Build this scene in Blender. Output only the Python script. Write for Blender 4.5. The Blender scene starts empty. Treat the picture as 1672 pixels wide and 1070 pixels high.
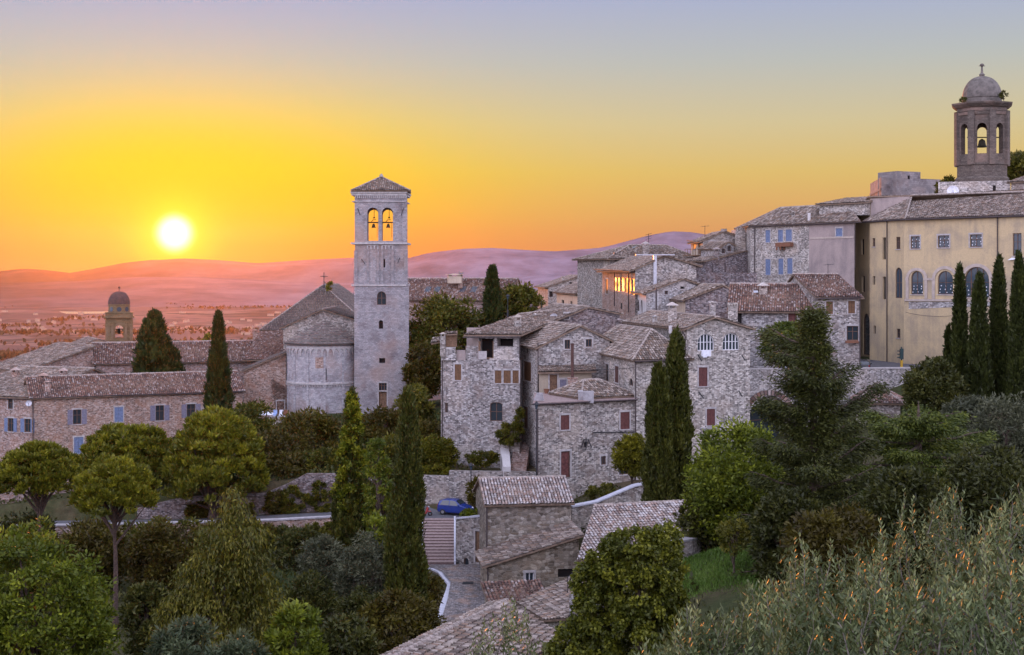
import bpy, bmesh, math, random
import numpy as np
from mathutils import Vector, Matrix
from mathutils.geometry import tessellate_polygon

random.seed(7)
rng = np.random.default_rng(7)
SC = bpy.context.scene
COL = SC.collection
R = math.radians

# ------------------------------------------------------------------ camera, sky, sun, exposure
F, CX, HY = 2300.0, 836.0, 445.0          # focal length, centre column and horizon row of the 1672 x 1070 photograph
cam = bpy.data.cameras.new('camera')
cam.sensor_width = 36.0
cam.lens = 36.0 * F / 1672.0
cam.shift_y = -(535.0 - HY) / 1672.0
cam.clip_start, cam.clip_end = 0.5, 60000.0
cam_ob = bpy.data.objects.new('camera', cam)
COL.objects.link(cam_ob)
cam_ob.location = (0, 0, 0)
cam_ob.rotation_euler = (R(90), 0, 0)
SC.camera = cam_ob

SUN_AZ = math.atan((285 - CX) / F)         # left of the view axis
SUN_EL = math.atan((HY - 381) / F * math.cos(SUN_AZ))
SUN_DIR = Vector((math.sin(SUN_AZ) * math.cos(SUN_EL), math.cos(SUN_AZ) * math.cos(SUN_EL), math.sin(SUN_EL)))

SC.view_settings.view_transform = 'Standard'
SC.view_settings.look = 'None'
SC.view_settings.exposure = 0.0
SC.view_settings.gamma = 1.0
SC.render.engine = 'CYCLES'
SC.cycles.use_denoising = True
SC.cycles.max_bounces = 6
SC.cycles.volume_bounces = 0
SC.cycles.transparent_max_bounces = 8
SC.cycles.sample_clamp_indirect = 4.0
SC.cycles.use_adaptive_sampling = True
SC.cycles.adaptive_threshold = 0.02


class NT:
    """small helper for node trees"""
    def __init__(self, tree):
        self.t = tree
        tree.nodes.clear()

    def n(self, typ, **kw):
        nd = self.t.nodes.new(typ)
        for k, v in kw.items():
            if k == 'i':
                for kk, vv in v.items():
                    nd.inputs[kk].default_value = vv
            else:
                setattr(nd, k, v)
        return nd

    def l(self, a, b):
        self.t.links.new(a, b)

    def math(self, op, a, b=None, c=None, clamp=False):
        nd = self.t.nodes.new('ShaderNodeMath')
        nd.operation = op
        nd.use_clamp = clamp
        for k, v in enumerate((a, b, c)):
            if v is None:
                continue
            if isinstance(v, (int, float)):
                nd.inputs[k].default_value = v
            else:
                self.l(v, nd.inputs[k])
        return nd.outputs[0]

    def mix(self, fac, a, b, blend='MIX'):
        nd = self.t.nodes.new('ShaderNodeMix')
        nd.data_type = 'RGBA'
        nd.blend_type = blend
        for k, v in ((0, fac), (6, a), (7, b)):
            if isinstance(v, (int, float)):
                nd.inputs[k].default_value = v
            elif isinstance(v, (tuple, list)):
                nd.inputs[k].default_value = tuple(v) + ((1,) if len(v) == 3 else ())
            else:
                self.l(v, nd.inputs[k])
        return nd.outputs[2]

    def ramp(self, fac, stops, interp='LINEAR'):
        nd = self.t.nodes.new('ShaderNodeValToRGB')
        cr = nd.color_ramp
        cr.interpolation = interp
        while len(cr.elements) > 1:
            cr.elements.remove(cr.elements[-1])
        for k, (p, c) in enumerate(stops):
            e = cr.elements[0] if k == 0 else cr.elements.new(p)
            e.position = p
            if isinstance(c, (int, float)):
                c = (c, c, c)
            e.color = tuple(c) + (1,)
        self.l(fac, nd.inputs[0])
        return nd.outputs[0]


def build_world():
    w = bpy.data.worlds.new('World')
    SC.world = w
    w.use_nodes = True
    g = NT(w.node_tree)
    tc = g.n('ShaderNodeTexCoord')
    sep = g.n('ShaderNodeSeparateXYZ')
    g.l(tc.outputs['Generated'], sep.inputs[0])
    x, y, z = sep.outputs
    el = g.math('MULTIPLY', g.math('ARCSINE', z), 180 / math.pi)            # degrees
    az = g.math('MULTIPLY', g.math('ARCTAN2', x, y), 180 / math.pi)         # 0 = view axis, + right
    elp = g.math('DIVIDE', g.math('ADD', el, 10.0), 100.0, clamp=True)       # -10..90 -> 0..1
    E = lambda d: (d + 10) / 100.0
    front = g.ramp(elp, [
        (E(-10), (.36, .22, .22)), (E(-1), (.72, .34, .22)), (E(0.5), (.79, .32, .13)), (E(2.2), (.79, .43, .15)), (E(4), (.76, .54, .17)),
        (E(6), (.67, .575, .33)), (E(8.5), (.50, .53, .51)), (E(11.5), (.38, .44, .66)), (E(25), (.36, .42, .62)), (E(90), (1.05, 1.08, 1.35))])
    back = g.ramp(elp, [
        (E(-10), (.36, .30, .36)), (E(0), (2.2, 1.95, 2.3)), (E(10), (2.4, 2.25, 2.9)), (E(30), (2.05, 2.1, 2.9)), (E(90), (1.05, 1.08, 1.35))])  # sky behind and overhead brightened as added fill for facades facing the camera
    daz = g.math('SUBTRACT', az, math.degrees(SUN_AZ))
    adaz = g.math('ABSOLUTE', daz)
    side = g.ramp(g.math('DIVIDE', adaz, 180.0), [(0.0, 0), (.22, 0), (.55, 1), (1, 1)], 'EASE')
    base = g.mix(side, front, back)
    # the yellow dust glow round the low sun: wide along the horizon, taller above the sun
    de = g.math('SUBTRACT', el, 3.0)
    gx = g.math('ADD', g.math('POWER', g.math('DIVIDE', g.math('MAXIMUM', daz, 0.0), 13.2), 2.0),
                g.math('POWER', g.math('DIVIDE', g.math('MINIMUM', daz, 0.0), 9.5), 2.0))
    gy = g.math('POWER', g.math('DIVIDE', de, 4.2), 2.0)
    gr = g.math('SQRT', g.math('ADD', gx, gy))
    glow = g.math('EXPONENT', g.math('MULTIPLY', g.math('POWER', gr, 2.6), -.95))
    gcol = g.ramp(g.math('DIVIDE', g.math('ADD', el, 2.0), 14.0, clamp=True),
                  [(0, (.62, .19, .001)), (.14, (.68, .25, .001)), (.22, (.72, .33, .001)), (.32, (.81, .53, .001)), (.44, (.83, .645, .001)), (.60, (.80, .68, .004)), (1, (.70, .66, .12))])
    c = g.mix(glow, base, gcol)
    # aureole and disc
    dot = g.n('ShaderNodeVectorMath', operation='DOT_PRODUCT')
    g.l(tc.outputs['Generated'], dot.inputs[0])
    dot.inputs[1].default_value = SUN_DIR
    ang = g.math('MULTIPLY', g.math('ARCCOSINE', g.math('MINIMUM', dot.outputs['Value'], 0.9999999)), 180 / math.pi)
    aur = g.math('EXPONENT', g.math('MULTIPLY', g.math('POWER', g.math('DIVIDE', ang, 1.35), 2.0), -1.0))
    c = g.mix(aur, c, (.95, .88, .001))
    hal = g.math('EXPONENT', g.math('MULTIPLY', g.math('POWER', g.math('DIVIDE', ang, .64), 4.0), -1.0))
    c = g.mix(hal, c, (2.6, 2.5, 1.5))
    # a little of the physical sky on top, for the zenith light
    sky = g.n('ShaderNodeTexSky', sky_type='NISHITA', sun_disc=False, sun_elevation=SUN_EL,
              sun_rotation=SUN_AZ, air_density=1.6, dust_density=3.0, ozone_density=1.5)
    bg1 = g.n('ShaderNodeBackground', i={'Strength': 1.0})
    bg2 = g.n('ShaderNodeBackground', i={'Strength': 0.006})
    g.l(c, bg1.inputs['Color'])
    g.l(sky.outputs[0], bg2.inputs['Color'])
    add = g.n('ShaderNodeAddShader')
    g.l(bg1.outputs[0], add.inputs[0])
    g.l(bg2.outputs[0], add.inputs[1])
    out = g.n('ShaderNodeOutputWorld')
    g.l(add.outputs[0], out.inputs['Surface'])
    w.cycles.sampling_method = 'MANUAL'
    w.cycles.sample_map_resolution = 1024


build_world()

sun = bpy.data.lights.new('sun', 'SUN')
sun.energy = 5.0
sun.angle = R(0.5)
sun.color = (1.0, .28, .05)
sun_ob = bpy.data.objects.new('sun', sun)
COL.objects.link(sun_ob)
sun_ob.location = (-60, 220, 40)
sun_ob.rotation_euler = (-SUN_DIR).to_track_quat('-Z', 'Y').to_euler()


# ------------------------------------------------------------------ helpers
def P(px, py, Y):
    return Vector(((px - CX) / F * Y, Y, (HY - py) / F * Y))


def X(px, Y):
    return (px - CX) / F * Y


def Z(py, Y):
    return (HY - py) / F * Y


def XY(px, Y):
    return Vector((X(px, Y), Y))


def tag(o, label=None, cat=None, group=None, kind=None):
    if label: o['label'] = label
    if cat: o['category'] = cat
    if group: o['group'] = group
    if kind: o['kind'] = kind
    return o


def empty(name, loc=(0, 0, 0), rz=0.0):
    o = bpy.data.objects.new(name, None)
    o.empty_display_size = .3
    COL.objects.link(o)
    o.location = loc
    o.rotation_euler = (0, 0, rz)
    return o


class MB:
    """collects faces with material slots and UVs; build() links them as ONE mesh object"""
    def __init__(self):
        self.v, self.f, self.m, self.uv = [], [], [], []
        self.bulk = []

    def face(self, pts, m=0, uv=None):
        k = len(self.v)
        self.v.extend([tuple(p) for p in pts])
        self.f.append(list(range(k, k + len(pts))))
        self.m.append(m)
        self.uv.append(uv if uv else [(0, 0)] * len(pts))

    def box(self, c, sx, sy, sz, rz=0.0, m=0, taper=1.0):
        """box with its base centre at c"""
        c = Vector(c)
        cs, sn = math.cos(rz), math.sin(rz)
        P8 = []
        for z, t in ((0, 1), (sz, taper)):
            for a, b in ((-1, -1), (1, -1), (1, 1), (-1, 1)):
                px, py = a * sx / 2 * t, b * sy / 2 * t
                P8.append(Vector((c.x + px * cs - py * sn, c.y + px * sn + py * cs, c.z + z)))
        for q in ((0, 1, 5, 4), (1, 2, 6, 5), (2, 3, 7, 6), (3, 0, 4, 7), (4, 5, 6, 7), (3, 2, 1, 0)):
            pts = [P8[k] for k in q]
            n = (pts[1] - pts[0]).cross(pts[3] - pts[0])
            if abs(n.z) < .5 * n.length:
                L = (pts[1] - pts[0]).length
                uv = [(0, pts[0].z), (L, pts[1].z), (L, pts[2].z), (0, pts[3].z)]
            else:
                uv = [(p.x, p.y) for p in pts]
            self.face(pts, m, uv)

    def prism(self, poly, z0, z1, m=0):
        """vertical prism over a plan polygon (xy), counter-clockwise from above; z1 may be a list"""
        n = len(poly)
        zt = z1 if isinstance(z1, (list, tuple)) else [z1] * n
        d = 0
        for k in range(n):
            a, b = poly[k], poly[(k + 1) % n]
            L = math.hypot(b[0] - a[0], b[1] - a[1])
            self.face([(a[0], a[1], z0), (b[0], b[1], z0), (b[0], b[1], zt[(k + 1) % n]), (a[0], a[1], zt[k])], m,
                      [(d, z0), (d + L, z0), (d + L, zt[(k + 1) % n]), (d, zt[k])])
            d += L
        self.face([(p[0], p[1], zt[k]) for k, p in enumerate(poly)], m, [(p[0], p[1]) for p in poly])
        self.face([(p[0], p[1], z0) for p in reversed(poly)], m, [(p[0], p[1]) for p in reversed(poly)])

    def tube(self, pts, rads, n=6, m=0, cap=True):
        pts = [Vector(p) for p in pts]
        if isinstance(rads, (int, float)): rads = [rads] * len(pts)
        rings = []
        up = Vector((0, 0, 1))
        for k, p in enumerate(pts):
            d = (pts[min(k + 1, len(pts) - 1)] - pts[max(k - 1, 0)])
            d = d.normalized() if d.length > 1e-9 else Vector((0, 0, 1))
            a = d.cross(up)
            if a.length < .05: a = d.cross(Vector((1, 0, 0)))
            a.normalize()
            b = a.cross(d)
            rings.append([p + (a * math.cos(t) + b * math.sin(t)) * rads[k] for t in [2 * math.pi * j / n for j in range(n)]])
        L = 0
        for k in range(len(rings) - 1):
            l2 = L + (pts[k + 1] - pts[k]).length
            for j in range(n):
                j2 = (j + 1) % n
                self.face([rings[k][j], rings[k + 1][j], rings[k + 1][j2], rings[k][j2]], m,
                          [(j / n, L), (j / n, l2), ((j + 1) / n, l2), ((j + 1) / n, L)])
            L = l2
        if cap:
            self.face(list(reversed(rings[-1])), m)
            self.face(rings[0], m)

    def lathe(self, c, prof, n=16, m=0, a0=0.0, a1=2 * math.pi, rot=0.0):
        """profile [(r, z)] from bottom to top round the vertical through c"""
        c = Vector(c)
        full = abs(a1 - a0 - 2 * math.pi) < 1e-6
        ang = [a0 + rot + (a1 - a0) * j / n for j in range(n + 1)]
        for k in range(len(prof) - 1):
            (r0, z0), (r1, z1) = prof[k], prof[k + 1]
            for j in range(n):
                A, B = ang[j], ang[j + 1]
                pts = [(c.x + r0 * math.cos(A), c.y + r0 * math.sin(A), c.z + z0), (c.x + r0 * math.cos(B), c.y + r0 * math.sin(B), c.z + z0),
                       (c.x + r1 * math.cos(B), c.y + r1 * math.sin(B), c.z + z1), (c.x + r1 * math.cos(A), c.y + r1 * math.sin(A), c.z + z1)]
                rr = max(r0, r1)
                sl = math.hypot(r1 - r0, z1 - z0)
                uv = [(A * rr, c.z + z0), (B * rr, c.z + z0), (B * rr, c.z + z0 + sl), (A * rr, c.z + z0 + sl)]
                if r1 < 1e-4: pts, uv = pts[:3], uv[:3]
                elif r0 < 1e-4: pts, uv = [pts[0], pts[2], pts[3]], [uv[0], uv[2], uv[3]]
                self.face(pts, m, uv)

    def grid(self, V, Fq, UV, m):
        """bulk numpy data: V (n,3), Fq (k,4) indices, UV (n,2) per vertex"""
        self.bulk.append((np.asarray(V, float), np.asarray(Fq, int), np.asarray(UV, float), m))

    def mesh(self, name, smooth=False):
        vs = [np.array(self.v, float).reshape(-1, 3)]
        ltot = [len(f) for f in self.f]
        lidx = [np.array([i for f in self.f for i in f], int)]
        luv = [np.array([u for q in self.uv for u in q], float).reshape(-1, 2)]
        mats = [np.array(self.m, int)]
        off = len(self.v)
        tot = [np.array(ltot, int)]
        for V, Fq, UV, m in self.bulk:
            vs.append(V)
            lidx.append((Fq + off).ravel())
            luv.append(UV[Fq.ravel()])
            tot.append(np.full(len(Fq), Fq.shape[1], int))
            mats.append(np.full(len(Fq), m, int))
            off += len(V)
        V = np.concatenate(vs); I = np.concatenate(lidx); U = np.concatenate(luv); T = np.concatenate(tot); M = np.concatenate(mats)
        me = bpy.data.meshes.new(name)
        me.vertices.add(len(V)); me.vertices.foreach_set('co', V.ravel())
        me.loops.add(len(I)); me.loops.foreach_set('vertex_index', I)
        me.polygons.add(len(T))
        st = np.zeros(len(T), int); st[1:] = np.cumsum(T)[:-1]
        me.polygons.foreach_set('loop_start', st)
        me.polygons.foreach_set('loop_total', T)
        me.polygons.foreach_set('material_index', M)
        if smooth: me.polygons.foreach_set('use_smooth', np.ones(len(T), bool))
        uvl = me.uv_layers.new(name='UVMap')
        uvl.data.foreach_set('uv', U.ravel())
        me.update(calc_edges=True)
        me.validate()
        return me

    def build(self, name, mats, parent=None, smooth=False):
        me = self.mesh(name, smooth)
        for m in (mats if isinstance(mats, (list, tuple)) else [mats]):
            me.materials.append(m)
        o = bpy.data.objects.new(name, me)
        COL.objects.link(o)
        if parent is not None:
            o.parent = parent
            if parent.parent is None: o.matrix_parent_inverse = parent.matrix_basis.inverted()
        return o


# all parts are modelled in world space; roots carry only a location, so children keep an inverse-parent offset
# ------------------------------------------------------------------ materials
def new_mat(name):
    m = bpy.data.materials.new(name)
    m.use_nodes = True
    g = NT(m.node_tree)
    out = g.n('ShaderNodeOutputMaterial')
    b = g.n('ShaderNodeBsdfPrincipled')
    g.l(b.outputs[0], out.inputs['Surface'])
    return m, g, b, out


def plain(name, col, rough=.7, metal=0.0, var=.12, scale=3.0, bump=0.0, spec=.4):
    m, g, b, out = new_mat(name)
    tc = g.n('ShaderNodeTexCoord')
    nz = g.n('ShaderNodeTexNoise', i={'Scale': scale, 'Detail': 5.0, 'Roughness': .65})
    g.l(tc.outputs['Object'], nz.inputs['Vector'])
    lo = [max(0, c * (1 - var * 1.6)) for c in col]
    hi = [min(1, c * (1 + var * 1.6)) for c in col]
    g.l(g.ramp(nz.outputs['Fac'], [(.3, lo), (.7, hi)]), b.inputs['Base Color'])
    b.inputs['Roughness'].default_value = rough
    b.inputs['Metallic'].default_value = metal
    b.inputs['Specular IOR Level'].default_value = spec
    if bump:
        bp = g.n('ShaderNodeBump', i={'Strength': bump, 'Distance': .03})
        g.l(nz.outputs['Fac'], bp.inputs['Height'])
        g.l(bp.outputs[0], b.inputs['Normal'])
    return m


def stone(name, dark, mid, light, mortar, su=4.0, sv=7.0, warm=(.34, .21, .14), warm_amt=.35, bump=.6, contrast=1.0):
    """rubble masonry laid in rough courses; UVs are metres along and up the wall"""
    m, g, b, out = new_mat(name)
    uv = g.n('ShaderNodeUVMap')
    oi = g.n('ShaderNodeObjectInfo')
    mp = g.n('ShaderNodeMapping')
    mp.inputs['Scale'].default_value = (su, sv, 1)
    g.l(uv.outputs[0], mp.inputs['Vector'])
    # wobble so that courses are not ruled lines
    nw = g.n('ShaderNodeTexNoise', noise_dimensions='2D', i={'Scale': .55, 'Detail': 2.0})
    g.l(mp.outputs[0], nw.inputs['Vector'])
    wob = g.n('ShaderNodeVectorMath', operation='MULTIPLY_ADD')
    g.l(nw.outputs['Color'], wob.inputs[0])
    wob.inputs[1].default_value = (.8, .8, 0)
    g.l(mp.outputs[0], wob.inputs[2])
    vo = g.n('ShaderNodeTexVoronoi', voronoi_dimensions='2D', i={'Scale': 1.0, 'Randomness': .82})
    g.l(wob.outputs[0], vo.inputs['Vector'])
    ed = g.n('ShaderNodeTexVoronoi', voronoi_dimensions='2D', feature='DISTANCE_TO_EDGE', i={'Scale': 1.0, 'Randomness': .82})
    g.l(wob.outputs[0], ed.inputs['Vector'])
    sepc = g.n('ShaderNodeSeparateColor')
    g.l(vo.outputs['Color'], sepc.inputs[0])
    col = g.ramp(sepc.outputs[0], [(0, dark), (.38, mid), (.78, light), (1, [min(.75, c * 1.25) for c in light])])
    # some stones are warm
    wsel = g.ramp(sepc.outputs[1], [(.62, 0), (.74, 1)])
    col = g.mix(g.math('MULTIPLY', wsel, warm_amt), col, warm)
    # fine grain
    ng = g.n('ShaderNodeTexNoise', noise_dimensions='2D', i={'Scale': 7.0, 'Detail': 6.0, 'Roughness': .75})
    g.l(uv.outputs[0], ng.inputs['Vector'])
    grain = g.ramp(ng.outputs['Fac'], [(.28, .70), (.72, 1.30)])
    col = g.mix(.75, col, grain, 'MULTIPLY')
    joint = g.ramp(ed.outputs['Distance'], [(.03, 0), (.13, 1)])
    col = g.mix(joint, mortar, col)
    # broad weather patches: old repairs, damp, plaster remains
    nb = g.n('ShaderNodeTexNoise', noise_dimensions='3D', i={'Scale': .28, 'Detail': 4.0, 'Roughness': .6})
    off = g.n('ShaderNodeVectorMath', operation='ADD')
    g.l(uv.outputs[0], off.inputs[0])
    cmb = g.n('ShaderNodeCombineXYZ')
    g.l(g.math('MULTIPLY', oi.outputs['Random'], 57.0), cmb.inputs[2])
    g.l(cmb.outputs[0], off.inputs[1])
    g.l(off.outputs[0], nb.inputs['Vector'])
    patch = g.ramp(nb.outputs['Fac'], [(.32, (.80, .77, .76)), (.5, (1, 1, 1)), (.66, (1.15, 1.08, 1.03))])
    col = g.mix(1.0, col, patch, 'MULTIPLY')
    pl = g.ramp(nb.outputs['Fac'], [(.58, 0), (.68, .42)])
    col = g.mix(pl, col, [light[0] * .92, light[1] * .87, light[2] * .80])
    nc = g.n('ShaderNodeTexNoise', noise_dimensions='3D', i={'Scale': .7, 'Detail': 3.0})
    g.l(off.outputs[0], nc.inputs['Vector'])
    col = g.mix(g.math('MULTIPLY', g.ramp(nc.outputs['Fac'], [(.5, 0), (.68, 1)]), .42), col, warm)
    col = g.mix(1.0, col, g.ramp(oi.outputs['Random'], [(0, (.92, .90, .90)), (.3, (1.06, 1.02, .96)), (.6, (.97, .98, 1.02)), (1, (1.12, 1.06, 1.0))]), 'MULTIPLY')
    g.l(col, b.inputs['Base Color'])
    b.inputs['Roughness'].default_value = .9
    b.inputs['Specular IOR Level'].default_value = .2
    h = g.math('ADD', g.math('MULTIPLY', joint, .7), g.math('MULTIPLY', ng.outputs['Fac'], .5))
    h = g.math('ADD', h, g.math('MULTIPLY', sepc.outputs[2], .5))
    bp = g.n('ShaderNodeBump', i={'Strength': bump, 'Distance': .10})
    g.l(h, bp.inputs['Height'])
    g.l(bp.outputs[0], b.inputs['Normal'])
    return m


def ashlar(name, c1, c2, mortar, bw=.55, bh=.26):
    """coursed small ashlar"""
    m, g, b, out = new_mat(name)
    uv = g.n('ShaderNodeUVMap')
    br = g.n('ShaderNodeTexBrick', i={'Scale': 1.0, 'Brick Width': bw, 'Row Height': bh, 'Mortar Size': .012, 'Bias': .0,
                                     'Color1': (*c1, 1), 'Color2': (*c2, 1), 'Mortar': (*mortar, 1)})
    nw = g.n('ShaderNodeTexNoise', noise_dimensions='2D', i={'Scale': 1.2, 'Detail': 3.0})
    g.l(uv.outputs[0], nw.inputs['Vector'])
    wob = g.n('ShaderNodeVectorMath', operation='MULTIPLY_ADD')
    g.l(nw.outputs['Color'], wob.inputs[0])
    wob.inputs[1].default_value = (.12, .10, 0)
    g.l(uv.outputs[0], wob.inputs[2])
    g.l(wob.outputs[0], br.inputs['Vector'])
    nb = g.n('ShaderNodeTexNoise', noise_dimensions='2D', i={'Scale': .35, 'Detail': 6.0, 'Roughness': .65})
    g.l(uv.outputs[0], nb.inputs['Vector'])
    patch = g.ramp(nb.outputs['Fac'], [(.3, (.68, .62, .62)), (.5, (1, 1, 1)), (.7, (1.2, 1.12, 1.08))])
    col = g.mix(1.0, br.outputs['Color'], patch, 'MULTIPLY')
    ng = g.n('ShaderNodeTexNoise', noise_dimensions='2D', i={'Scale': 6.0, 'Detail': 6.0, 'Roughness': .8})
    g.l(uv.outputs[0], ng.inputs['Vector'])
    col = g.mix(.7, col, g.ramp(ng.outputs['Fac'], [(.3, .62), (.7, 1.34)]), 'MULTIPLY')
    wm = g.n('ShaderNodeTexNoise', noise_dimensions='2D', i={'Scale': .16, 'Detail': 3.0})
    g.l(uv.outputs[0], wm.inputs['Vector'])
    col = g.mix(g.math('MULTIPLY', g.ramp(wm.outputs['Fac'], [(.5, 0), (.68, 1)]), .5), col, (.36, .24, .19))
    g.l(col, b.inputs['Base Color'])
    b.inputs['Roughness'].default_value = .9
    b.inputs['Specular IOR Level'].default_value = .2
    bp = g.n('ShaderNodeBump', i={'Strength': .5, 'Distance': .06})
    g.l(g.math('ADD', g.math('MULTIPLY', br.outputs['Fac'], -.6), ng.outputs['Fac']), bp.inputs['Height'])
    g.l(bp.outputs[0], b.inputs['Normal'])
    return m


def plaster(name, col, stain, amt=.5):
    m, g, b, out = new_mat(name)
    uv = g.n('ShaderNodeUVMap')
    nb = g.n('ShaderNodeTexNoise', noise_dimensions='2D', i={'Scale': .30, 'Detail': 7.0, 'Roughness': .62, 'Distortion': .4})
    g.l(uv.outputs[0], nb.inputs['Vector'])
    mp = g.n('ShaderNodeMapping')
    mp.inputs['Scale'].default_value = (1.7, .14, 1)
    g.l(uv.outputs[0], mp.inputs['Vector'])
    st = g.n('ShaderNodeTexNoise', noise_dimensions='2D', i={'Scale': 1.0, 'Detail': 5.0, 'Roughness': .6})
    g.l(mp.outputs[0], st.inputs['Vector'])
    f = g.ramp(g.math('ADD', g.math('MULTIPLY', nb.outputs['Fac'], .7), g.math('MULTIPLY', st.outputs['Fac'], .3)), [(.38, amt), (.58, 0)])
    c = g.mix(f, col, stain)
    ng = g.n('ShaderNodeTexNoise', noise_dimensions='2D', i={'Scale': 5.0, 'Detail': 6.0, 'Roughness': .7})
    g.l(uv.outputs[0], ng.inputs['Vector'])
    c = g.mix(.5, c, g.ramp(ng.outputs['Fac'], [(.3, .82), (.7, 1.16)]), 'MULTIPLY')
    g.l(c, b.inputs['Base Color'])
    b.inputs['Roughness'].default_value = .9
    b.inputs['Specular IOR Level'].default_value = .2
    bp = g.n('ShaderNodeBump', i={'Strength': .25, 'Distance': .03})
    g.l(ng.outputs['Fac'], bp.inputs['Height'])
    g.l(bp.outputs[0], b.inputs['Normal'])
    return m


def tiles(name, cols, moss=(.16, .15, .10), moss_amt=.5):
    """clay tiles: UV = (column, course); one colour per tile with lichen"""
    m, g, b, out = new_mat(name)
    uv = g.n('ShaderNodeUVMap')
    fl = g.n('ShaderNodeVectorMath', operation='FLOOR')
    g.l(uv.outputs[0], fl.inputs[0])
    wn = g.n('ShaderNodeTexWhiteNoise', noise_dimensions='2D')
    g.l(fl.outputs[0], wn.inputs['Vector'])
    n = len(cols)
    c = g.ramp(wn.outputs['Value'], [(k / n, cl) for k, cl in enumerate(cols)], 'CONSTANT')
    tc = g.n('ShaderNodeTexCoord')
    nb = g.n('ShaderNodeTexNoise', i={'Scale': .55, 'Detail': 6.0, 'Roughness': .7})
    g.l(tc.outputs['Object'], nb.inputs['Vector'])
    c = g.mix(1.0, c, g.ramp(nb.outputs['Fac'], [(.3, (.62, .6, .6)), (.5, (1, 1, 1)), (.7, (1.25, 1.2, 1.16))]), 'MULTIPLY')
    nf = g.n('ShaderNodeTexNoise', i={'Scale': 3.2, 'Detail': 8.0, 'Roughness': .75})
    g.l(tc.outputs['Object'], nf.inputs['Vector'])
    c = g.mix(g.math('MULTIPLY', g.ramp(nf.outputs['Fac'], [(.5, 0), (.66, 1)]), moss_amt), c, moss)
    nl = g.n('ShaderNodeTexNoise', i={'Scale': 5.0, 'Detail': 6.0, 'Roughness': .8})
    g.l(tc.outputs['Object'], nl.inputs['Vector'])
    c = g.mix(g.math('MULTIPLY', g.ramp(nl.outputs['Fac'], [(.56, 0), (.68, 1)]), .6), c, (.50, .47, .42))
    # groove shade painted into the channels between cover tiles, with their dirt and moss
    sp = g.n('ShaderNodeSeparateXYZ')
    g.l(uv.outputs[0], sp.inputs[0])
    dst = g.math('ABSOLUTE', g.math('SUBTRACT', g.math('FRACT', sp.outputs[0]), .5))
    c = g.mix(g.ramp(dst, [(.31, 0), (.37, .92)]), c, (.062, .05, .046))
    g.l(c, b.inputs['Base Color'])
    b.inputs['Roughness'].default_value = .85
    b.inputs['Specular IOR Level'].default_value = .3
    return m


def leaf_mat(name, c1, c2, c3, transl=.3, rough=.55, accent=None):
    """leaves: point attribute 'tint' (0..1) picks the colour of each leaf"""
    m, g, b, out = new_mat(name)
    if name == 'far_woods': rough, transl = 1.0, 0.0
    at = g.n('ShaderNodeAttribute', attribute_name='tint')
    stops = [(0, c1), (.5, c2), (.93, c3)]
    if accent: stops += [(.965, c3), (.98, accent), (1, accent)]
    c = g.ramp(at.outputs['Fac'], stops)
    g.l(c, b.inputs['Base Color'])
    b.inputs['Roughness'].default_value = rough
    b.inputs['Specular IOR Level'].default_value = 0 if name == 'far_woods' else .3
    tr = g.n('ShaderNodeBsdfTranslucent')
    g.l(c, tr.inputs['Color'])
    mx = g.n('ShaderNodeMixShader', i={0: transl})
    g.l(b.outputs[0], mx.inputs[1])
    g.l(tr.outputs[0], mx.inputs[2])
    g.l(mx.outputs[0], out.inputs['Surface'])
    return m


def slats(name, col, pitch=.09):
    """louvred shutter: horizontal slats by UV metres"""
    m, g, b, out = new_mat(name)
    uv = g.n('ShaderNodeUVMap')
    sp = g.n('ShaderNodeSeparateXYZ')
    g.l(uv.outputs[0], sp.inputs[0])
    fr = g.math('FRACT', g.math('DIVIDE', sp.outputs[1], pitch))
    c = g.ramp(fr, [(0, [k * .45 for k in col]), (.25, col), (.9, [min(1, k * 1.15) for k in col]), (1, [k * .6 for k in col])])
    nz = g.n('ShaderNodeTexNoise', noise_dimensions='2D', i={'Scale': 4.0, 'Detail': 5.0})
    g.l(uv.outputs[0], nz.inputs['Vector'])
    c = g.mix(.6, c, g.ramp(nz.outputs['Fac'], [(.3, .7), (.7, 1.3)]), 'MULTIPLY')
    g.l(c, b.inputs['Base Color'])
    b.inputs['Roughness'].default_value = .65
    bp = g.n('ShaderNodeBump', i={'Strength': .5, 'Distance': .03})
    g.l(fr, bp.inputs['Height'])
    g.l(bp.outputs[0], b.inputs['Normal'])
    return m


def glass(name, col=(.03, .04, .05), rough=.06, metal=0.0):
    m, g, b, out = new_mat(name)
    b.inputs['Base Color'].default_value = (*col, 1)
    tc = g.n('ShaderNodeTexCoord')
    nz = g.n('ShaderNodeTexNoise', i={'Scale': .8, 'Detail': 2.0})
    g.l(tc.outputs['Object'], nz.inputs['Vector'])
    g.l(g.ramp(nz.outputs['Fac'], [(.3, rough * .6), (.7, rough * 1.6)]), b.inputs['Roughness'])
    b.inputs['IOR'].default_value = 1.52
    b.inputs['Specular IOR Level'].default_value = .8
    b.inputs['Metallic'].default_value = metal
    return m


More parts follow.
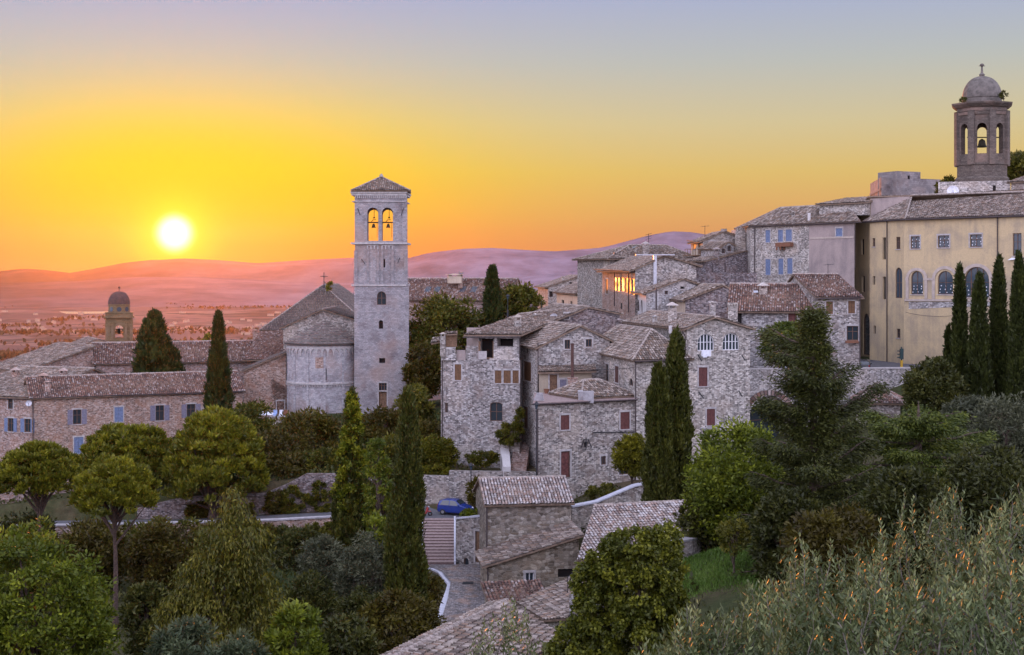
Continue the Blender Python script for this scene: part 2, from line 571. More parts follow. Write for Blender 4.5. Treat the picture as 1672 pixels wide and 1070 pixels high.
M = {}
M['stone'] = stone('rubble_stone', (.088, .082, .085), (.245, .231, .222), (.475, .457, .44), (.285, .27, .26), warm=(.27, .205, .17), warm_amt=.28)
M['stone_pale'] = stone('pale_rubble_stone', (.11, .105, .108), (.30, .287, .275), (.56, .54, .52), (.37, .355, .34), warm=(.31, .25, .21), warm_amt=.25)
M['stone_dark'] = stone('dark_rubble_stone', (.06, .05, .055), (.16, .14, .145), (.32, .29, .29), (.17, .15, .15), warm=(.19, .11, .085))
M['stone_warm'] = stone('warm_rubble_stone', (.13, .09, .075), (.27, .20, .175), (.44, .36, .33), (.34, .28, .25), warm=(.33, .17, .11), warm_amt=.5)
M['stone_brown'] = stone('brown_rubble_stone', (.11, .092, .072), (.215, .19, .155), (.37, .34, .29), (.25, .22, .185), su=2.6, sv=4.2, warm=(.23, .17, .115))
M['ashlar'] = ashlar('church_ashlar', (.29, .28, .295), (.45, .435, .45), (.28, .265, .27), .42, .21)
M['ashlar_grey'] = ashlar('tower_ashlar', (.24, .225, .235), (.36, .34, .35), (.20, .185, .19), .40, .20)
M['ashlar_brown'] = ashlar('brown_tower_stone', (.10, .082, .07), (.165, .138, .118), (.065, .054, .047), .45, .22)
M['ashlar_buff'] = ashlar('buff_tower_stone', (.17, .115, .06), (.22, .155, .085), (.12, .085, .05), .5, .25)
M['fort'] = ashlar('fort_stone', (.19, .17, .17), (.28, .25, .25), (.15, .13, .13), .7, .35)
M['coping'] = plain('coping_stone', (.34, .32, .33), .9, var=.2, scale=2.5, bump=.4)
M['white_coping'] = plain('pale_coping', (.50, .50, .56), .85, var=.1, scale=2, bump=.2)
M['ochre'] = plaster('ochre_plaster', (.53, .41, .245), (.34, .275, .20), .8)
M['ochre_trim'] = plain('pale_ochre_trim', (.43, .36, .31), .9, var=.12, scale=1.5, bump=.2)
M['grey_plaster'] = plaster('mauve_grey_plaster', (.37, .30, .275), (.24, .20, .195), .8)
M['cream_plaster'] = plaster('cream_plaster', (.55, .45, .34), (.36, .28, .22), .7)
M['beige_plaster'] = plaster('beige_plaster', (.36, .30, .225), (.25, .21, .17), .7)
M['white_plaster'] = plaster('white_plaster', (.6, .57, .56), (.42, .38, .36), .6)
T_GREY = [(0.163, 0.125, 0.104), (0.264, 0.214, 0.184), (0.116, 0.088, 0.076), (0.322, 0.266, 0.229), (0.208, 0.150, 0.118), (0.390, 0.328, 0.286), (0.174, 0.135, 0.118), (0.242, 0.161, 0.118)]
T_RED = [(0.169, 0.088, 0.070), (0.250, 0.138, 0.102), (0.124, 0.070, 0.061), (0.294, 0.191, 0.154), (0.213, 0.107, 0.079), (0.384, 0.316, 0.295), (0.160, 0.101, 0.089), (0.241, 0.165, 0.140)]
T_PALE = [(0.386, 0.328, 0.304), (0.496, 0.456, 0.445), (0.302, 0.242, 0.224), (0.538, 0.499, 0.490), (0.353, 0.251, 0.215), (0.454, 0.396, 0.375), (0.269, 0.225, 0.215), (0.412, 0.319, 0.277)]
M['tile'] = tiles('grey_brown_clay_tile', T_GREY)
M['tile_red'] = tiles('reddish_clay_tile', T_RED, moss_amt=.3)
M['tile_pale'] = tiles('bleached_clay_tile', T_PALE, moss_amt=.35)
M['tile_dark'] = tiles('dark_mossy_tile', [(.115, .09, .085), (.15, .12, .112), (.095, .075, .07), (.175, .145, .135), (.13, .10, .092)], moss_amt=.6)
M['eave'] = plain('eave_timber_and_tile', (.20, .14, .10), .85, var=.25, scale=2)
M['ridge'] = plain('ridge_tile', (.30, .25, .22), .9, var=.35, scale=3.5, bump=.3)
M['pipe'] = plain('dark_brown_pipe', (.055, .04, .04), .6, var=.2)
M['iron'] = plain('dark_iron', (.03, .03, .035), .55, .3, .2)
M['sh_brown'] = slats('brown_shutter', (.10, .045, .035))
M['sh_red'] = slats('red_brown_shutter', (.12, .04, .035))
M['sh_blue'] = slats('faded_blue_shutter', (.15, .20, .33))
M['sh_mauve'] = slats('mauve_grey_shutter', (.19, .18, .24))
M['sh_wood'] = slats('bare_wood_shutter', (.15, .075, .035))
M['door'] = plain('red_brown_door', (.13, .045, .04), .7, var=.3, scale=4)
M['door_grey'] = plain('grey_metal_door', (.15, .15, .20), .6, var=.2)
M['wood'] = plain('weathered_wood', (.17, .10, .06), .8, var=.3, scale=5)
M['frame_white'] = plain('white_window_frame', (.6, .6, .62), .6, var=.08)
M['frame_brown'] = plain('brown_window_frame', (.12, .065, .045), .65, var=.2)
M['frame_stone'] = plain('stone_window_surround', (.40, .37, .36), .9, var=.2, bump=.3)
M['glass'] = glass('window_glass')
M['glass_warm'] = glass('sun_facing_window_glass', (.06, .04, .02), .48)
M['dark'] = plain('dark_opening', (.018, .014, .014), .95, var=.2)
M['glass_sky'] = glass('blue_window_glass', (.045, .065, .085), .1)
M['glass_sky'].node_tree.nodes['Principled BSDF'].inputs['Specular IOR Level'].default_value = .45
M['cobble'] = stone('cobbled_paving', (.09, .085, .09), (.16, .155, .165), (.24, .23, .245), (.11, .105, .11), su=5, sv=5, bump=.3, warm_amt=.1)
M['brick_paving'] = plain('reddish_step_brick', (.26, .19, .175), .9, var=.25, scale=4, bump=.3)
M['step_brick'] = M['brick_paving']
M['asphalt'] = plain('worn_asphalt', (.09, .088, .098), .9, var=.2, scale=1.2, bump=.15)
M['bark'] = plain('bark', (.085, .06, .045), .95, var=.4, scale=6, bump=.6)
M['bark_grey'] = plain('grey_bark', (.14, .12, .10), .95, var=.4, scale=6, bump=.6)
M['bark_red'] = plain('reddish_pine_bark', (.07, .045, .035), .95, var=.4, scale=6, bump=.6)
M['bronze'] = plain('bell_bronze', (.05, .045, .03), .5, .6, .2)
M['lead'] = plain('grey_dome_lead', (.125, .108, .095), .75, var=.3, scale=1.5, bump=.3)
M['dome_red'] = plain('dark_red_dome', (.085, .042, .034), .8, var=.25, scale=2)
M['blue_paint'] = plain('blue_car_paint', (.016, .036, .19), .22, .0, .05, spec=.6)
M['white_paint'] = plain('white_car_paint', (.62, .66, .72), .25, .0, .05, spec=.6)
M['dark_paint'] = plain('dark_car_paint', (.05, .055, .065), .25, .2, .05, spec=.6)
M['red_paint'] = plain('red_scooter_paint', (.30, .02, .02), .3, .0, .1, spec=.6)
M['rubber'] = plain('tyre_rubber', (.02, .02, .02), .85)
M['rim'] = plain('wheel_rim', (.3, .3, .31), .4, .7)
M['lamp_glass'] = plain('headlamp_glass', (.6, .62, .65), .15)
M['tail_glass'] = plain('tail_lamp_glass', (.28, .02, .02), .25)
M['plastic_black'] = plain('black_plastic', (.02, .02, .022), .6)
M['yellow'] = plain('traffic_yellow', (.50, .30, .03), .6)
M['green_black'] = plain('dark_green_housing', (.02, .045, .045), .6)
M['white_cloth'] = plain('white_cloth', (.68, .69, .74), .9)
M['blue_cloth'] = plain('pale_blue_cloth', (.32, .42, .66), .9)
M['terracotta'] = plain('terracotta', (.19, .085, .05), .85, var=.15)
M['metal_pale'] = plain('pale_metal', (.48, .48, .52), .45, .3)
M['soil'] = plain('soil', (.07, .05, .035), .95, var=.4)

# foliage
M['lf_cyp'] = leaf_mat('cypress_foliage', (0.024, 0.028, 0.004), (0.058, 0.065, 0.008), (0.114, 0.113, 0.015), .15)
M['lf_cyp_dark'] = leaf_mat('dark_cypress_foliage', (0.018, 0.024, 0.005), (0.039, 0.050, 0.009), (0.070, 0.081, 0.014), .12)
M['lf_ivy'] = leaf_mat('yellow_green_ivy', (0.054, 0.075, 0.005), (0.130, 0.148, 0.008), (0.282, 0.267, 0.013), .3)
M['lf_pine'] = leaf_mat('umbrella_pine_needles', (0.046, 0.051, 0.004), (0.120, 0.120, 0.007), (0.273, 0.251, 0.013), .15)
M['lf_green'] = leaf_mat('bright_green_leaves', (0.045, 0.062, 0.005), (0.116, 0.145, 0.010), (0.300, 0.327, 0.022), .3)
M['lf_mound'] = leaf_mat('dark_ivy_leaves', (0.031, 0.039, 0.003), (0.081, 0.091, 0.007), (0.209, 0.206, 0.015), .25)
M['lf_mid'] = leaf_mat('mid_green_leaves', (0.039, 0.041, 0.005), (0.090, 0.090, 0.009), (0.208, 0.179, 0.019), .25)
M['lf_dark'] = leaf_mat('dark_green_leaves', (0.024, 0.028, 0.005), (0.051, 0.056, 0.009), (0.100, 0.094, 0.014), .2)
M['lf_rust'] = leaf_mat('brown_green_leaves', (0.038, 0.028, 0.004), (0.076, 0.061, 0.006), (0.127, 0.109, 0.010), .25)
M['lf_olive'] = leaf_mat('olive_leaves', (0.043, 0.060, 0.019), (0.104, 0.134, 0.050), (0.249, 0.283, 0.116), .2, .5, accent=(.22, .15, .045))
M['lf_olive_far'] = leaf_mat('grey_olive_leaves', (0.037, 0.043, 0.022), (0.075, 0.081, 0.042), (0.130, 0.133, 0.071), .2)
M['lf_silver'] = leaf_mat('silver_blue_leaves', (0.036, 0.052, 0.025), (0.068, 0.089, 0.040), (0.122, 0.143, 0.061), .2)
M['lf_cedar'] = leaf_mat('cedar_needles', (0.021, 0.026, 0.006), (0.049, 0.057, 0.010), (0.098, 0.104, 0.017), .15)
M['lf_cedar_y'] = leaf_mat('green_cedar_needles', (0.034, 0.050, 0.008), (0.083, 0.108, 0.014), (0.174, 0.188, 0.022), .2)
M['lf_gold'] = leaf_mat('gold_green_leaves', (0.063, 0.064, 0.005), (0.139, 0.132, 0.008), (0.275, 0.243, 0.016), .3)
M['lf_far'] = leaf_mat('far_woods', (0.039, 0.032, 0.018), (0.066, 0.049, 0.027), (0.093, 0.067, 0.036), .1)
M['grass_blades'] = leaf_mat('lawn_blades', (.055, .10, .013), (.09, .16, .022), (.14, .21, .038), .3)


def ground_mat():
    m, g, b, out = new_mat('hillside_ground')
    tc = g.n('ShaderNodeTexCoord')
    n1 = g.n('ShaderNodeTexNoise', i={'Scale': .09, 'Detail': 6.0, 'Roughness': .6})
    g.l(tc.outputs['Object'], n1.inputs['Vector'])
    n2 = g.n('ShaderNodeTexNoise', i={'Scale': 1.6, 'Detail': 8.0, 'Roughness': .75})
    g.l(tc.outputs['Object'], n2.inputs['Vector'])
    c = g.ramp(n1.outputs['Fac'], [(.35, (.035, .050, .018)), (.5, (.055, .055, .025)), (.65, (.085, .065, .04))])
    c = g.mix(.8, c, g.ramp(n2.outputs['Fac'], [(.3, .5), (.7, 1.5)]), 'MULTIPLY')
    g.l(c, b.inputs['Base Color'])
    b.inputs['Roughness'].default_value = 1
    b.inputs['Specular IOR Level'].default_value = .1
    bp = g.n('ShaderNodeBump', i={'Strength': .8, 'Distance': .2})
    g.l(n2.outputs['Fac'], bp.inputs['Height'])
    g.l(bp.outputs[0], b.inputs['Normal'])
    return m


def plain_mat():
    """the valley floor: a patchwork of fields, hedges, woods and pale villages"""
    m, g, b, out = new_mat('valley_fields')
    tc = g.n('ShaderNodeTexCoord')
    mp = g.n('ShaderNodeMapping')
    mp.inputs['Scale'].default_value = (.0042, .0021, 1)
    mp.inputs['Rotation'].default_value = (0, 0, .35)
    g.l(tc.outputs['Object'], mp.inputs['Vector'])
    vo = g.n('ShaderNodeTexVoronoi', voronoi_dimensions='2D', distance='CHEBYCHEV', i={'Scale': 1.0, 'Randomness': .9})
    g.l(mp.outputs[0], vo.inputs['Vector'])
    sp = g.n('ShaderNodeSeparateColor')
    g.l(vo.outputs['Color'], sp.inputs[0])
    c = g.ramp(sp.outputs[0], [(0, (.10, .075, .07)), (.3, (.14, .10, .09)), (.55, (.18, .125, .11)), (.8, (.11, .085, .075)), (1, (.23, .165, .14))])
    n1 = g.n('ShaderNodeTexNoise', i={'Scale': .004, 'Detail': 7.0, 'Roughness': .7})
    g.l(tc.outputs['Object'], n1.inputs['Vector'])
    c = g.mix(g.ramp(n1.outputs['Fac'], [(.52, 0), (.60, 1)]), c, (.07, .06, .05))
    n2 = g.n('ShaderNodeTexNoise', i={'Scale': .03, 'Detail': 5.0, 'Roughness': .8})
    g.l(tc.outputs['Object'], n2.inputs['Vector'])
    c = g.mix(g.ramp(n2.outputs['Fac'], [(.62, 0), (.70, .3)]), c, (.20, .15, .14))
    g.l(c, b.inputs['Base Color'])
    b.inputs['Roughness'].default_value = 1
    b.inputs['Specular IOR Level'].default_value = 0
    return m


def hill_mat():
    m, g, b, out = new_mat('wooded_hills')
    tc = g.n('ShaderNodeTexCoord')
    n1 = g.n('ShaderNodeTexNoise', i={'Scale': .0035, 'Detail': 8.0, 'Roughness': .65})
    g.l(tc.outputs['Object'], n1.inputs['Vector'])
    spx = g.n('ShaderNodeSeparateXYZ')
    g.l(tc.outputs['Object'], spx.inputs[0])
    bare = g.ramp(n1.outputs['Fac'], [(.35, (.19, .155, .195)), (.52, (.225, .185, .23)), (.68, (.26, .22, .265))])  # lavender of the distant haze put into the base colour
    # haze painted in: lavender in the east, darker west where the sun glow falls
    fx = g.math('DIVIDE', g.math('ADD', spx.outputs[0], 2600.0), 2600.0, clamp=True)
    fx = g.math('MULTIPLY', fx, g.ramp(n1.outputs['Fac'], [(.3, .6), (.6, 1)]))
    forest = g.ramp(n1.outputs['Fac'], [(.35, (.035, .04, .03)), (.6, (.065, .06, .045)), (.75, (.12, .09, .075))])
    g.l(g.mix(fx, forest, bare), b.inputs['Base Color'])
    b.inputs['Roughness'].default_value = 1
    b.inputs['Specular IOR Level'].default_value = 0
    return m


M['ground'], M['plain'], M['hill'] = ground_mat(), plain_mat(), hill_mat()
M['lawn'] = plain('lawn', (.08, .15, .024), .95, var=.35, scale=1.4, bump=.5)


def water_mat():
    m, g, b, out = new_mat('still_water')
    b.inputs['Base Color'].default_value = (.6, .5, .4, 1)
    b.inputs['Metallic'].default_value = .8
    b.inputs['Roughness'].default_value = .25
    nz = g.n('ShaderNodeTexNoise', i={'Scale': .3})
    bp = g.n('ShaderNodeBump', i={'Strength': .1})
    g.l(nz.outputs['Fac'], bp.inputs['Height'])
    g.l(bp.outputs[0], b.inputs['Normal'])
    return m


M['water'] = water_mat()
# ------------------------------------------------------------------ terrain
FAR = [(300, -48), (420, -75), (600, -104), (1000, -130)]
TCOL = [
    (-400, [(0, -30), (140, -60), (300, -90), (1000, -130)]),
    (-130, [(0, -8), (30, -18), (60, -27), (100, -31), (137, -31), (175, -30), (230, -34)] + FAR),
    (-60, [(0, -3), (30, -14), (60, -24), (100, -29.5), (137.4, -28.5), (138.6, -26.0), (147.7, -26.1), (148.4, -25.2), (180, -25), (230, -27)] + FAR),
    (-34, [(0, -2.6), (25, -11), (60, -23), (100, -28.6), (137.4, -28.3), (138.6, -25.7), (147.7, -25.8), (148.4, -22.6), (170, -21.6), (200, -20.6), (230, -24)] + FAR),
    (-14, [(0, -2.4), (20, -9), (50, -20), (85, -27), (110, -28), (130, -27.6), (137.4, -27.2), (138.6, -24.75), (147.7, -24.7), (148.4, -21.4), (165, -20.8), (200, -19.6), (230, -21)] + FAR),
    (-8.4, [(0, -2.2), (20, -8), (50, -19.5), (85, -26.5), (105, -27.6), (125, -27.4), (137.0, -26.6), (138.0, -24.3), (147.7, -24.2), (148.4, -21.4), (165, -20.8), (200, -19), (230, -20)] + FAR),
    (-7.6, [(0, -2.2), (20, -8), (50, -19.5), (85, -26.5), (105, -26.95), (125, -26.35), (137.0, -24.3), (138.0, -24.25), (147.7, -24.15), (148.4, -21.4), (165, -20.8), (200, -19), (230, -20)] + FAR),
    (-2, [(0, -2.1), (20, -7.5), (50, -19), (85, -26.2), (105, -26.9), (125, -26.3), (137, -24.3), (147.7, -24.15), (148.4, -21.4), (200, -17), (230, -18)] + FAR),
    (4, [(0, -2), (12, -5), (25, -9), (50, -18), (70, -22.5), (85, -25.5), (105, -26.8), (125, -26.4), (132, -23.5), (150, -20.5), (180, -16), (220, -10), (260, -14)] + FAR),
    (9, [(0, -2), (12, -4.6), (25, -8), (50, -16.5), (70, -20.8), (80, -20.6), (95, -20.2), (103, -24.5), (118, -24.5), (127, -22), (135, -21.2), (150, -20), (180, -13.5), (220, -8), (260, -10)] + FAR),
    (14, [(0, -2), (12, -4.4), (25, -7.6), (50, -15), (70, -19.3), (80, -19.0), (95, -18.7), (103, -22), (120, -22), (135, -21), (147, -20), (158, -16), (180, -12), (220, -6), (260, -8)] + FAR),
    (25, [(0, -2), (12, -4), (25, -7), (60, -15), (85, -18), (120, -19.5), (140, -20), (151, -18), (157, -11.9), (188, -11.6), (204, -6), (250, 1), (320, -30), (600, -100), (1000, -130)]),
    (45, [(0, -2), (25, -6.5), (60, -11.5), (90, -13.5), (120, -14.5), (145, -14.5), (157, -11.9), (194, -11.6), (208, -4), (250, 6), (350, -10), (600, -95), (1000, -130)]),
    (80, [(0, -1), (25, -4), (60, -8), (100, -10), (140, -11), (176, -10), (200, -2), (250, 12), (350, 6), (600, -80), (1000, -130)]),
    (160, [(0, 4), (60, 4), (140, 4), (250, 25), (350, 25), (600, -60), (1000, -130)]),
    (400, [(0, 20), (140, 20), (300, 30), (600, -40), (1000, -130)]),
]


def ground(x, y):
    xs = [c[0] for c in TCOL]
    x = min(max(x, xs[0]), xs[-1] - 1e-6)
    k = max(0, min(len(xs) - 2, int(np.searchsorted(xs, x, side='right')) - 1))
    t = (x - xs[k]) / (xs[k + 1] - xs[k])
    za = np.interp(y, [p[0] for p in TCOL[k][1]], [p[1] for p in TCOL[k][1]])
    zb = np.interp(y, [p[0] for p in TCOL[k + 1][1]], [p[1] for p in TCOL[k + 1][1]])
    return float(za * (1 - t) + zb * t)


def build_terrain():
    ys = np.unique(np.round(np.concatenate([np.arange(-40, 60, 2.0), np.arange(60, 136, 1.5), np.arange(136, 150, .4), np.arange(150, 262, 2.0),
                                            np.arange(262, 1001, 12)]), 3))
    xs = np.unique(np.round(np.concatenate([np.arange(-400, -70, 10), np.arange(-70, 70, 1.2), np.arange(70, 401, 8)]), 3))
    TX = [c[0] for c in TCOL]
    prof = np.array([np.interp(ys, [p[0] for p in c[1]], [p[1] for p in c[1]]) for c in TCOL])     # ncol x ny
    H = np.array([np.interp(xs, TX, prof[:, j]) for j in range(len(ys))])                            # ny x nx
    # gentle unevenness away from the built street
    gx, gy = np.meshgrid(xs, ys)
    un = .35 * np.sin(gx * .31 + 1.3 * np.sin(gy * .17)) * np.cos(gy * .27)
    flat = ((gx > -9) & (gx < 5) & (gy > 100) & (gy < 150)) | ((gy > 136) & (gy < 150)) | ((gy > 154) & (gy < 180) & (gx > 15))
    H = H + np.where(flat, 0, un)
    V = np.stack([gx.ravel(), gy.ravel(), H.ravel()], 1)
    nx, ny = len(xs), len(ys)
    i = np.arange((ny - 1) * (nx - 1))
    a = (i // (nx - 1)) * nx + i % (nx - 1)
    Fq = np.stack([a, a + 1, a + nx + 1, a + nx], 1)
    mb = MB()
    mb.grid(V, Fq, V[:, :2], 0)
    tag(mb.build('ground', M['ground'], smooth=True), kind='structure')


build_terrain()


def build_far():
    # the valley floor, from behind the hill to the foot of the mountains
    mb = MB()
    n = 60
    xs = np.linspace(-9000, 9000, n)
    ys = np.concatenate([np.linspace(700, 2600, 30), np.linspace(2700, 11500, 40)])
    gx, gy = np.meshgrid(xs, ys)
    H = -131.0 + 0 * gx
    V = np.stack([gx.ravel(), gy.ravel(), H.ravel()], 1)
    nx = n
    i = np.arange((len(ys) - 1) * (nx - 1))
    a = (i // (nx - 1)) * nx + i % (nx - 1)
    mb.grid(V, np.stack([a, a + 1, a + nx + 1, a + nx], 1), V[:, :2], 0)
    tag(mb.build('valley', M['plain']), kind='structure')

    def ridge(name, Yf, pts, depth, seed, rough):
        """a mountain range: crest height profile given across the picture, falling away to front and back"""
        r = np.random.default_rng(seed)
        px = np.linspace(-900, 2600, 260)
        crest = np.interp(px, [p[0] for p in pts], [p[1] for p in pts])
        t = np.linspace(-1, 1, 41)
        xs = (px - CX) / F * Yf
        G = np.zeros((len(t), len(px)))
        ph = r.uniform(0, 6.28, 12)
        for j, tt in enumerate(t):
            zc = (HY - crest) / F * Yf + 131
            spur = 0
            for q in range(6):
                spur = spur + np.sin(xs * (.0011 * 1.7 ** q) + ph[q] + tt * 3.0 * ph[q + 6]) / 1.45 ** q
            prof = np.cos(tt * math.pi / 2) ** 1.3
            G[j] = -133 + zc * prof * (1 + rough * spur * (abs(tt) ** .8)) + rough * 12 * spur * prof
        yy = Yf + t[:, None] * depth + 0 * xs[None, :]
        xx = xs[None, :] * (yy / Yf)
        V = np.stack([xx.ravel(), yy.ravel(), G.ravel()], 1)
        nx = len(px)
        i = np.arange((len(t) - 1) * (nx - 1))
        a = (i // (nx - 1)) * nx + i % (nx - 1)
        mb = MB()
        mb.grid(V, np.stack([a, a + 1, a + nx + 1, a + nx], 1), V[:, :2], 0)
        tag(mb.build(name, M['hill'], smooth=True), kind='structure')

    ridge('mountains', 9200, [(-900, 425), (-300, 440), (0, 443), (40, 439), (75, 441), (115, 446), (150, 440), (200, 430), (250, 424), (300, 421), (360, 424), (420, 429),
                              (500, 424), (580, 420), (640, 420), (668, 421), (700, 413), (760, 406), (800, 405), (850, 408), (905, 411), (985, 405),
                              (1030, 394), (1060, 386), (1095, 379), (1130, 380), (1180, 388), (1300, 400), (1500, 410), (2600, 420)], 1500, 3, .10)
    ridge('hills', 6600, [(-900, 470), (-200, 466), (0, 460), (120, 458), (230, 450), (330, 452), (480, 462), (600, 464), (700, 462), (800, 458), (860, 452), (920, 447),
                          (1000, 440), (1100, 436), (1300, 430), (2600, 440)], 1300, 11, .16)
    # the bright stretch of water
    y0, y1 = 4450, 4800
    mb = MB()
    pts = [(X(108, y0), y0), (X(150, y0), y0 + 10), (X(188, y0), y0 + 30), (X(190, y1), y1 - 60), (X(150, y1), y1 - 120), (X(110, y1), y1 - 90)]
    mb.face([(p[0], p[1], -130.6) for p in pts], 0, pts)
    tag(mb.build('water', M['water']), kind='structure')


build_far()
# ------------------------------------------------------------------ building kit
def perp_in(A, B):
    """unit vector into the building for a wall seen with A left, B right"""
    d = (B - A).normalized()
    return Vector((-d.y, d.x))


class House:
    """one building: walls in one mesh, roof in one mesh, windows / doors / chimneys / pipes as children"""

    def __init__(self, name, label, cat, loc, mats, tile='tile', group=None):
        self.root = empty(name, loc)
        tag(self.root, label, cat, group)
        self.mats = [M[m] for m in (mats if isinstance(mats, (list, tuple)) else [mats])]
        self.walls = MB()
        self.roof = MB()
        self.trim = MB()
        self.tile = M[tile]
        self.later = []

    # ---- walls
    def wall(self, A, B, zb, tops, wins=(), m=0, depth=.28):
        """A, B plan points, left to right as seen from outside; tops = [(fraction along, z)]; wins in photograph pixels"""
        A, B = Vector(A[:2]), Vector(B[:2])
        L = (B - A).length
        d = (B - A) / L
        inn = Vector((-d.y, d.x))
        loops = [[(0, zb), (L, zb)] + [(t * L, z) for t, z in reversed(tops)]]
        cuts = []
        for w in wins:
            x0, y0, x1, y1, kind = w[:5]
            u0, u1 = self.ray_u(A, d, x0), self.ray_u(A, d, x1)
            if u0 > u1: u0, u1 = u1, u0
            um = (u0 + u1) / 2
            Ym = (A + d * um).y
            z1, z0 = Z(y0, Ym), Z(y1, Ym)
            cuts.append((u0, u1, z0, z1, kind))
            loops.append(self.hole(u0, u1, z0, z1, kind))
        flat = [p for lp in loops for p in lp]
        tris = tessellate_polygon([[Vector((p[0], p[1], 0)) for p in lp] for lp in loops])
        to3 = lambda p, dd=0.0: (A.x + d.x * p[0] + inn.x * dd, A.y + d.y * p[0] + inn.y * dd, p[1])
        for t in tris:
            q = [flat[k] for k in t]
            ar = (q[1][0] - q[0][0]) * (q[2][1] - q[0][1]) - (q[2][0] - q[0][0]) * (q[1][1] - q[0][1])
            if ar < 0: q = [q[0], q[2], q[1]]
            self.walls.face([to3(p) for p in q], m, [(p[0] + A.x * 1.7, p[1]) for p in q])
        for lp in loops[1:]:
            n = len(lp)
            for k in range(n):
                a, b = lp[k], lp[(k + 1) % n]
                self.walls.face([to3(a), to3(b), to3(b, depth), to3(a, depth)], m, [(a[0], a[1]), (b[0], b[1]), (b[0] + .01, b[1] + depth), (a[0] + .01, a[1] + depth)])
        for c in cuts:
            self.window(A, d, inn, c, depth)

    @staticmethod
    def ray_u(A, d, px):
        """distance along the wall line where the picture column px meets it"""
        k = (px - CX) / F
        den = d.x - k * d.y
        return (k * A.y - A.x) / den

    @staticmethod
    def hole(u0, u1, z0, z1, kind):
        if 'arch' in kind:
            r = (u1 - u0) / 2
            rise = min(r, (z1 - z0) * .9)
            if 'seg' in kind: rise = r * .35
            um = (u0 + u1) / 2
            pts = [(u0, z0), (u1, z0)]
            for k in range(0, 11):
                a = math.pi * k / 10
                pts.append((um + r * math.cos(a), z1 - rise + rise * math.sin(a)))
            return pts
        return [(u0, z0), (u1, z0), (u1, z1), (u0, z1)]

    # ---- windows and doors
    def window(self, A, d, inn, cut, depth):
        u0, u1, z0, z1, kind = cut
        w, h = u1 - u0, z1 - z0
        arch = 'arch' in kind
        P3 = lambda u, z, k=0.0: Vector((A.x + d.x * u + inn.x * k, A.y + d.y * u + inn.y * k, z))
        loop = self.hole(u0, u1, z0, z1, kind)

        def sheet(lp, k, m, mb):
            tr = tessellate_polygon([[Vector((p[0], p[1], 0)) for p in lp]])
            for t in tr:
                q = [lp[i] for i in t]
                ar = (q[1][0] - q[0][0]) * (q[2][1] - q[0][1]) - (q[2][0] - q[0][0]) * (q[1][1] - q[0][1])
                if ar < 0: q = [q[0], q[2], q[1]]
                mb.face([P3(p[0], p[1], k) for p in q], m, [tuple(p) for p in q])

        def bar(ua, ub, za, zb, k0, k1, mb, m=0):
            c = [P3(ua, za, k0), P3(ub, za, k0), P3(ub, zb, k0), P3(ua, zb, k0)]
            e = [P3(ua, za, k1), P3(ub, za, k1), P3(ub, zb, k1), P3(ua, zb, k1)]
            uvq = [(ua, za), (ub, za), (ub, zb), (ua, zb)]
            mb.face(c, m, uvq)
            for a, b in ((0, 1), (1, 2), (2, 3), (3, 0)):
                mb.face([c[a], e[a], e[b], c[b]], m, [uvq[a], uvq[a], uvq[b], uvq[b]])

        def shell(k0, k1, fr, mb):
            """frame following the opening"""
            um, zm = (u0 + u1) / 2, (z0 + z1) / 2
            inner = [(um + (p[0] - um) * (1 - 2 * fr / w), zm + (p[1] - zm) * (1 - 2 * fr / h)) for p in loop]
            n = len(loop)
            for i in range(n):
                j = (i + 1) % n
                mb.face([P3(*loop[i], k0), P3(*loop[j], k0), P3(*inner[j], k0), P3(*inner[i], k0)], 0, [loop[i], loop[j], inner[j], inner[i]])
                mb.face([P3(*inner[i], k0), P3(*inner[j], k0), P3(*inner[j], k1), P3(*inner[i], k1)], 0, [inner[i], inner[j], inner[j], inner[i]])
            return inner

        root = self.root
        fk = depth * .62
        if kind.startswith('void'):
            mb = MB(); sheet(loop, depth - .01, 0, mb)
            mb.build('opening_back', M['dark'], root)
            return
        if 'door' in kind:
            mt = M['door_grey'] if 'grey' in kind else (M['wood'] if 'wood' in kind else M['door'])
            mb = MB(); sheet(loop, fk, 0, mb)
            for s in (.06, .5):
                for tt in (.08, .54):
                    bar(u0 + w * s, u0 + w * (s + .42), z0 + h * tt, z0 + h * (tt + .40), fk - .03, fk, mb)
            dr = mb.build('door', mt, root)
            mf = MB(); shell(fk - .05, fk, .07, mf); mf.build('door_frame', M['frame_brown'], dr)
            mh = MB(); mh.box(P3(u0 + w * .86, z0 + h * .46, fk - .09), .05, .05, .12); mh.build('handle', M['iron'], dr)
            self.surround(P3, u0, u1, z0, z1, arch, dr)
            return
        fm = M['frame_white'] if 'white' in kind else M['frame_brown']
        gm = M['glass_warm'] if 'sun' in kind else (M['glass_sky'] if 'sky' in kind else M['glass'])
        if 'slit' in kind:
            mb = MB(); sheet(loop, depth * .9, 0, mb)
            mb.build('window', M['dark'], root)
            return
        closed = 'shut' in kind
        if closed:
            sm = {'brown': 'sh_brown', 'red': 'sh_red', 'blue': 'sh_blue', 'mauve': 'sh_mauve', 'wood': 'sh_wood'}[kind.split('_')[1]]
            mf = MB(); shell(.03, .11, min(.05, w * .08), mf)
            wn = mf.build('window', M[sm], root)
            um = (u0 + u1) / 2
            if arch:
                mb = MB(); sheet(loop, .10, 0, mb); mb.build('shutter', M[sm], wn)
            else:
                for ua, ub in ((u0 + .03, um - .012), (um + .012, u1 - .03)):
                    mb = MB(); bar(ua, ub, z0 + .03, z1 - .03, .05, .10, mb)
                    mb.build('shutter', M[sm], wn)
                mb = MB(); sheet(loop, .12, 0, mb); mb.build('pane', M['dark'], wn)
        else:
            mf = MB()
            inner = shell(fk - .05, fk + .01, min(.075, w * .12), mf)
            nb = 1
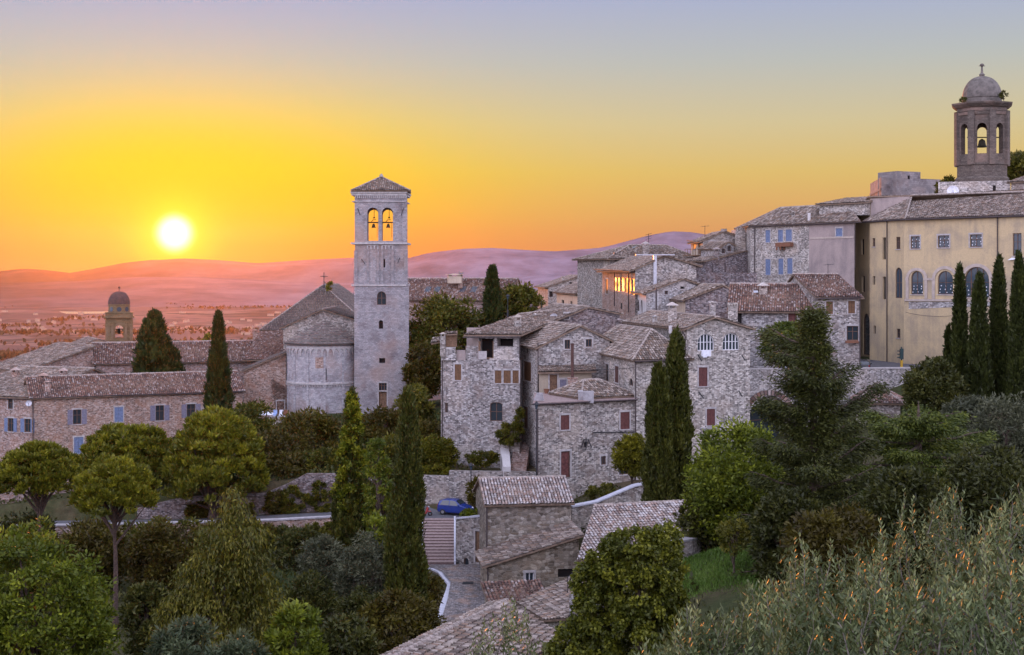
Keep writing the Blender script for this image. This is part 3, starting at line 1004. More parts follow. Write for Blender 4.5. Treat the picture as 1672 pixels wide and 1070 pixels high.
            for ch in ('m2', 'm3', 'm4', 'm5'):
                if ch in kind: nb = int(ch[1])
            bw = .035 if nb < 3 else .05
            for k in range(1, nb):
                u = u0 + w * k / nb
                top = z1 - (.06 if not arch else min(w / 2, h) * (1 - math.sqrt(max(0, 1 - (2 * k / nb - 1) ** 2))) + .05)
                bar(u - bw, u + bw, z0, top, fk - .045, fk + .01, mf)
            if h > 1.0 and 'nobar' not in kind:
                zz = z0 + h * (.62 if not arch else .50)
                bar(u0, u1, zz - .03, zz + .03, fk - .04, fk + .01, mf)
            wn = mf.build('window', fm, root)
            mb = MB(); sheet(loop, fk + .005, 0, mb); mb.build('pane', gm, wn)
            if 'grille' in kind:
                mg = MB()
                for k in range(1, 6):
                    u = u0 + w * k / 6
                    bar(u - .02, u + .02, z0, z1 - w * .12, .05, .08, mg)
                for k in range(1, 6):
                    bar(u0, u1, z0 + h * k / 7 - .015, z0 + h * k / 7 + .015, .045, .085, mg)
                mg.build('grille', M['iron'], wn)
            if 'stars' in kind:
                mg = MB()
                r2 = random.Random(int(u0 * 100))
                for k in range(9):
                    uc, zc = u0 + w * (.14 + .36 * (k % 3)) + r2.uniform(-.06, .06) * w, z0 + h * (.10 + .13 * (k // 3)) + r2.uniform(-.02, .02) * h
                    if arch is False: zc = z0 + h * (.2 + .26 * (k // 3)) + r2.uniform(-.05, .05) * h
                    s = .075
                    for a in (0, math.pi / 3, 2 * math.pi / 3):
                        ca, sa = math.cos(a) * s, math.sin(a) * s
                        mg.face([P3(uc - ca - sa * .3, zc - sa + ca * .3, fk - .012 - a * .003), P3(uc - ca + sa * .3, zc - sa - ca * .3, fk - .012 - a * .003),
                                 P3(uc + ca + sa * .3, zc + sa - ca * .3, fk - .012 - a * .003), P3(uc + ca - sa * .3, zc + sa + ca * .3, fk - .012 - a * .003)], 0)
                mg.build('paper_stars', M['white_cloth'], wn)
            for col in ('blue', 'mauve'):
                if 'open' + col in kind:
                    for side in (-1, 1):
                        ua = u0 - w * .62 if side < 0 else u1 + .04
                        mb = MB(); bar(ua, ua + w * .58, z0, z1, -.07, -.012, mb)
                        mb.build('shutter', M['sh_' + col], wn)
        if 'sill' in kind or not arch:
            ms = MB()
            bar(u0 - .10, u1 + .10, z0 - .10, z0 - .004, -.09, .06, ms)
            ms.build('sill', M['frame_stone'], wn)
        if 'nosur' not in kind:
            self.surround(P3, u0, u1, z0, z1, arch, wn)

    def surround(self, P3, u0, u1, z0, z1, arch, parent):
        """lintel and jamb stones slightly proud of the rubble"""
        t = MB()

        def slab(ua, ub, za, zb, k=-.025):
            c = [P3(ua, za, k), P3(ub, za, k), P3(ub, zb, k), P3(ua, zb, k)]
            e = [P3(ua, za, .01), P3(ub, za, .01), P3(ub, zb, .01), P3(ua, zb, .01)]
            t.face(c, 0, [(ua, za), (ub, za), (ub, zb), (ua, zb)])
            for a, b in ((0, 1), (1, 2), (2, 3), (3, 0)):
                t.face([c[a], e[a], e[b], c[b]], 0)
        if arch: return
        slab(u0 - .17, u1 + .17, z1 + .004, z1 + .20)
        slab(u0 - .15, u0 - .004, z0 - .02, z1)
        slab(u1 + .004, u1 + .15, z0 - .02, z1)
        t.build('stone_surround', M['frame_stone'], parent)

    # ---- roofs
    def slope(self, pts, thick=.13, pitch=.27, course=.40, m=0, under=True, jit=1.0):
        """pts: convex polygon in 3D, first edge = eave, left to right seen from outside"""
        pts = [Vector(p) for p in pts]
        a = (pts[1] - pts[0]).normalized()
        nrm = Vector((0, 0, 0))
        nrm = (pts[1] - pts[0]).cross(pts[2] - pts[0]).normalized()
        for k in range(3, len(pts)):                 # keep the slope flat
            pts[k].z = pts[0].z - (nrm.x * (pts[k].x - pts[0].x) + nrm.y * (pts[k].y - pts[0].y)) / nrm.z
        if nrm.z < 0: nrm = -nrm
        b = nrm.cross(a).normalized()
        if b.z < -1e-6: b = -b
        o = pts[0]
        q = [((p - o).dot(a), (p - o).dot(b)) for p in pts]
        u0, u1 = min(p[0] for p in q), max(p[0] for p in q)
        v0, v1 = min(p[1] for p in q), max(p[1] for p in q)
        nc = max(2, int(math.ceil((u1 - u0) / pitch)))
        nr = max(2, int(math.ceil((v1 - v0) / course)))
        pu, pv = (u1 - u0) / nc, (v1 - v0) / nr
        seg = 6
        hs = np.array([.0, .07, .115, .115, .07, .0])
        fs = np.array([.12, .20, .36, .64, .80, .88])
        nu, nv = nc * seg + 1, nr * 2
        cj = np.arange(nu) // seg
        fj = np.append(np.tile(fs, nc), .0)
        fj[-1] = 0.0
        hj = np.append(np.tile(hs, nc), 0)
        uu = u0 + (cj + fj) * pu
        r = np.random.default_rng(int(abs(o.x * 131 + o.y * 17 + o.z * 7)) + 5)
        lat = r.normal(0, .018 * jit, (nr, nc + 1))
        up = r.normal(0, .014 * jit, (nr, nc + 1))
        rows = np.arange(nv) // 2
        isb = (np.arange(nv) % 2 == 0)
        vv = v0 + (rows + np.where(isb, 0, 1)) * pv
        vv = np.where(isb & (rows > 0), vv - .03, vv)
        U = uu[None, :] + lat[rows][:, cj] * (hj[None, :] > 0)
        hh = hj[None, :] * np.where(isb, 1.15, .75)[:, None] + np.where(isb, .045, .0)[:, None] + up[rows][:, cj] * (hj[None, :] > 0)
        sag = -.05 * jit * np.sin(np.pi * (uu - u0) / max(.1, u1 - u0))[None, :] * np.sin(np.pi * (vv - v0) / max(.1, v1 - v0))[:, None]
        hh = hh + sag + thick
        Vv = np.repeat(vv[:, None], nu, 1) + (r.normal(0, .025 * jit, (nr, nc + 1))[rows][:, cj])
        A3, B3, N3, O3 = (np.array(t) for t in (a, b, nrm, o))
        V = O3 + U[..., None] * A3 + Vv[..., None] * B3 + hh[..., None] * N3
        UV = np.stack([np.repeat((cj + np.clip(fj, 0, .999) + .0005)[None, :], nv, 0), np.repeat((rows + np.where(isb, .02, .98))[:, None], nu, 1)], -1)
        Vf, UVf = V.reshape(-1, 3), UV.reshape(-1, 2)
        i = np.arange((nv - 1) * (nu - 1))
        k = (i // (nu - 1)) * nu + i % (nu - 1)
        Fq = np.stack([k, k + 1, k + nu + 1, k + nu], 1)
        if np.dot(np.cross(A3, B3), N3) < 0: Fq = Fq[:, ::-1]
        rect = len(q) == 4 and all(min(abs(p[0] - u0), abs(p[0] - u1)) < .02 and min(abs(p[1] - v0), abs(p[1] - v1)) < .02 for p in q)
        uvoff = np.array([[float(r.integers(0, 900)), float(r.integers(0, 900))]])
        UVf = UVf + uvoff
        if rect:
            self.roof.grid(Vf, Fq, UVf, m)
        else:
            # keep whole small faces by clipping with a per-face mask first, then cut the border exactly
            bm = bmesh.new()
            lay = bm.loops.layers.uv.new('u')
            cu = U.reshape(-1)[Fq].mean(1); cv = Vv.reshape(-1)[Fq].mean(1)
            keep = np.ones(len(Fq), bool)
            cx, cy = sum(p[0] for p in q) / len(q), sum(p[1] for p in q) / len(q)
            edges = []
            for e in range(len(q)):
                p0, p1 = q[e], q[(e + 1) % len(q)]
                nx, ny = p1[1] - p0[1], p0[0] - p1[0]
                ln = math.hypot(nx, ny)
                if ln < 1e-6: continue
                nx, ny = nx / ln, ny / ln
                if (cx - p0[0]) * nx + (cy - p0[1]) * ny > 0: nx, ny = -nx, -ny
                edges.append((p0, nx, ny))
                keep &= ((cu - p0[0]) * nx + (cv - p0[1]) * ny) < .35
            used = np.unique(Fq[keep])
            mp = {}
            for vi in used: mp[vi] = bm.verts.new(Vf[vi])
            for fq in Fq[keep]:
                fc = bm.faces.new([mp[t] for t in fq])
                for lp, t in zip(fc.loops, fq): lp[lay].uv = UVf[t]
            for p0, nx, ny in edges:
                co = o + a * p0[0] + b * p0[1]
                no = a * nx + b * ny
                bmesh.ops.bisect_plane(bm, geom=bm.verts[:] + bm.edges[:] + bm.faces[:], plane_co=co, plane_no=no, clear_outer=True, dist=1e-5)
            for fc in bm.faces:
                self.roof.face([v.co.copy() for v in fc.verts], m, [tuple(lp[lay].uv) for lp in fc.loops])
            bm.free()
        if under:
            lo = [p - nrm * .02 for p in pts]
            hi = [p + nrm * (thick - .005) for p in pts]
            n = len(pts)
            ori = 1 if (pts[1] - pts[0]).cross(pts[2] - pts[0]).dot(nrm) > 0 else -1
            if ori < 0: lo, hi = lo[::-1], hi[::-1]
            self.roof.face(hi, 1)
            self.roof.face(lo[::-1], 1)
            for e in range(n):
                f = (e + 1) % n
                self.roof.face([lo[e], lo[f], hi[f], hi[e]], 1)

    def ridge(self, p, q, r=.13, lift=.17):
        p, q = Vector(p) + Vector((0, 0, lift)), Vector(q) + Vector((0, 0, lift))
        n = max(2, int((q - p).length / .42))
        pts, rad = [], []
        for k in range(n):
            a, b = p.lerp(q, k / n), p.lerp(q, (k + 1) / n)
            pts += [a, b]; rad += [r * random.uniform(1.02, 1.18), r * .85]
        self.roof.tube(pts, rad, 7, 2)

    def volume(self, A, B, zb, roof, C0=None, D=None, wins=(), lwins=(), rwins=(), m=0, ov=.40, lm=None, rm=None, under=True):
        """parallelogram plan: A (left) B (right) front corners, going back to C0 (behind A); roof = dict"""
        A, B = Vector(A[:2]), Vector(B[:2])
        L = (B - A).length
        dx = (B - A) / L
        dv = (Vector(C0[:2]) - A) if C0 is not None else perp_in(A, B) * D
        D = dv.length
        dy = dv / D
        C, E = A + dv, B + dv                       # behind A, behind B
        pt = lambda s, t, z: Vector((A.x + dx.x * s + dy.x * t, A.y + dx.y * s + dy.y * t, z))
        k = roof['kind']
        lm = m if lm is None else lm
        rm = m if rm is None else rm
        o = ov
        if k == 'side':                              # ridge parallel to the front
            ze, zr, tr = roof['ze'], roof['zr'], roof.get('tr', .5) * D
            zk = roof.get('zk', ze)
            g1, g2 = (zr - ze) / tr, (zr - zk) / (D - tr)
            self.wall(A, B, zb, [(0, ze), (1, ze)], wins, m)
            self.wall(E, C, zb, [(0, zk), (1, zk)], (), m)
            self.wall(C, A, zb, [(0, zk), (1 - tr / D, zr), (1, ze)], lwins, lm)
            self.wall(B, E, zb, [(0, ze), (tr / D, zr), (1, zk)], rwins, rm)
            oe = roof.get('oe', o)
            self.slope([pt(-oe, -o, ze - g1 * o), pt(L + oe, -o, ze - g1 * o), pt(L + oe, tr, zr), pt(-oe, tr, zr)])
            self.slope([pt(L + oe, D + o, zk - g2 * o), pt(-oe, D + o, zk - g2 * o), pt(-oe, tr, zr), pt(L + oe, tr, zr)])
            self.ridge(pt(-oe, tr, zr), pt(L + oe, tr, zr))
        elif k == 'front':                           # gable towards the viewer
            zl, zr2, za, sr = roof['zl'], roof['zr'], roof['za'], roof.get('sr', .5) * L
            gl, gr = (za - zl) / sr, (za - zr2) / (L - sr)
            self.wall(A, B, zb, [(0, zl), (sr / L, za), (1, zr2)], wins, m)
            self.wall(E, C, zb, [(0, zr2), (1 - sr / L, za), (1, zl)], (), m)
            self.wall(C, A, zb, [(0, zl), (1, zl)], lwins, lm, depth=roof.get('ldepth', .28))
            self.wall(B, E, zb, [(0, zr2), (1, zr2)], rwins, rm)
            of = roof.get('of', o * .7)
            self.slope([pt(-o, D + of, zl - gl * o), pt(-o, -of, zl - gl * o), pt(sr, -of, za), pt(sr, D + of, za)])
            self.slope([pt(L + o, -of, zr2 - gr * o), pt(L + o, D + of, zr2 - gr * o), pt(sr, D + of, za), pt(sr, -of, za)])
            self.ridge(pt(sr, -of, za), pt(sr, D + of, za))
        elif k == 'shed':                            # rises away from (or towards) the viewer
            zf, zk = roof['zf'], roof['zk']
            g = (zk - zf) / D
            self.wall(A, B, zb, [(0, zf), (1, zf)], wins, m)
            self.wall(E, C, zb, [(0, zk), (1, zk)], (), m)
            self.wall(C, A, zb, [(0, zk), (1, zf)], lwins, lm)
            self.wall(B, E, zb, [(0, zf), (1, zk)], rwins, rm)
            p = [pt(-o, -o, zf - g * o), pt(L + o, -o, zf - g * o), pt(L + o, D + o, zk + g * o), pt(-o, D + o, zk + g * o)]
            self.slope(p if g >= 0 else [p[2], p[3], p[0], p[1]])
        elif k == 'shedx':                           # rises left to right or right to left
            zl, zr2 = roof['zl'], roof['zr']
            g = (zr2 - zl) / L
            self.wall(A, B, zb, [(0, zl), (1, zr2)], wins, m)
            self.wall(E, C, zb, [(0, zr2), (1, zl)], (), m)
            self.wall(C, A, zb, [(0, zl), (1, zl)], lwins, lm)
            self.wall(B, E, zb, [(0, zr2), (1, zr2)], rwins, rm)
            p = [pt(-o, D + o, zl - g * o), pt(-o, -o, zl - g * o), pt(L + o, -o, zr2 + g * o), pt(L + o, D + o, zr2 + g * o)]
            self.slope(p if g >= 0 else [p[2], p[3], p[0], p[1]])
        elif k in ('hip', 'hipx'):
            ze, zr = roof['ze'], roof['zr']
            self.wall(A, B, zb, [(0, ze), (1, ze)], wins, m)
            self.wall(E, C, zb, [(0, ze), (1, ze)], (), m)
            self.wall(C, A, zb, [(0, ze), (1, ze)], lwins, lm)
            self.wall(B, E, zb, [(0, ze), (1, ze)], rwins, rm)
            zo = ze - .12
            a, b, e, c = pt(-o, -o, zo), pt(L + o, -o, zo), pt(L + o, D + o, zo), pt(-o, D + o, zo)
            if k == 'hip':
                hl, hr, tr = roof.get('hl', D / 2), roof.get('hr', D / 2), roof.get('tr', .5) * D
                r0, r1 = pt(hl, tr, zr), pt(L - hr, tr, zr)
                self.slope([a, b, r1, r0]); self.slope([e, c, r0, r1])
                self.slope([c, a, r0]); self.slope([b, e, r1])
            else:
                hf, hb, sr = roof.get('hf', L / 2), roof.get('hb', L / 2), roof.get('sr', .5) * L
                r0, r1 = pt(sr, hf, zr), pt(sr, D - hb, zr)
                self.slope([a, b, r0]); self.slope([e, c, r1])
                self.slope([c, a, r0, r1]); self.slope([b, e, r1, r0])
            if (r1 - r0).length > .5: self.ridge(r0, r1)
            near = {'hip': ((a, r0), (c, r0), (b, r1), (e, r1)), 'hipx': ((a, r0), (b, r0), (c, r1), (e, r1))}[k]
            for p, q in near: self.ridge(p, q, .12)
        elif k == 'flat':
            zt = roof['z']
            par = roof.get('par', 0.0)
            self.wall(A, B, zb, [(0, zt + par), (1, zt + par)], wins, m)
            self.wall(E, C, zb, [(0, zt + par), (1, zt + par)], (), m)
            self.wall(C, A, zb, [(0, zt + par), (1, zt + par)], lwins, lm)
            self.wall(B, E, zb, [(0, zt + par), (1, zt + par)], rwins, rm)
            self.roof.face([pt(.01, .01, zt - .003), pt(L - .01, .01, zt - .003), pt(L - .01, D - .01, zt - .003), pt(.01, D - .01, zt - .003)], 1 if not roof.get('floor') else 2,
                           [(0, 0), (L, 0), (L, D), (0, D)])
            if par:
                self.parapet([A, B, E, C], zt, zt + par)
        return pt

    def parapet(self, poly, z0, z1, th=.3):
        cx = sum((p for p in poly), Vector((0, 0))) / len(poly)
        n = len(poly)
        inner = [p + (cx - p).normalized() * th * 1.4 for p in poly]
        for k in range(n):
            j = (k + 1) % n
            a, b, c, e = poly[k], poly[j], inner[j], inner[k]
            self.trim.face([(a.x, a.y, z1 + .004), (b.x, b.y, z1 + .004), (c.x, c.y, z1 + .004), (e.x, e.y, z1 + .004)], 0, [(0, 0), (1, 0), (1, .3), (0, .3)])
            self.trim.face([(c.x, c.y, z0), (e.x, e.y, z0), (e.x, e.y, z1 + .004), (c.x, c.y, z1 + .004)], 0, [(0, z0), (1, z0), (1, z1), (0, z1)])

    # ---- extras
    def chimney(self, px, py_top, Y, h, w=.7, cap='slab', mat=None, d=None):
        p = P(px, py_top, Y)
        d = d or w
        mb = MB()
        body = h - (.42 if cap != 'none' else 0)
        rz = random.uniform(-.2, .2)
        base = Vector((p.x, p.y, p.z - h))
        mb.box(base, w, d, body, rz)
        if cap == 'slab':
            for a in (-1, 1):
                for b in (-1, 1):
                    mb.box(base + Vector((a * w * .34, b * d * .34, body)), w * .24, d * .24, .24, rz)
            mb.box(base + Vector((0, 0, body + .241)), w * 1.3, d * 1.3, .08, rz)
            mb.box(base + Vector((0, 0, body + .322)), w * .9, d * .9, .12, rz, taper=.3)
        elif cap == 'gable':
            for a in (-1, 1):
                mb.box(base + Vector((a * w * .38, 0, body)), w * .2, d, .3, rz)
            q = [base + Vector((s * w * .75, t * d * .62, body + .30 + (0 if s else .36))) for s in (-1, 0, 1) for t in (-1, 1)]
            mb.face([q[0], q[2], q[3], q[1]]); mb.face([q[2], q[4], q[5], q[3]])
            mb.face([q[0], q[4], q[2]]); mb.face([q[1], q[3], q[5]]); mb.face([q[0], q[1], q[5], q[4]])
        elif cap == 'crown':
            mb.box(base + Vector((0, 0, body)), w * 1.08, d * 1.08, .1, rz)
            for k in range(4):
                for b in (-1, 1):
                    mb.box(base + Vector((w * (-.42 + .28 * k), b * d * .42, body + .1)), w * .14, d * .14, .3, rz)
            mb.box(base + Vector((0, 0, body + .41)), w * 1.05, d * 1.05, .1, rz)
        self.later.append(('chimney', mb, mat or self.mats[0]))

    def pipe(self, px, py0, py1, Y, off=.12, r=.065, kick=None):
        """downpipe hanging in front of the wall"""
        a, b = P(px, py0, Y - off), P(px, py1, Y - off)
        mb = MB()
        pts = [a, b]
        if kick: pts = [P(px + kick, py0 - 4, Y - off - .2), P(px + kick * .5, py0, Y - off - .1)] + [P(px, py0 + 5, Y - off), b]
        mb.tube(pts, r, 6)
        mb.build('downpipe', M['pipe'], self.root)

    def gutter(self, p, q, r=.08):
        mb = MB()
        mb.tube([p, q], r, 6)
        self.later.append(('gutter', mb, M['pipe']))

    def part(self, name, mb, mat, smooth=False):
        return mb.build(name, mat, self.root, smooth)

    def done(self):
        if self.walls.v: self.walls.build('walls', self.mats, self.root)
        rf = None
        if self.roof.v or self.roof.bulk:
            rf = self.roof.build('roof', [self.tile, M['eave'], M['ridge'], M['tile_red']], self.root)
        if self.trim.v: self.trim.build('stone_trim', M['frame_stone'], self.root)
        for name, mb, mat in self.later:
            mb.build(name, mat, rf if rf is not None else self.root)
        return self


def on_plane(px, py, p0, p1, p2):
    n = (p1 - p0).cross(p2 - p0)
    r = P(px, py, 1.0)
    return r * (n.dot(p0) / n.dot(r))


def wall_strip(name, label, cat, pts, zb, th=.5, mat='stone', coping=None, group=None, cw=.1):
    """free-standing or retaining wall along [(px, py_top, Y)]; top follows the pixels"""
    base = P(*pts[0])
    root = empty(name, (base.x, base.y, zb if isinstance(zb, (int, float)) else zb[0]))
    tag(root, label, cat, group)
    p3 = [P(*p) for p in pts]
    zbs = zb if isinstance(zb, (list, tuple)) else [zb] * len(p3)
    mb, mc = MB(), MB()
    dist = 0
    nrm = []
    for k in range(len(p3)):
        a, b = p3[max(k - 1, 0)], p3[min(k + 1, len(p3) - 1)]
        d = Vector((b.x - a.x, b.y - a.y)).normalized()
        nrm.append(Vector((-d.y, d.x)))
    for k in range(len(p3) - 1):
        a, b, na, nb = p3[k], p3[k + 1], nrm[k], nrm[k + 1]
        L = Vector((b.x - a.x, b.y - a.y)).length
        f = lambda p, n, t, z: (p.x + n.x * t, p.y + n.y * t, z)
        uva, uvb = dist + a.x, dist + a.x + L
        mb.face([f(a, na, 0, zbs[k]), f(b, nb, 0, zbs[k + 1]), f(b, nb, 0, b.z), f(a, na, 0, a.z)], 0, [(uva, zbs[k]), (uvb, zbs[k + 1]), (uvb, b.z), (uva, a.z)])
        mb.face([f(b, nb, th, zbs[k + 1]), f(a, na, th, zbs[k]), f(a, na, th, a.z), f(b, nb, th, b.z)], 0, [(uvb, zbs[k + 1]), (uva, zbs[k]), (uva, a.z), (uvb, b.z)])
        mb.face([f(a, na, 0, a.z), f(b, nb, 0, b.z), f(b, nb, th, b.z), f(a, na, th, a.z)], 0, [(uva, 0), (uvb, 0), (uvb, th), (uva, th)])
        if coping:
            c = cw
            lo, hi = .004, .14
            q = [f(a, na, -c, a.z + lo), f(b, nb, -c, b.z + lo), f(b, nb, th + c, b.z + lo), f(a, na, th + c, a.z + lo)]
            r = [(x, y, z + hi) for x, y, z in q]
            mc.face(r, 0)
            for i in range(4):
                j = (i + 1) % 4
                mc.face([q[i], q[j], r[j], r[i]], 0)
        dist += L
    for k in (0, len(p3) - 1):
        a, na = p3[k], nrm[k]
        q = [(a.x, a.y, zbs[k]), (a.x + na.x * th, a.y + na.y * th, zbs[k]), (a.x + na.x * th, a.y + na.y * th, a.z), (a.x, a.y, a.z)]
        mb.face(q if k else q[::-1], 0, [(0, zbs[k]), (th, zbs[k]), (th, a.z), (0, a.z)] if k else [(0, a.z), (th, a.z), (th, zbs[k]), (0, zbs[k])])
    mb.build('masonry', M[mat], root)
    if coping: mc.build('coping', M[coping], root)
    return root
# ------------------------------------------------------------------ the town
ROW = 'stone houses of the hill town'


def base(px, Y, z): return (X(px, Y), Y, z)


# --- long convent range on the left
h = House('convent_range', 'long low stone range with shuttered windows and reddish tiled roof beside tall cypress', 'building', base(52, 185, -25), ['stone_warm'], 'tile_red')
pt = h.volume(XY(52, 185), XY(396, 196.5), -28, dict(kind='side', ze=-16.5, zr=-14.2, tr=.5), D=9.5, wins=[
    (119, 669, 133, 693, 'm2_openmauve'), (187, 665, 201, 689, 'shut_blue'), (254, 662, 268, 687, 'm2_openmauve'), (305, 660, 319, 682, 'm2_openmauve'),
    (121, 714, 136, 741, 'shut_blue'), (330, 668, 341, 690, 'm2')])
h.pipe(54, 650, 735, 185); h.pipe(329, 645, 672, 194.4)
h.gutter(P(50, 651, 184.6), P(397, 640, 196.1))
for px, py, Y in ((78, 622, 187), (240, 608, 196)): h.chimney(px, py, Y, 1.5, .6)
h.done()

h = House('convent_wing', 'wide pale roofed stone wing with small blue shuttered windows at far left', 'building', base(0, 186, -25), ['stone_warm'], 'tile')
pt = h.volume(XY(-70, 189), XY(51.5, 185.2), -28, dict(kind='side', ze=-16.5, zr=-13.6, tr=.6), D=22, wins=[
    (13, 651, 21, 668, 'm2'), (13, 683, 22, 705, 'm2_openblue'), (40, 684, 50, 706, 'm2_openblue')])
h.gutter(P(-72, 650, 188.6), P(52, 651.5, 184.8))
for px, py, Y in ((25, 603, 196), (71, 612, 190), (103, 604, 194)): h.chimney(px, py, Y, 1.5, .8, 'gable')
h.done()

h = House('back_wing', 'stone wing with broad sloping roof rising toward the domed bell tower', 'building', base(45, 205, -25), ['stone_warm'], 'tile')
h.volume(XY(38, 206), XY(152, 213), -28, dict(kind='shedx', zl=-14.6, zr=-11.3), D=13)
h.done()

h = House('back_range', 'long rear stone range with reddish roof behind the dark bushy cypress', 'building', base(155, 212, -25), ['stone_warm'], 'tile_red')
h.volume(XY(155, 212), XY(474, 221), -28, dict(kind='side', ze=-13.75, zr=-11.0, tr=.5), D=10)
h.pipe(155.5, 594, 614, 212); h.gutter(P(153, 595, 211.6), P(470, 589, 220.6))
h.chimney(417, 538, 222, 2.2, .8)
h.done()

h = House('pale_chapel', 'small cream gabled chapel end beside the domed bell tower', 'building', base(125, 240, -26), ['cream_plaster'], 'tile')
h.volume(XY(124, 240), XY(186, 243), -26, dict(kind='front', zl=Z(569, 240), zr=Z(563, 243), za=Z(555, 242), sr=.56), D=9)
h.done()

# --- domed bell tower on the left
def domed_belfry():
    Y = 246.0
    c = P(194.5, 560, Y)
    s = Y / F
    root = empty('domed_bell_tower', (c.x, c.y, -27))
    tag(root, 'buff bell tower with dark pointed dome and one bell opening', 'bell tower')
    w = 41 * s                                  # side
    z_c, z_d = Z(519.5, Y), Z(511, Y)
    hh = House.__new__(House)
    hh.root, hh.walls, hh.roof, hh.trim, hh.later = root, MB(), MB(), MB(), []
    hh.mats, hh.tile = [M['ashlar_buff']], M['tile']
    rv = Vector((c.x, Y)).normalized()
    ev = Vector((rv.y, -rv.x))
    rz = math.atan2(ev.y, ev.x)
    A, B = Vector((c.x, Y)) - ev * w / 2, Vector((c.x, Y)) + ev * w / 2
    C, E = A + rv * w, B + rv * w
    for a, b in ((A, B), (E, C), (C, A), (B, E)):
        d = (b - a).normalized()
        L = (b - a).length
        loops = [[(0, -27), (L, -27), (L, z_c), (0, z_c)], House.hole(L * .34, L * .66, Z(553, Y), Z(531.5, Y), 'arch')]
        flat = [p for lp in loops for p in lp]
        inn = Vector((-d.y, d.x))
        to3 = lambda p, k=0: (a.x + d.x * p[0] + inn.x * k, a.y + d.y * p[0] + inn.y * k, p[1])
        for t in tessellate_polygon([[Vector((p[0], p[1], 0)) for p in lp] for lp in loops]):
            q = [flat[k] for k in t]
            hh.walls.face([to3(p) for p in q], 0, q)
        lp = loops[1]
        for k in range(len(lp)):
            p, q = lp[k], lp[(k + 1) % len(lp)]
            hh.walls.face([to3(p), to3(q), to3(q, .6), to3(p, .6)], 0)
        for u in (.04, .24, .76, .96):          # pilasters
            q0 = a + d * (L * u) - inn * .0
            hh.trim.box((q0.x - inn.x * .06, q0.y - inn.y * .06, -27), .34, .14, 27 + z_c - .3, math.atan2(d.y, d.x))
    hh.walls.build('walls', M['ashlar_buff'], root)
    hh.trim.build('pilasters', M['ashlar_buff'], root)
    cc = Vector((c.x + rv.x * w / 2, Y + rv.y * w / 2, 0))
    mb = MB()
    mb.box((cc.x, cc.y, z_c), w * 1.16, w * 1.16, .3, rz)
    mb.box((cc.x, cc.y, z_c + .302), w * 1.05, w * 1.05, z_d - z_c - .4, rz)
    mb.box((cc.x, cc.y, z_d - .097), w * 1.10, w * 1.10, .16, rz)
    mb.build('cornice', M['ashlar_buff'], root)
    r = 17.2 * s
    mb = MB()
    zt = Z(497, Y)
    mb.lathe((cc.x, cc.y, 0), [(r, z_d), (r, zt - .2), (r * 1.05, zt - .15), (r * 1.05, zt)], 16)
    dr = mb.build('drum', M['ashlar_buff'], root)
    for ang in (-90 + math.degrees(rz), -46 + math.degrees(rz), -134 + math.degrees(rz)):
        mo = MB()
        a = R(ang)
        n = Vector((math.cos(a), math.sin(a), 0))
        t = Vector((-n.y, n.x, 0))
        o = Vector((cc.x, cc.y, Z(505.5, Y))) + n * (r * 1.0 + .03)
        mo.face([o + t * .42 * math.cos(k * math.pi / 6) + Vector((0, 0, .42 * math.sin(k * math.pi / 6))) for k in range(12)])
        mo.build('oculus', M['glass_sky'], dr)
    mb = MB()
    hd = Z(476, Y) - zt
    prof = [(r * 1.02 * math.cos(t * math.pi / 2) ** .80, zt + hd * (math.sin(t * math.pi / 2) ** 1.0)) for t in np.linspace(0, .97, 12)] + [(0.0, zt + hd * 1.03)]
    mb.lathe((cc.x, cc.y, 0), prof, 16)
    dm = mb.build('dome', M['dome_red'], root)
    mb = MB()
    mb.tube([(cc.x, cc.y, zt + hd), (cc.x, cc.y, zt + hd + .9)], .06)
    mb.lathe((cc.x, cc.y, zt + hd + .45), [(0, 0), (.16, .08), (.2, .2), (.14, .33), (0, .4)], 8)
    mb.build('finial', M['iron'], dm)
    mb = MB()
    b0 = (cc.x, cc.y, Z(541, Y))
    mb.tube([(cc.x - w * .3, cc.y - w * .08, Z(538.5, Y)), (cc.x + w * .3, cc.y + w * .08, Z(538.5, Y))], .1)
    mb.lathe(b0, [(.42, -.55), (.34, -.4), (.25, 0), (.16, .2), (0, .25)], 10)
    mb.build('bell', M['bronze'], root)


domed_belfry()

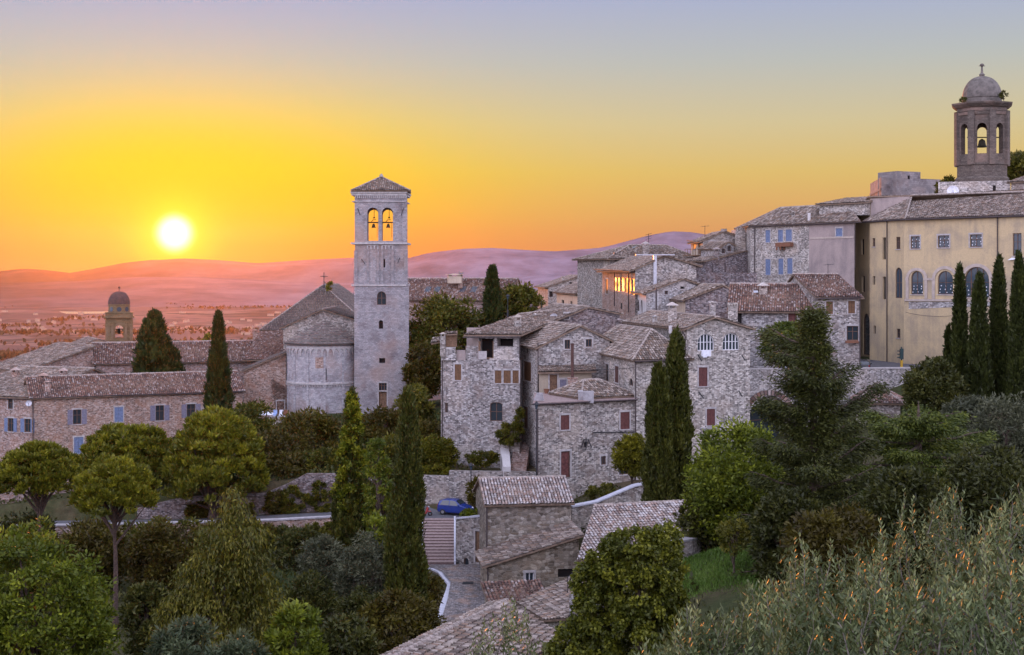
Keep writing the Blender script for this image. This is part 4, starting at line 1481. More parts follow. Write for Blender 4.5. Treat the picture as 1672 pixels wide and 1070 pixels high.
# --- church with apse
def church():
    h = House('church', 'pale stone church with round apse and low pitched gable, cross on top', 'church', base(526, 205, -21), ['ashlar', 'stone_warm', 'stone'], 'tile_dark')
    # presbytery gable wall behind the apse and the body of the nave
    A, B = XY(462.5, 207), XY(582, 207)
    zb = -24
    zl, za, zr = Z(535, 207), Z(506.5, 207), Z(524, 207)
    h.volume(A, B, zb, dict(kind='front', zl=zl, zr=zr, za=za, sr=.54, of=.35), D=14, m=2, ov=.5)
    # taller nave behind with hipped end
    Y = 222.0
    n0, n1 = XY(430, Y), XY(605, Y)
    h.volume(n0, n1, zb, dict(kind='hipx', ze=Z(539, Y), zr=Z(467, 228), hf=7.5, hb=7.5, sr=.50), D=34, m=2, ov=.5)
    # side aisle with lean-to roof
    h.volume(XY(398, 203), XY(467, 204), zb, dict(kind='shedx', zl=Z(606, 203), zr=Z(577, 204)), D=4.5, m=1, ov=.45, wins=[
        (443, 620, 447, 631, 'slit'), (452, 655, 464, 681, 'door_grey'), (476, 640, 479, 655, 'slit')])
    # tiled roof joining nave and aisle
    h.slope([P(396, 590, 210), P(468, 588, 209), P(468, 542, 221), P(428, 543, 223)], m=3)
    # apse: half cylinder with conical roof
    c = P(529.5, 600, 204.5)
    r = 61.5 * 199 / F
    zt = Z(563, 199)
    mb = MB()
    mb.lathe((c.x, c.y, 0), [(r * 1.01, zb), (r, -20.5), (r, zt)], 40, 0, math.pi, 2 * math.pi)
    ap = mb.build('apse', M['ashlar'], h.root)
    mb = MB()
    apex = Vector((c.x, c.y - .2, Z(524, 204)))
    n = 30
    for k in range(n):
        a0, a1 = math.pi + math.pi * k / n, math.pi + math.pi * (k + 1) / n
        ro = r + .45
        for j in range(9):
            t0, t1 = j / 9, (j + 1) / 9
            q = lambda a, t, up: Vector((c.x + ro * math.cos(a), c.y + ro * math.sin(a), zt + .02)).lerp(apex, t) + Vector((0, 0, up))
            mb.face([q(a0, t0, .13), q(a1, t0, .13), q(a1, t1, .03), q(a0, t1, .03)], 0, [(k + .1, j + .1), (k + .9, j + .1), (k + .9, j + .9), (k + .1, j + .9)])
            if j == 0:
                mb.face([q(a0, 0, -.1), q(a1, 0, -.1), q(a1, 0, .13), q(a0, 0, .13)], 0)
                mb.face([q(a0, 0, -.1), (c.x, c.y, zt - .08), q(a1, 0, -.1)], 0)
    mb.build('apse_roof', M['tile_dark'], h.root)
    # corbel arcade under the eave
    mb = MB()
    na = 21
    for k in range(na):
        a0 = math.pi + math.pi * k / na
        am = a0 + math.pi / na / 2
        a1 = a0 + math.pi / na
        pp = lambda a, z, d: (c.x + (r + d) * math.cos(a), c.y + (r + d) * math.sin(a), z)
        zl0, zl1 = zt - 1.35, zt - .3
        cnt = 6
        prev = None
        for q in range(cnt + 1):
            t = q / cnt
            a = a0 + (a1 - a0) * t
            zz = zl0 + .72 * math.sin(math.pi * t) ** .7 if 0 < q < cnt else zl0
            if prev is not None:
                mb.face([pp(prev[0], prev[1], .14), pp(a, zz, .14), pp(a, zl1, .14), pp(prev[0], zl1, .14)])
                mb.face([pp(prev[0], prev[1], .0), pp(a, zz, .0), pp(a, zz, .14), pp(prev[0], prev[1], .14)])
            prev = (a, zz)
        mb.face([pp(a0 - .012, zl0 - .28, .16), pp(a0 + .012, zl0 - .28, .16), pp(a0 + .02, zl0 + .1, .16), pp(a0 - .02, zl0 + .1, .16)])
    mb.build('corbel_arcade', M['frame_stone'], ap)
    mb = MB()
    zs = Z(626, 199)
    mb.lathe((c.x, c.y, 0), [(r + .005, zs - .32), (r + .16, zs - .24), (r + .16, zs), (r + .005, zs + .08)], 40, 0, math.pi, 2 * math.pi)
    for k in range(44):
        a = math.pi + math.pi * (k + .5) / 44
        mb.box((c.x + (r + .14) * math.cos(a), c.y + (r + .14) * math.sin(a), zs - .52), .14, .14, .2, a)
    mb.build('string_course', M['frame_stone'], ap)
    mb = MB()
    for a in (200, 226, 252, 278, 307, 338):
        a = R(a)
        mb.box((c.x + (r + .04) * math.cos(a), c.y + (r + .04) * math.sin(a), zb), .16, .30, zt - 1.2 - zb, a)
    mb.build('lesene', M['ashlar'], ap)
    mb = MB()
    a = R(270)
    for px, y0, y1, w_ in ((531, 602, 621, .32),):
        q = P(px, y1, 199.05)
        mb.box((q.x, c.y - r + .02, Z(y1, 199)), w_, .1, Z(y0, 199) - Z(y1, 199))
    mb.build('slit_window', M['dark'], ap)
    mb = MB()
    mb.lathe((c.x, c.y, 0), [(r + .02, Z(602, 199)), (r + .02, Z(584, 199))], 5, 0, R(264), R(278))
    mb.build('brick_patch', M['stone_warm'], ap)
    # wrought cross on the nave ridge
    mb = MB()
    p = P(529, 468, 229)
    mb.tube([p, p + Vector((0, 0, 2.3))], .07)
    mb.tube([p + Vector((-.6, 0, 1.65)), p + Vector((.6, 0, 1.65))], .06)
    mb.tube([p + Vector((0, 0, .7)), p + Vector((.9, 0, .75))], .05)
    mb.lathe(p + Vector((0, 0, -.2)), [(.3, 0), (.22, .2), (.12, .5), (0, .6)], 8)
    mb.build('cross', M['iron'], h.root)
    h.done()


church()


# --- tall square campanile
def campanile():
    Y = 200.0
    s = Y / F
    root = empty('campanile', base(622, Y, -21))
    tag(root, 'tall square stone campanile with two arched bell openings and shallow tiled roof', 'bell tower')
    h = House.__new__(House)
    h.root, h.walls, h.roof, h.trim, h.later = root, MB(), MB(), MB(), []
    h.mats, h.tile = [M['ashlar_grey']], M['tile']
    D = 7.6
    zb = -24
    z1, z2, zt = Z(466, Y), Z(397.5, Y), Z(313, Y)
    # lower shaft slightly wider
    A, B = XY(578.5, Y), XY(667.5, Y)
    C, E = A + Vector((-.72, D)), B + Vector((-.5, D))
    wins = [(615.5, 476, 630.5, 498, 'arch_m2'), (618.5, 523, 625.5, 537, 'arch_slit'), (619, 585, 629, 593, 'slit'), (618.5, 640, 631.5, 667, 'door_wood'), (618.5, 625.5, 631.5, 638, 'm3')]
    h.wall(A, B, zb, [(0, z1), (1, z1)], wins, depth=.5)
    for a, b in ((E, C), (C, A), (B, E)): h.wall(a, b, zb, [(0, z1), (1, z1)])
    # middle stage: blind panels
    A1, B1 = XY(579.5, Y) + Vector((0, .06)), XY(665, Y) + Vector((0, .06))
    C1, E1 = A1 + Vector((-.72, D - .1)), B1 + Vector((-.5, D - .1))
    h.wall(A1, B1, z1, [(0, z2), (1, z2)], [(626, 423, 629, 437, 'slit')], depth=.5)
    for a, b in ((E1, C1), (C1, A1), (B1, E1)): h.wall(a, b, z1, [(0, z2), (1, z2)])
    # belfry with through openings on all four sides
    A2, B2 = XY(579, Y) + Vector((0, .06)), XY(664.5, Y) + Vector((0, .06))
    C2, E2 = A2 + Vector((-.75, D - .1)), B2 + Vector((-.55, D - .1))

    def belfry_wall(a, b, ops):
        d = (b - a).normalized(); L = (b - a).length
        inn = Vector((-d.y, d.x))
        th = .75
        loops = [[(0, z2), (L, z2), (L, zt), (0, zt)]] + [House.hole(u0, u1, q0, q1, 'arch') for u0, u1, q0, q1 in ops]
        flat = [p for lp in loops for p in lp]
        to3 = lambda p, k=0.0: (a.x + d.x * p[0] + inn.x * k, a.y + d.y * p[0] + inn.y * k, p[1])
        for t in tessellate_polygon([[Vector((p[0], p[1], 0)) for p in lp] for lp in loops]):
            q = [flat[k] for k in t]
            ar = (q[1][0] - q[0][0]) * (q[2][1] - q[0][1]) - (q[2][0] - q[0][0]) * (q[1][1] - q[0][1])
            if ar < 0: q = q[::-1]
            h.walls.face([to3(p) for p in q], 0, [(p[0] + a.x, p[1]) for p in q])
            h.walls.face([to3(p, th) for p in reversed(q)], 0, [(p[0] + a.x, p[1]) for p in reversed(q)])
        for lp in loops[1:]:
            for k in range(len(lp)):
                p, q = lp[k], lp[(k + 1) % len(lp)]
                h.walls.face([to3(p), to3(q), to3(q, th), to3(p, th)], 0, [(0, p[1]), (.3, q[1]), (.3, q[1] + th), (0, p[1] + th)])

    L = (B2 - A2).length
    u = lambda px: (X(px, Y) - A2.x)
    zo0, zo1 = Z(393.5, Y), Z(339, Y)
    fr = [(u(599.5), u(617.5), zo0, zo1), (u(623.5), u(641.5), zo0, zo1)]
    belfry_wall(A2, B2, fr)
    belfry_wall(E2, C2, [(L - f[1] - .0, L - f[0] - .0, zo0 - .5, zo1) for f in fr])
    for a, b in ((C2, A2), (B2, E2)):
        Ls = (b - a).length
        belfry_wall(a, b, [(Ls * .2, Ls * .45, zo0, zo1), (Ls * .55, Ls * .8, zo0, zo1)])
    # floor and ceiling of the belfry
    h.walls.face([(A2.x, A2.y, z2 + .1), (B2.x, B2.y, z2 + .1), (E2.x, E2.y, z2 + .1), (C2.x, C2.y, z2 + .1)])
    # cornices, string courses, arch bands, pilaster strips
    cc = (A2 + E2) / 2
    for z, e, hgt in ((z1, .16, .22), (z2, .24, .26), (Z(329, Y), .10, .12)):
        t = MB()
        t.box((cc.x, cc.y, z - hgt / 2), 7.5 + 2 * e, D + 2 * e, hgt)
        t.build('string_course', M['frame_stone'], root)
    t = MB()
    t.box((cc.x, cc.y, zt - .55), 7.5 + .30, D + .30, .30)
    t.box((cc.x, cc.y, zt - .248), 7.5 + .56, D + .56, .25)
    t.build('cornice', M['frame_stone'], root)
    t = MB()
    for k in range(26):
        uu = A2.x + (k + .5) * (B2.x - A2.x) / 26
        t.box((uu, A2.y - .10, zt - .95), .13, .14, .39)
    t.build('corbel_row', M['frame_stone'], root)
    for px0, px1 in ((600, 617), (624, 641)):
        t = MB()
        for k in range(4):
            uu = X(px0 + (px1 - px0) * k / 3, Y)
            t.box((uu, A1.y - .07, Z(407, Y)), .16, .14, .52)
        for k in range(3):
            ua, ub = X(px0 + (px1 - px0) * k / 3, Y), X(px0 + (px1 - px0) * (k + 1) / 3, Y)
            um, rr = (ua + ub) / 2, (ub - ua) / 2 - .05
            zc = Z(403.5, Y)
            prev = None
            for q in range(7):
                a = math.pi * q / 6
                cur = (um + rr * math.cos(a), zc + rr * math.sin(a))
                if prev:
                    t.face([(cur[0], A1.y - .12, cur[1]), (prev[0], A1.y - .12, prev[1]), (prev[0], A1.y - .12, Z(400.5, Y)), (cur[0], A1.y - .12, Z(400.5, Y))])
                    t.face([(cur[0], A1.y, cur[1]), (prev[0], A1.y, prev[1]), (prev[0], A1.y - .12, prev[1]), (cur[0], A1.y - .12, cur[1])])
                prev = cur
        t.build('corbel_arches', M['frame_stone'], root)
    t = MB()
    for px in (581, 600.5, 617, 624, 641, 663):
        t.box((X(px, Y), A1.y - .04, z1 + .115), .34 if px not in (581, 663) else .5, .16, Z(409, Y) - z1 - .12)
    t.build('pilaster_strips', M['ashlar_grey'], root)
    # iron tie anchors
    t = MB()
    for (xa, ya, xb, yb) in ((590, 423, 596, 431), (653, 421, 649, 430), (584, 340, 588, 352), (659, 340, 655, 352)):
        t.tube([P(xa, ya, Y - .08), P(xb, yb, Y - .08)], .05, 5)
    t.build('tie_anchor', M['iron'], root)
    # bells and their yokes
    for px in (608.5, 632.5):
        b = MB()
        q = Vector((X(px, Y), A2.y + 1.3, Z(367, Y)))
        b.tube([q + Vector((-.85, 0, .35)), q + Vector((.85, 0, .35))], .10)
        b.lathe(q, [(.33, -.40), (.28, -.3), (.2, -.05), (.16, .08), (.09, .18), (0, .2)], 12)
        b.tube([q + Vector((.5, 0, .35)), q + Vector((.5, .0, -1.8))], .025, 4)
        b.tube([q + Vector((-.4, 0, .35)), q + Vector((-.1, 0, .72)), q + Vector((.35, 0, .75))], .05, 5)
        b.build('bell', M['bronze'], root)
    for px in (607, 632):
        b = MB()
        q = Vector((X(px, Y), A2.y + 3.4, Z(353, Y)))
        b.lathe(q, [(.17, -.2), (.14, -.12), (.1, 0), (0, .1)], 10)
        b.tube([q + Vector((0, 0, .1)), q + Vector((0, 0, 1.5))], .04, 4)
        b.build('small_bell', M['bronze'], root)
    # pyramid roof
    ov = .45
    a, b2, e, c2 = (Vector((A2.x - ov, A2.y - ov, zt)), Vector((B2.x + ov, B2.y - ov, zt)), Vector((E2.x + ov, E2.y + ov, zt)), Vector((C2.x - ov, C2.y + ov, zt)))
    ap = Vector((cc.x, cc.y, Z(290.5, Y + D / 2)))
    for p, q in ((a, b2), (b2, e), (e, c2), (c2, a)): h.slope([p, q, ap], pitch=.3)
    for p in (a, b2, e, c2): h.ridge(p, ap, .12)
    h.roof.lathe(ap + Vector((0, 0, .15)), [(.3, 0), (.25, .25), (.1, .4), (0, .5)], 8, 2)
    h.done()


campanile()

# --- big dark-roofed range behind the campanile
h = House('rear_range', 'long brown roofed range with four skylights right of the campanile', 'building', base(735, 255, -10), ['stone_warm'], 'tile_red')
pt = h.volume(XY(628, 258), XY(833, 252), -22, dict(kind='side', ze=-4.85, zr=-1.25, tr=.5, oe=.2), D=11, ov=.5)
ge = (-1.25 + 4.85) / 5.5
for px in (691, 707, 749.5, 768):
    q = P(px, 469.5 if px < 720 else 468, 254)
    A0, B0 = XY(628, 258), XY(833, 252)
    mb = MB()
    dxx = (B0 - A0).normalized(); iny = perp_in(A0, B0)
    t0 = 2.35
    o = A0 + dxx * ((q.x - A0.x) / dxx.x) + iny * t0
    w_, l_ = 1.05, 1.5
    zz = -4.85 + ge * t0 + .26
    pa = lambda u, v: (o.x + dxx.x * u + iny.x * v, o.y + dxx.y * u + iny.y * v, zz + ge * v)
    mb.face([pa(-w_ / 2, -l_ / 2), pa(w_ / 2, -l_ / 2), pa(w_ / 2, l_ / 2), pa(-w_ / 2, l_ / 2)])
    h.later.append(('skylight', mb, M['glass_sky']))
h.chimney(752, 444, 257, 3.0, .7); h.chimney(742, 447.5, 257, 1.7, 2.4, 'slab', M['cream_plaster'], 1.6)
h.done()

# --- house with loggia, left end of the front row
h = House('loggia_house', 'tall stone house with roof loggia at left end of the front row', 'house', base(720, 154, -22), ['stone', 'stone_pale', 'grey_plaster'], 'tile', ROW)
A, B = XY(720, 154), XY(849, 151.5)
zt = Z(588, 154)
h.wall(A, B, -25, [(0, zt), (1, Z(588, 151.5))], [
    (742.5, 595, 753, 621, 'shut_wood'), (808, 605, 820, 626, 'shut_wood'), (821, 605, 834, 626, 'shut_wood'), (837, 605, 847, 626, 'shut_wood'), (800, 657, 820.5, 688, 'seg_arch_m2'),
    (726.5, 658, 731.5, 674, 'm2_nosur')], m=0)
bk = Vector((1.3, 13.0))
h.wall(A + bk, A, -25, [(0, zt), (1, zt)], m=0)
h.wall(B, B + bk, -25, [(0, zt), (1, zt)]); h.wall(B + bk, A + bk, -25, [(0, zt), (1, zt)])
h.roof.face([(A.x, A.y, zt), (B.x, B.y, zt), ((B + bk).x, (B + bk).y, zt), ((A + bk).x, (A + bk).y, zt)], 2)
# parapet stretches and piers of the terrace
for (x0, x1, top) in ((720, 744, 567), (745, 760, 572), (760.5, 780.5, 565)):
    h.wall(XY(x0, 153.6), XY(x1, 153.3), zt + .003, [(0, Z(top, 153.5)), (1, Z(top, 153.3))], m=1 if x0 != 745 else 2)
    h.wall(XY(x1, 153.3) + Vector((0, .35)), XY(x0, 153.6) + Vector((0, .35)), zt + .003, [(0, Z(top, 153.5)), (1, Z(top, 153.5))], m=1)
    h.roof.face([P(x0, top, 153.6), P(x1, top, 153.3), P(x1, top, 153.65), P(x0, top, 153.95)], 2)
# loggia under the big roof
lg = zt + .003
h.wall(XY(781, 153.1), XY(849, 151.8), lg, [(0, Z(549, 153)), (1, Z(549, 151.8))], [(782, 553, 806, 585, 'void_nosur'), (812, 553, 838, 566, 'void_nosur')], m=1, depth=1.2)
h.wall(XY(762, 156.5), XY(781, 153.1), lg, [(0, Z(551, 156)), (1, Z(549, 153))], m=2)
h.wall(XY(848, 166), XY(762, 165), lg, [(0, Z(535, 166)), (1, Z(535, 165))], m=2)
mb = MB()
for px in (783, 806): mb.box(P(px, 586, 152.85), .22, .22, 1.9)
mb.box(P(794.5, 586, 152.8), 1.5, .12, .12)
h.part('loggia_post', mb, M['wood'])
mb = MB(); mb.box(P(788, 587, 152.75), .9, .1, .9); h.part('plant_box', mb, M['frame_stone'])
# roof: from the front eave up to the ridge behind
e0, e1 = P(757, 549, 152.8), P(852, 549, 151.0)
r0, r1 = P(846, 515.5, 170), P(960, 502, 178)
h.slope([e0, e1, P(972, 512, 170), r1, r0][:2] + [P(960, 502.5, 176), r0])
h.ridge(r0, P(960, 502.5, 176))
bk0, bk1 = P(862, 530, 190), P(976, 520, 192)
h.slope([bk1, bk0, r0 + Vector((0, 0, -.01)), P(960, 502.5, 176)], under=False)
h.wall(XY(853, 176), XY(762, 157), lg, [(0, Z(518, 176)), (1, Z(549, 157))], m=0)
h.gutter(P(756, 551, 152.4), P(850, 551, 150.8))
h.pipe(722, 570, 724, 154); h.pipe(848.5, 552, 655, 151.8)
h.chimney(723.5, 543, 153.5, 2.6, .55)
mb = MB(); mb.box(P(735, 566, 154.2), 1.5, 1.1, 1.25); h.part('shelter', mb, M['wood'])
h.slope([P(726, 548, 153.4), P(747, 547, 153.2), P(747, 543, 154.8), P(726, 544, 154.9)])
h.slope([P(704, 563, 154.6), P(719.5, 560, 154.2), P(719.5, 552, 155.6), P(708, 553, 156)])
h.chimney(845.5, 516.5, 158, 1.4, .7, 'gable'); h.chimney(874, 512, 168, 1.1, .5, 'slab')
h.done()

# --- second roof rising behind the loggia house
h = House('ridge_house', 'broad roofed stone house rising behind the loggia house with satellite dish', 'house', base(950, 170, -16), ['stone_dark'], 'tile', ROW)
h.volume(XY(893, 168), XY(1012, 170), -18, dict(kind='front', zl=Z(531, 168), za=Z(503, 169), zr=Z(514, 170), sr=.56), D=16, wins=[(922, 512, 929, 521, 'm2')])
for px, py, Y, hh in ((902, 515, 170, 1.2), (925, 505.5, 172, 1.2), (1011, 521, 166, 3.2)): h.chimney(px, py, Y, hh, .6 if px < 1000 else 1.0, 'slab')
h.chimney(1017.5, 524, 165.5, 2.6, .7)
h.done()

# --- gabled house in the middle of the front row
h = House('gable_house', 'stone gable house with rusty flue pipe above a roof terrace', 'house', base(879, 150, -22), ['stone', 'beige_plaster'], 'tile', ROW)
A, B = XY(879, 149.5), XY(996, 151)
C0 = XY(846.5, 157)
h.volume(A, B, -25, dict(kind='front', zl=Z(568, 149.5), za=Z(533.5, 150.3), zr=Z(557, 151), sr=.575, of=.3), C0=A + (C0 - A) * 1.8, wins=[
    (922, 555, 931, 570, 'm2'), (956.5, 554, 966.5, 566.5, 'm2')], lwins=[(855.5, 591, 867.5, 622, 'shut_wood'), (857, 567, 861.5, 577, 'slit'), (854, 664, 862, 700, 'door_wood')])
h.pipe(878.5, 560, 650, 149.5)
# lean-to over the terrace room
a, b = XY(880, 146.4), XY(966, 147.4)
h.wall(a, b, Z(656, 145), [(0, Z(609, 146.4)), (1, Z(608.5, 147.4))], [(897.5, 612, 910, 643, 'door_wood'), (914, 620, 925, 643, 'shut_mauve')], m=1)
h.slope([P(878, 610.5, 145.9), P(974, 608.5, 146.9), P(972, 598, 150.2), P(879, 600, 149.2)])
mb = MB(); q = P(934.5, 619, 144.5)
mb.tube([q, P(934.5, 563, 144.5)], .16, 8); mb.tube([P(934.5, 563.5, 144.5), P(934.5, 561, 144.5)], [.19, .19], 8)
h.part('flue_pipe', mb, M['dome_red'])
mb = MB(); mb.box(P(935, 655, 144.5), .95, .9, 2.35); mb.box(P(935, 618.5, 144.5), 1.1, 1.05, .12)
h.part('brick_chimney', mb, M['stone_warm'])
for xa, ya in ((844, 588), (867, 592)): pass
h.done()

# --- low block with terrace in front
h = House('terrace_house', 'lower stone house with roof terrace and red brown shutters', 'house', base(876, 135, -24), ['stone'], 'tile', ROW)
A, B = XY(876, 135), XY(1038.5, 140.2)
zc = Z(661, 135)
pt = h.volume(A, B, -27, dict(kind='flat', z=zc), C0=XY(879.5, 146.2), wins=[
    (915.5, 678, 929.5, 702, 'shut_red'), (1013, 673, 1028, 701, 'shut_red'), (916, 737, 931, 780, 'door'), (981.5, 745, 989.5, 759, 'm2'), (1011, 764, 1027, 775, 'm2'), (954, 722, 960, 731, 'slit')])
# brick-paved terrace slab with a dark gutter
mb = MB()
ex = [(A.x - .35, A.y - .45), (B.x + .1, B.y - .45), (B.x + .1, B.y + 7.2), (A.x, A.y + 11)]
mb.prism(ex, zc + .004, zc + .20)
h.part('terrace_floor', mb, M['brick_paving'])
h.gutter((A.x - .4, A.y - .5, zc + .06), (B.x + .1, B.y - .5, zc + .06))
h.volume(XY(950, 138.1), XY(1037.5, 140.9), zc + .2, dict(kind='hip', ze=zc + .35, zr=Z(621, 143.5), hl=2.0, hr=2.4), D=6.2, ov=.2)
h.pipe(878, 668, 800, 135); h.pipe(1038, 588, 785, 139.8)
mb = MB(); mb.box(P(961, 658, 137.5), 1.0, .5, 1.15); mb.box(P(948, 655, 138.6), .5, 1.6, 1.0); h.part('terrace_box', mb, M['coping'])
mb = MB()
for k in range(4): mb.box(P(880 + k * .4, 654 - k * 3.2, 136.4), 1.0 - .12 * k, .4, .16)
h.part('slab_stack', mb, M['coping'])
mb = MB(); mb.lathe(P(892.5, 644, 145.2), [(.18, 0), (.3, .5), (.34, .55), (0, .5)], 10); h.part('flower_pot', mb, M['terracotta'])
mb = MB()
for px0, py0, px1, py1 in ((954, 717, 949, 731), (960, 717, 966, 731), (957, 716, 957, 733)): mb.tube([P(px0, py0, 137.2), P(px1, py1, 137.2)], .06, 5)
h.part('wall_anchor', mb, M['iron'])
mb = MB()
a0, b0 = P(968, 706.5, 137.7), P(1036, 705.5, 139.9)
mb.tube([a0, b0], .05, 4); h.part('cable', mb, M['iron'])
h.done()

# --- hipped house with twin arched windows
h = House('arched_window_house', 'big stone house with twin arched white windows under a low gable', 'house', base(1040, 140, -24), ['stone_pale', 'stone'], 'tile', ROW)
A, B = XY(1038, 140), XY(1123, 141.8)
C0 = XY(959.5, 157.6)
h.volume(A, B, -27, dict(kind='hipx', ze=Z(588, 140), zr=Z(540, 145.5), hf=4.2, hb=2.0, sr=.55), C0=C0, lwins=[
    (974, 592, 981, 617, 'shut_brown'), (983, 594, 993.5, 622, 'm2'), (1004, 598, 1010, 625, 'shut_brown'), (1027, 618, 1034, 630, 'arch_m2')], m=0, ov=.5)
A2, B2 = XY(1121.5, 141.8), XY(1224.5, 143.6)
h.volume(A2, B2, -27, dict(kind='front', zl=Z(537, 141.8), za=Z(519.5, 142.6), zr=Z(537, 143.6), sr=.43, of=.35), C0=A2 + Vector((-4.3, 21)), m=0, ov=.5, wins=[
    (1139, 545, 1166, 573, 'arch_white_m5'), (1180, 544, 1207, 572, 'arch_white_m5'), (1141, 600, 1155, 631, 'shut_red'), (1154, 668, 1167.5, 695, 'shut_red'),
    (1148, 718, 1167, 755, 'arch_grille_m2'), (1133, 752, 1141, 770, 'shut_red')])
h.pipe(1119, 545, 588, 141.6, kick=-5)
h.gutter(P(957, 575, 157.3), P(1037, 590.5, 139.4)); h.gutter(P(1037, 590.5, 139.4), P(1126, 587, 141.2))
mb = MB(); mb.box(P(1153, 582, 142), .95, .12, .62); mb.box(P(1151, 584, 141.9), .4, .08, .4)
h.part('laundry', mb, M['white_cloth'])
mb = MB(); mb.box(P(1160, 701, 142.2), 2.0, .4, .16)
for px in (1149, 1156, 1163, 1170): mb.box(P(px, 705, 142.3), .14, .3, .3)
h.part('balcony_shelf', mb, M['coping'])
mb = MB()
for q in ((1139, 579, 1146, 590), (1211, 580, 1217, 589), (1141, 640, 1149, 651), (1206, 638, 1212, 648), (1143, 706, 1149, 714)): mb.tube([P(q[0], q[1], 141.9), P(q[2], q[3], 141.9)], .06, 5)
h.part('wall_anchor', mb, M['iron'])
h.chimney(1098, 497, 150, 2.2, .9, 'gable'); h.chimney(1069, 515, 153, 1.2, .5, 'slab'); h.chimney(1163.5, 492, 150, 2.4, .62, 'slab')
h.chimney(1196.5, 496, 149, 3.2, 1.0, 'crown'); h.chimney(1095, 532, 145, .8, .35, 'none', M['white_plaster'])
h.done()

# --- houses climbing behind
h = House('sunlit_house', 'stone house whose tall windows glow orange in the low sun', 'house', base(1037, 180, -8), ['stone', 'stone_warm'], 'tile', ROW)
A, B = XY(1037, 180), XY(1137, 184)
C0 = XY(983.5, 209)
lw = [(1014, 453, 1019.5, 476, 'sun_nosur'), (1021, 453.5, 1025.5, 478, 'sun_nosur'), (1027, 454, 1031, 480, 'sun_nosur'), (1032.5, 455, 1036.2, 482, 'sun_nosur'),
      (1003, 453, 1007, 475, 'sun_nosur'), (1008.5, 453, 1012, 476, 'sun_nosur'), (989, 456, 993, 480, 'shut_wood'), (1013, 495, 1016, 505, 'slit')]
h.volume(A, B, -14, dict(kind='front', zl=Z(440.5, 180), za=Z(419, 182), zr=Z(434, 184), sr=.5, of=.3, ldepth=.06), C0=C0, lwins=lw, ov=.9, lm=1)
h.gutter((X(1031, 179.6), 179.3, Z(443, 179.4)), (X(970, 204), 204, Z(440, 204)))
h.pipe(1003, 444, 500, 194.5, r=.09); h.pipe(1026, 444, 510, 184, r=.09)
mb = MB(); mb.box(P(1069.5, 466, 181.2), .42, .42, Z(417, 181.2) - Z(466, 181.2)); mb.box(P(1069.5, 417, 181.2), 5.0, .6, .12)
h.part('flue_stack', mb, M['metal_pale'])
h.done()

h = House('upper_roof_house', 'dark roofed house behind the sunlit one, chimney and aerial on the ridge', 'house', base(1060, 214, -4), ['stone', 'stone_dark'], 'tile', ROW)
h.volume(XY(996, 212), XY(1138, 216), -12, dict(kind='hip', ze=Z(423, 212), zr=Z(401.5, 219), hl=6.0, hr=2.0), D=15, ov=.7)
h.chimney(1054, 397, 214, 2.6, .9, 'gable'); h.chimney(1004, 413, 214, 1.4, .3, 'none', M['iron'])
mb = MB(); q = P(1059, 402, 216); mb.tube([q, q + Vector((0, 0, 1.9))], .04, 4)
for k in range(3): mb.tube([q + Vector((-.5, 0, 1.0 + .35 * k)), q + Vector((.5, 0, 1.25 + .35 * k))], .025, 4)
h.part('aerial', mb, M['iron'])
mb = MB(); a_, b_, c_, d_ = P(1031, 411.5, 212.5), P(1037, 410.3, 212.5), P(1040, 407.8, 214.5), P(1034, 409, 214.5)
for v in (a_, b_, c_, d_): v.z += .55
mb.face([a_, b_, c_, d_]); h.part('skylight', mb, M['glass_sky'])
h.done()

h = House('low_side_house', 'small stone house with narrow arched windows below the sunlit house', 'house', base(1052, 178, -10), ['stone_pale', 'white_plaster'], 'tile', ROW)
h.volume(XY(1055, 172), XY(1138, 175), -14, dict(kind='front', zl=Z(479, 172), za=Z(456.5, 174), zr=Z(464, 175), sr=.72, of=.3), C0=XY(1036.5, 183), ov=.6, lm=1,
         lwins=[(1040.5, 489, 1044, 508, 'arch_slit'), (1046, 490, 1049.5, 510, 'arch_slit')], wins=[(1085, 475, 1091, 481, 'm2'), (1111, 468, 1118, 472, 'slit')])
h.pipe(1071.5, 470, 515, 171, r=.1); h.gutter(P(1052, 481.5, 171.3), P(1031, 479, 184))
h.done()

h = House('left_gable_house', 'dim gabled stone house with thin chimneys, leftmost of the upper row', 'house', base(940, 290, -14), ['stone', 'stone_pale'], 'tile', ROW)
h.volume(XY(895, 290), XY(984, 295), -45, dict(kind='front', zl=Z(469, 290), za=Z(451, 293), zr=Z(461, 295), sr=.6, of=.3), C0=XY(878, 306), ov=.8,
         wins=[(897, 476, 903, 485, 'slit'), (930, 461, 935, 466, 'slit')])
h.chimney(950, 443, 294, 2.6, .6); h.chimney(919, 451, 294, 2.7, .7); h.chimney(968, 450.5, 295, 1.4, .3, 'none')
h.done()

h = House('cream_house', 'small cream house with pots on its roof terrace in front of the gabled house', 'house', base(945, 242, -10), ['cream_plaster', 'beige_plaster'], 'tile', ROW)
h.volume(XY(943, 240), XY(987, 242), -30, dict(kind='front', zl=Z(479, 240), za=Z(465, 241), zr=Z(470, 242), sr=.7), C0=XY(909, 256), ov=.6, m=1, lm=0,
         wins=[(966, 492, 977, 502, 'arch_m2')], lwins=[(917, 490, 921, 503, 'slit'), (931, 492, 934.5, 506, 'sun_nosur')])
h.gutter(P(942, 482, 239.5), P(906, 479, 256.4))
h.done()

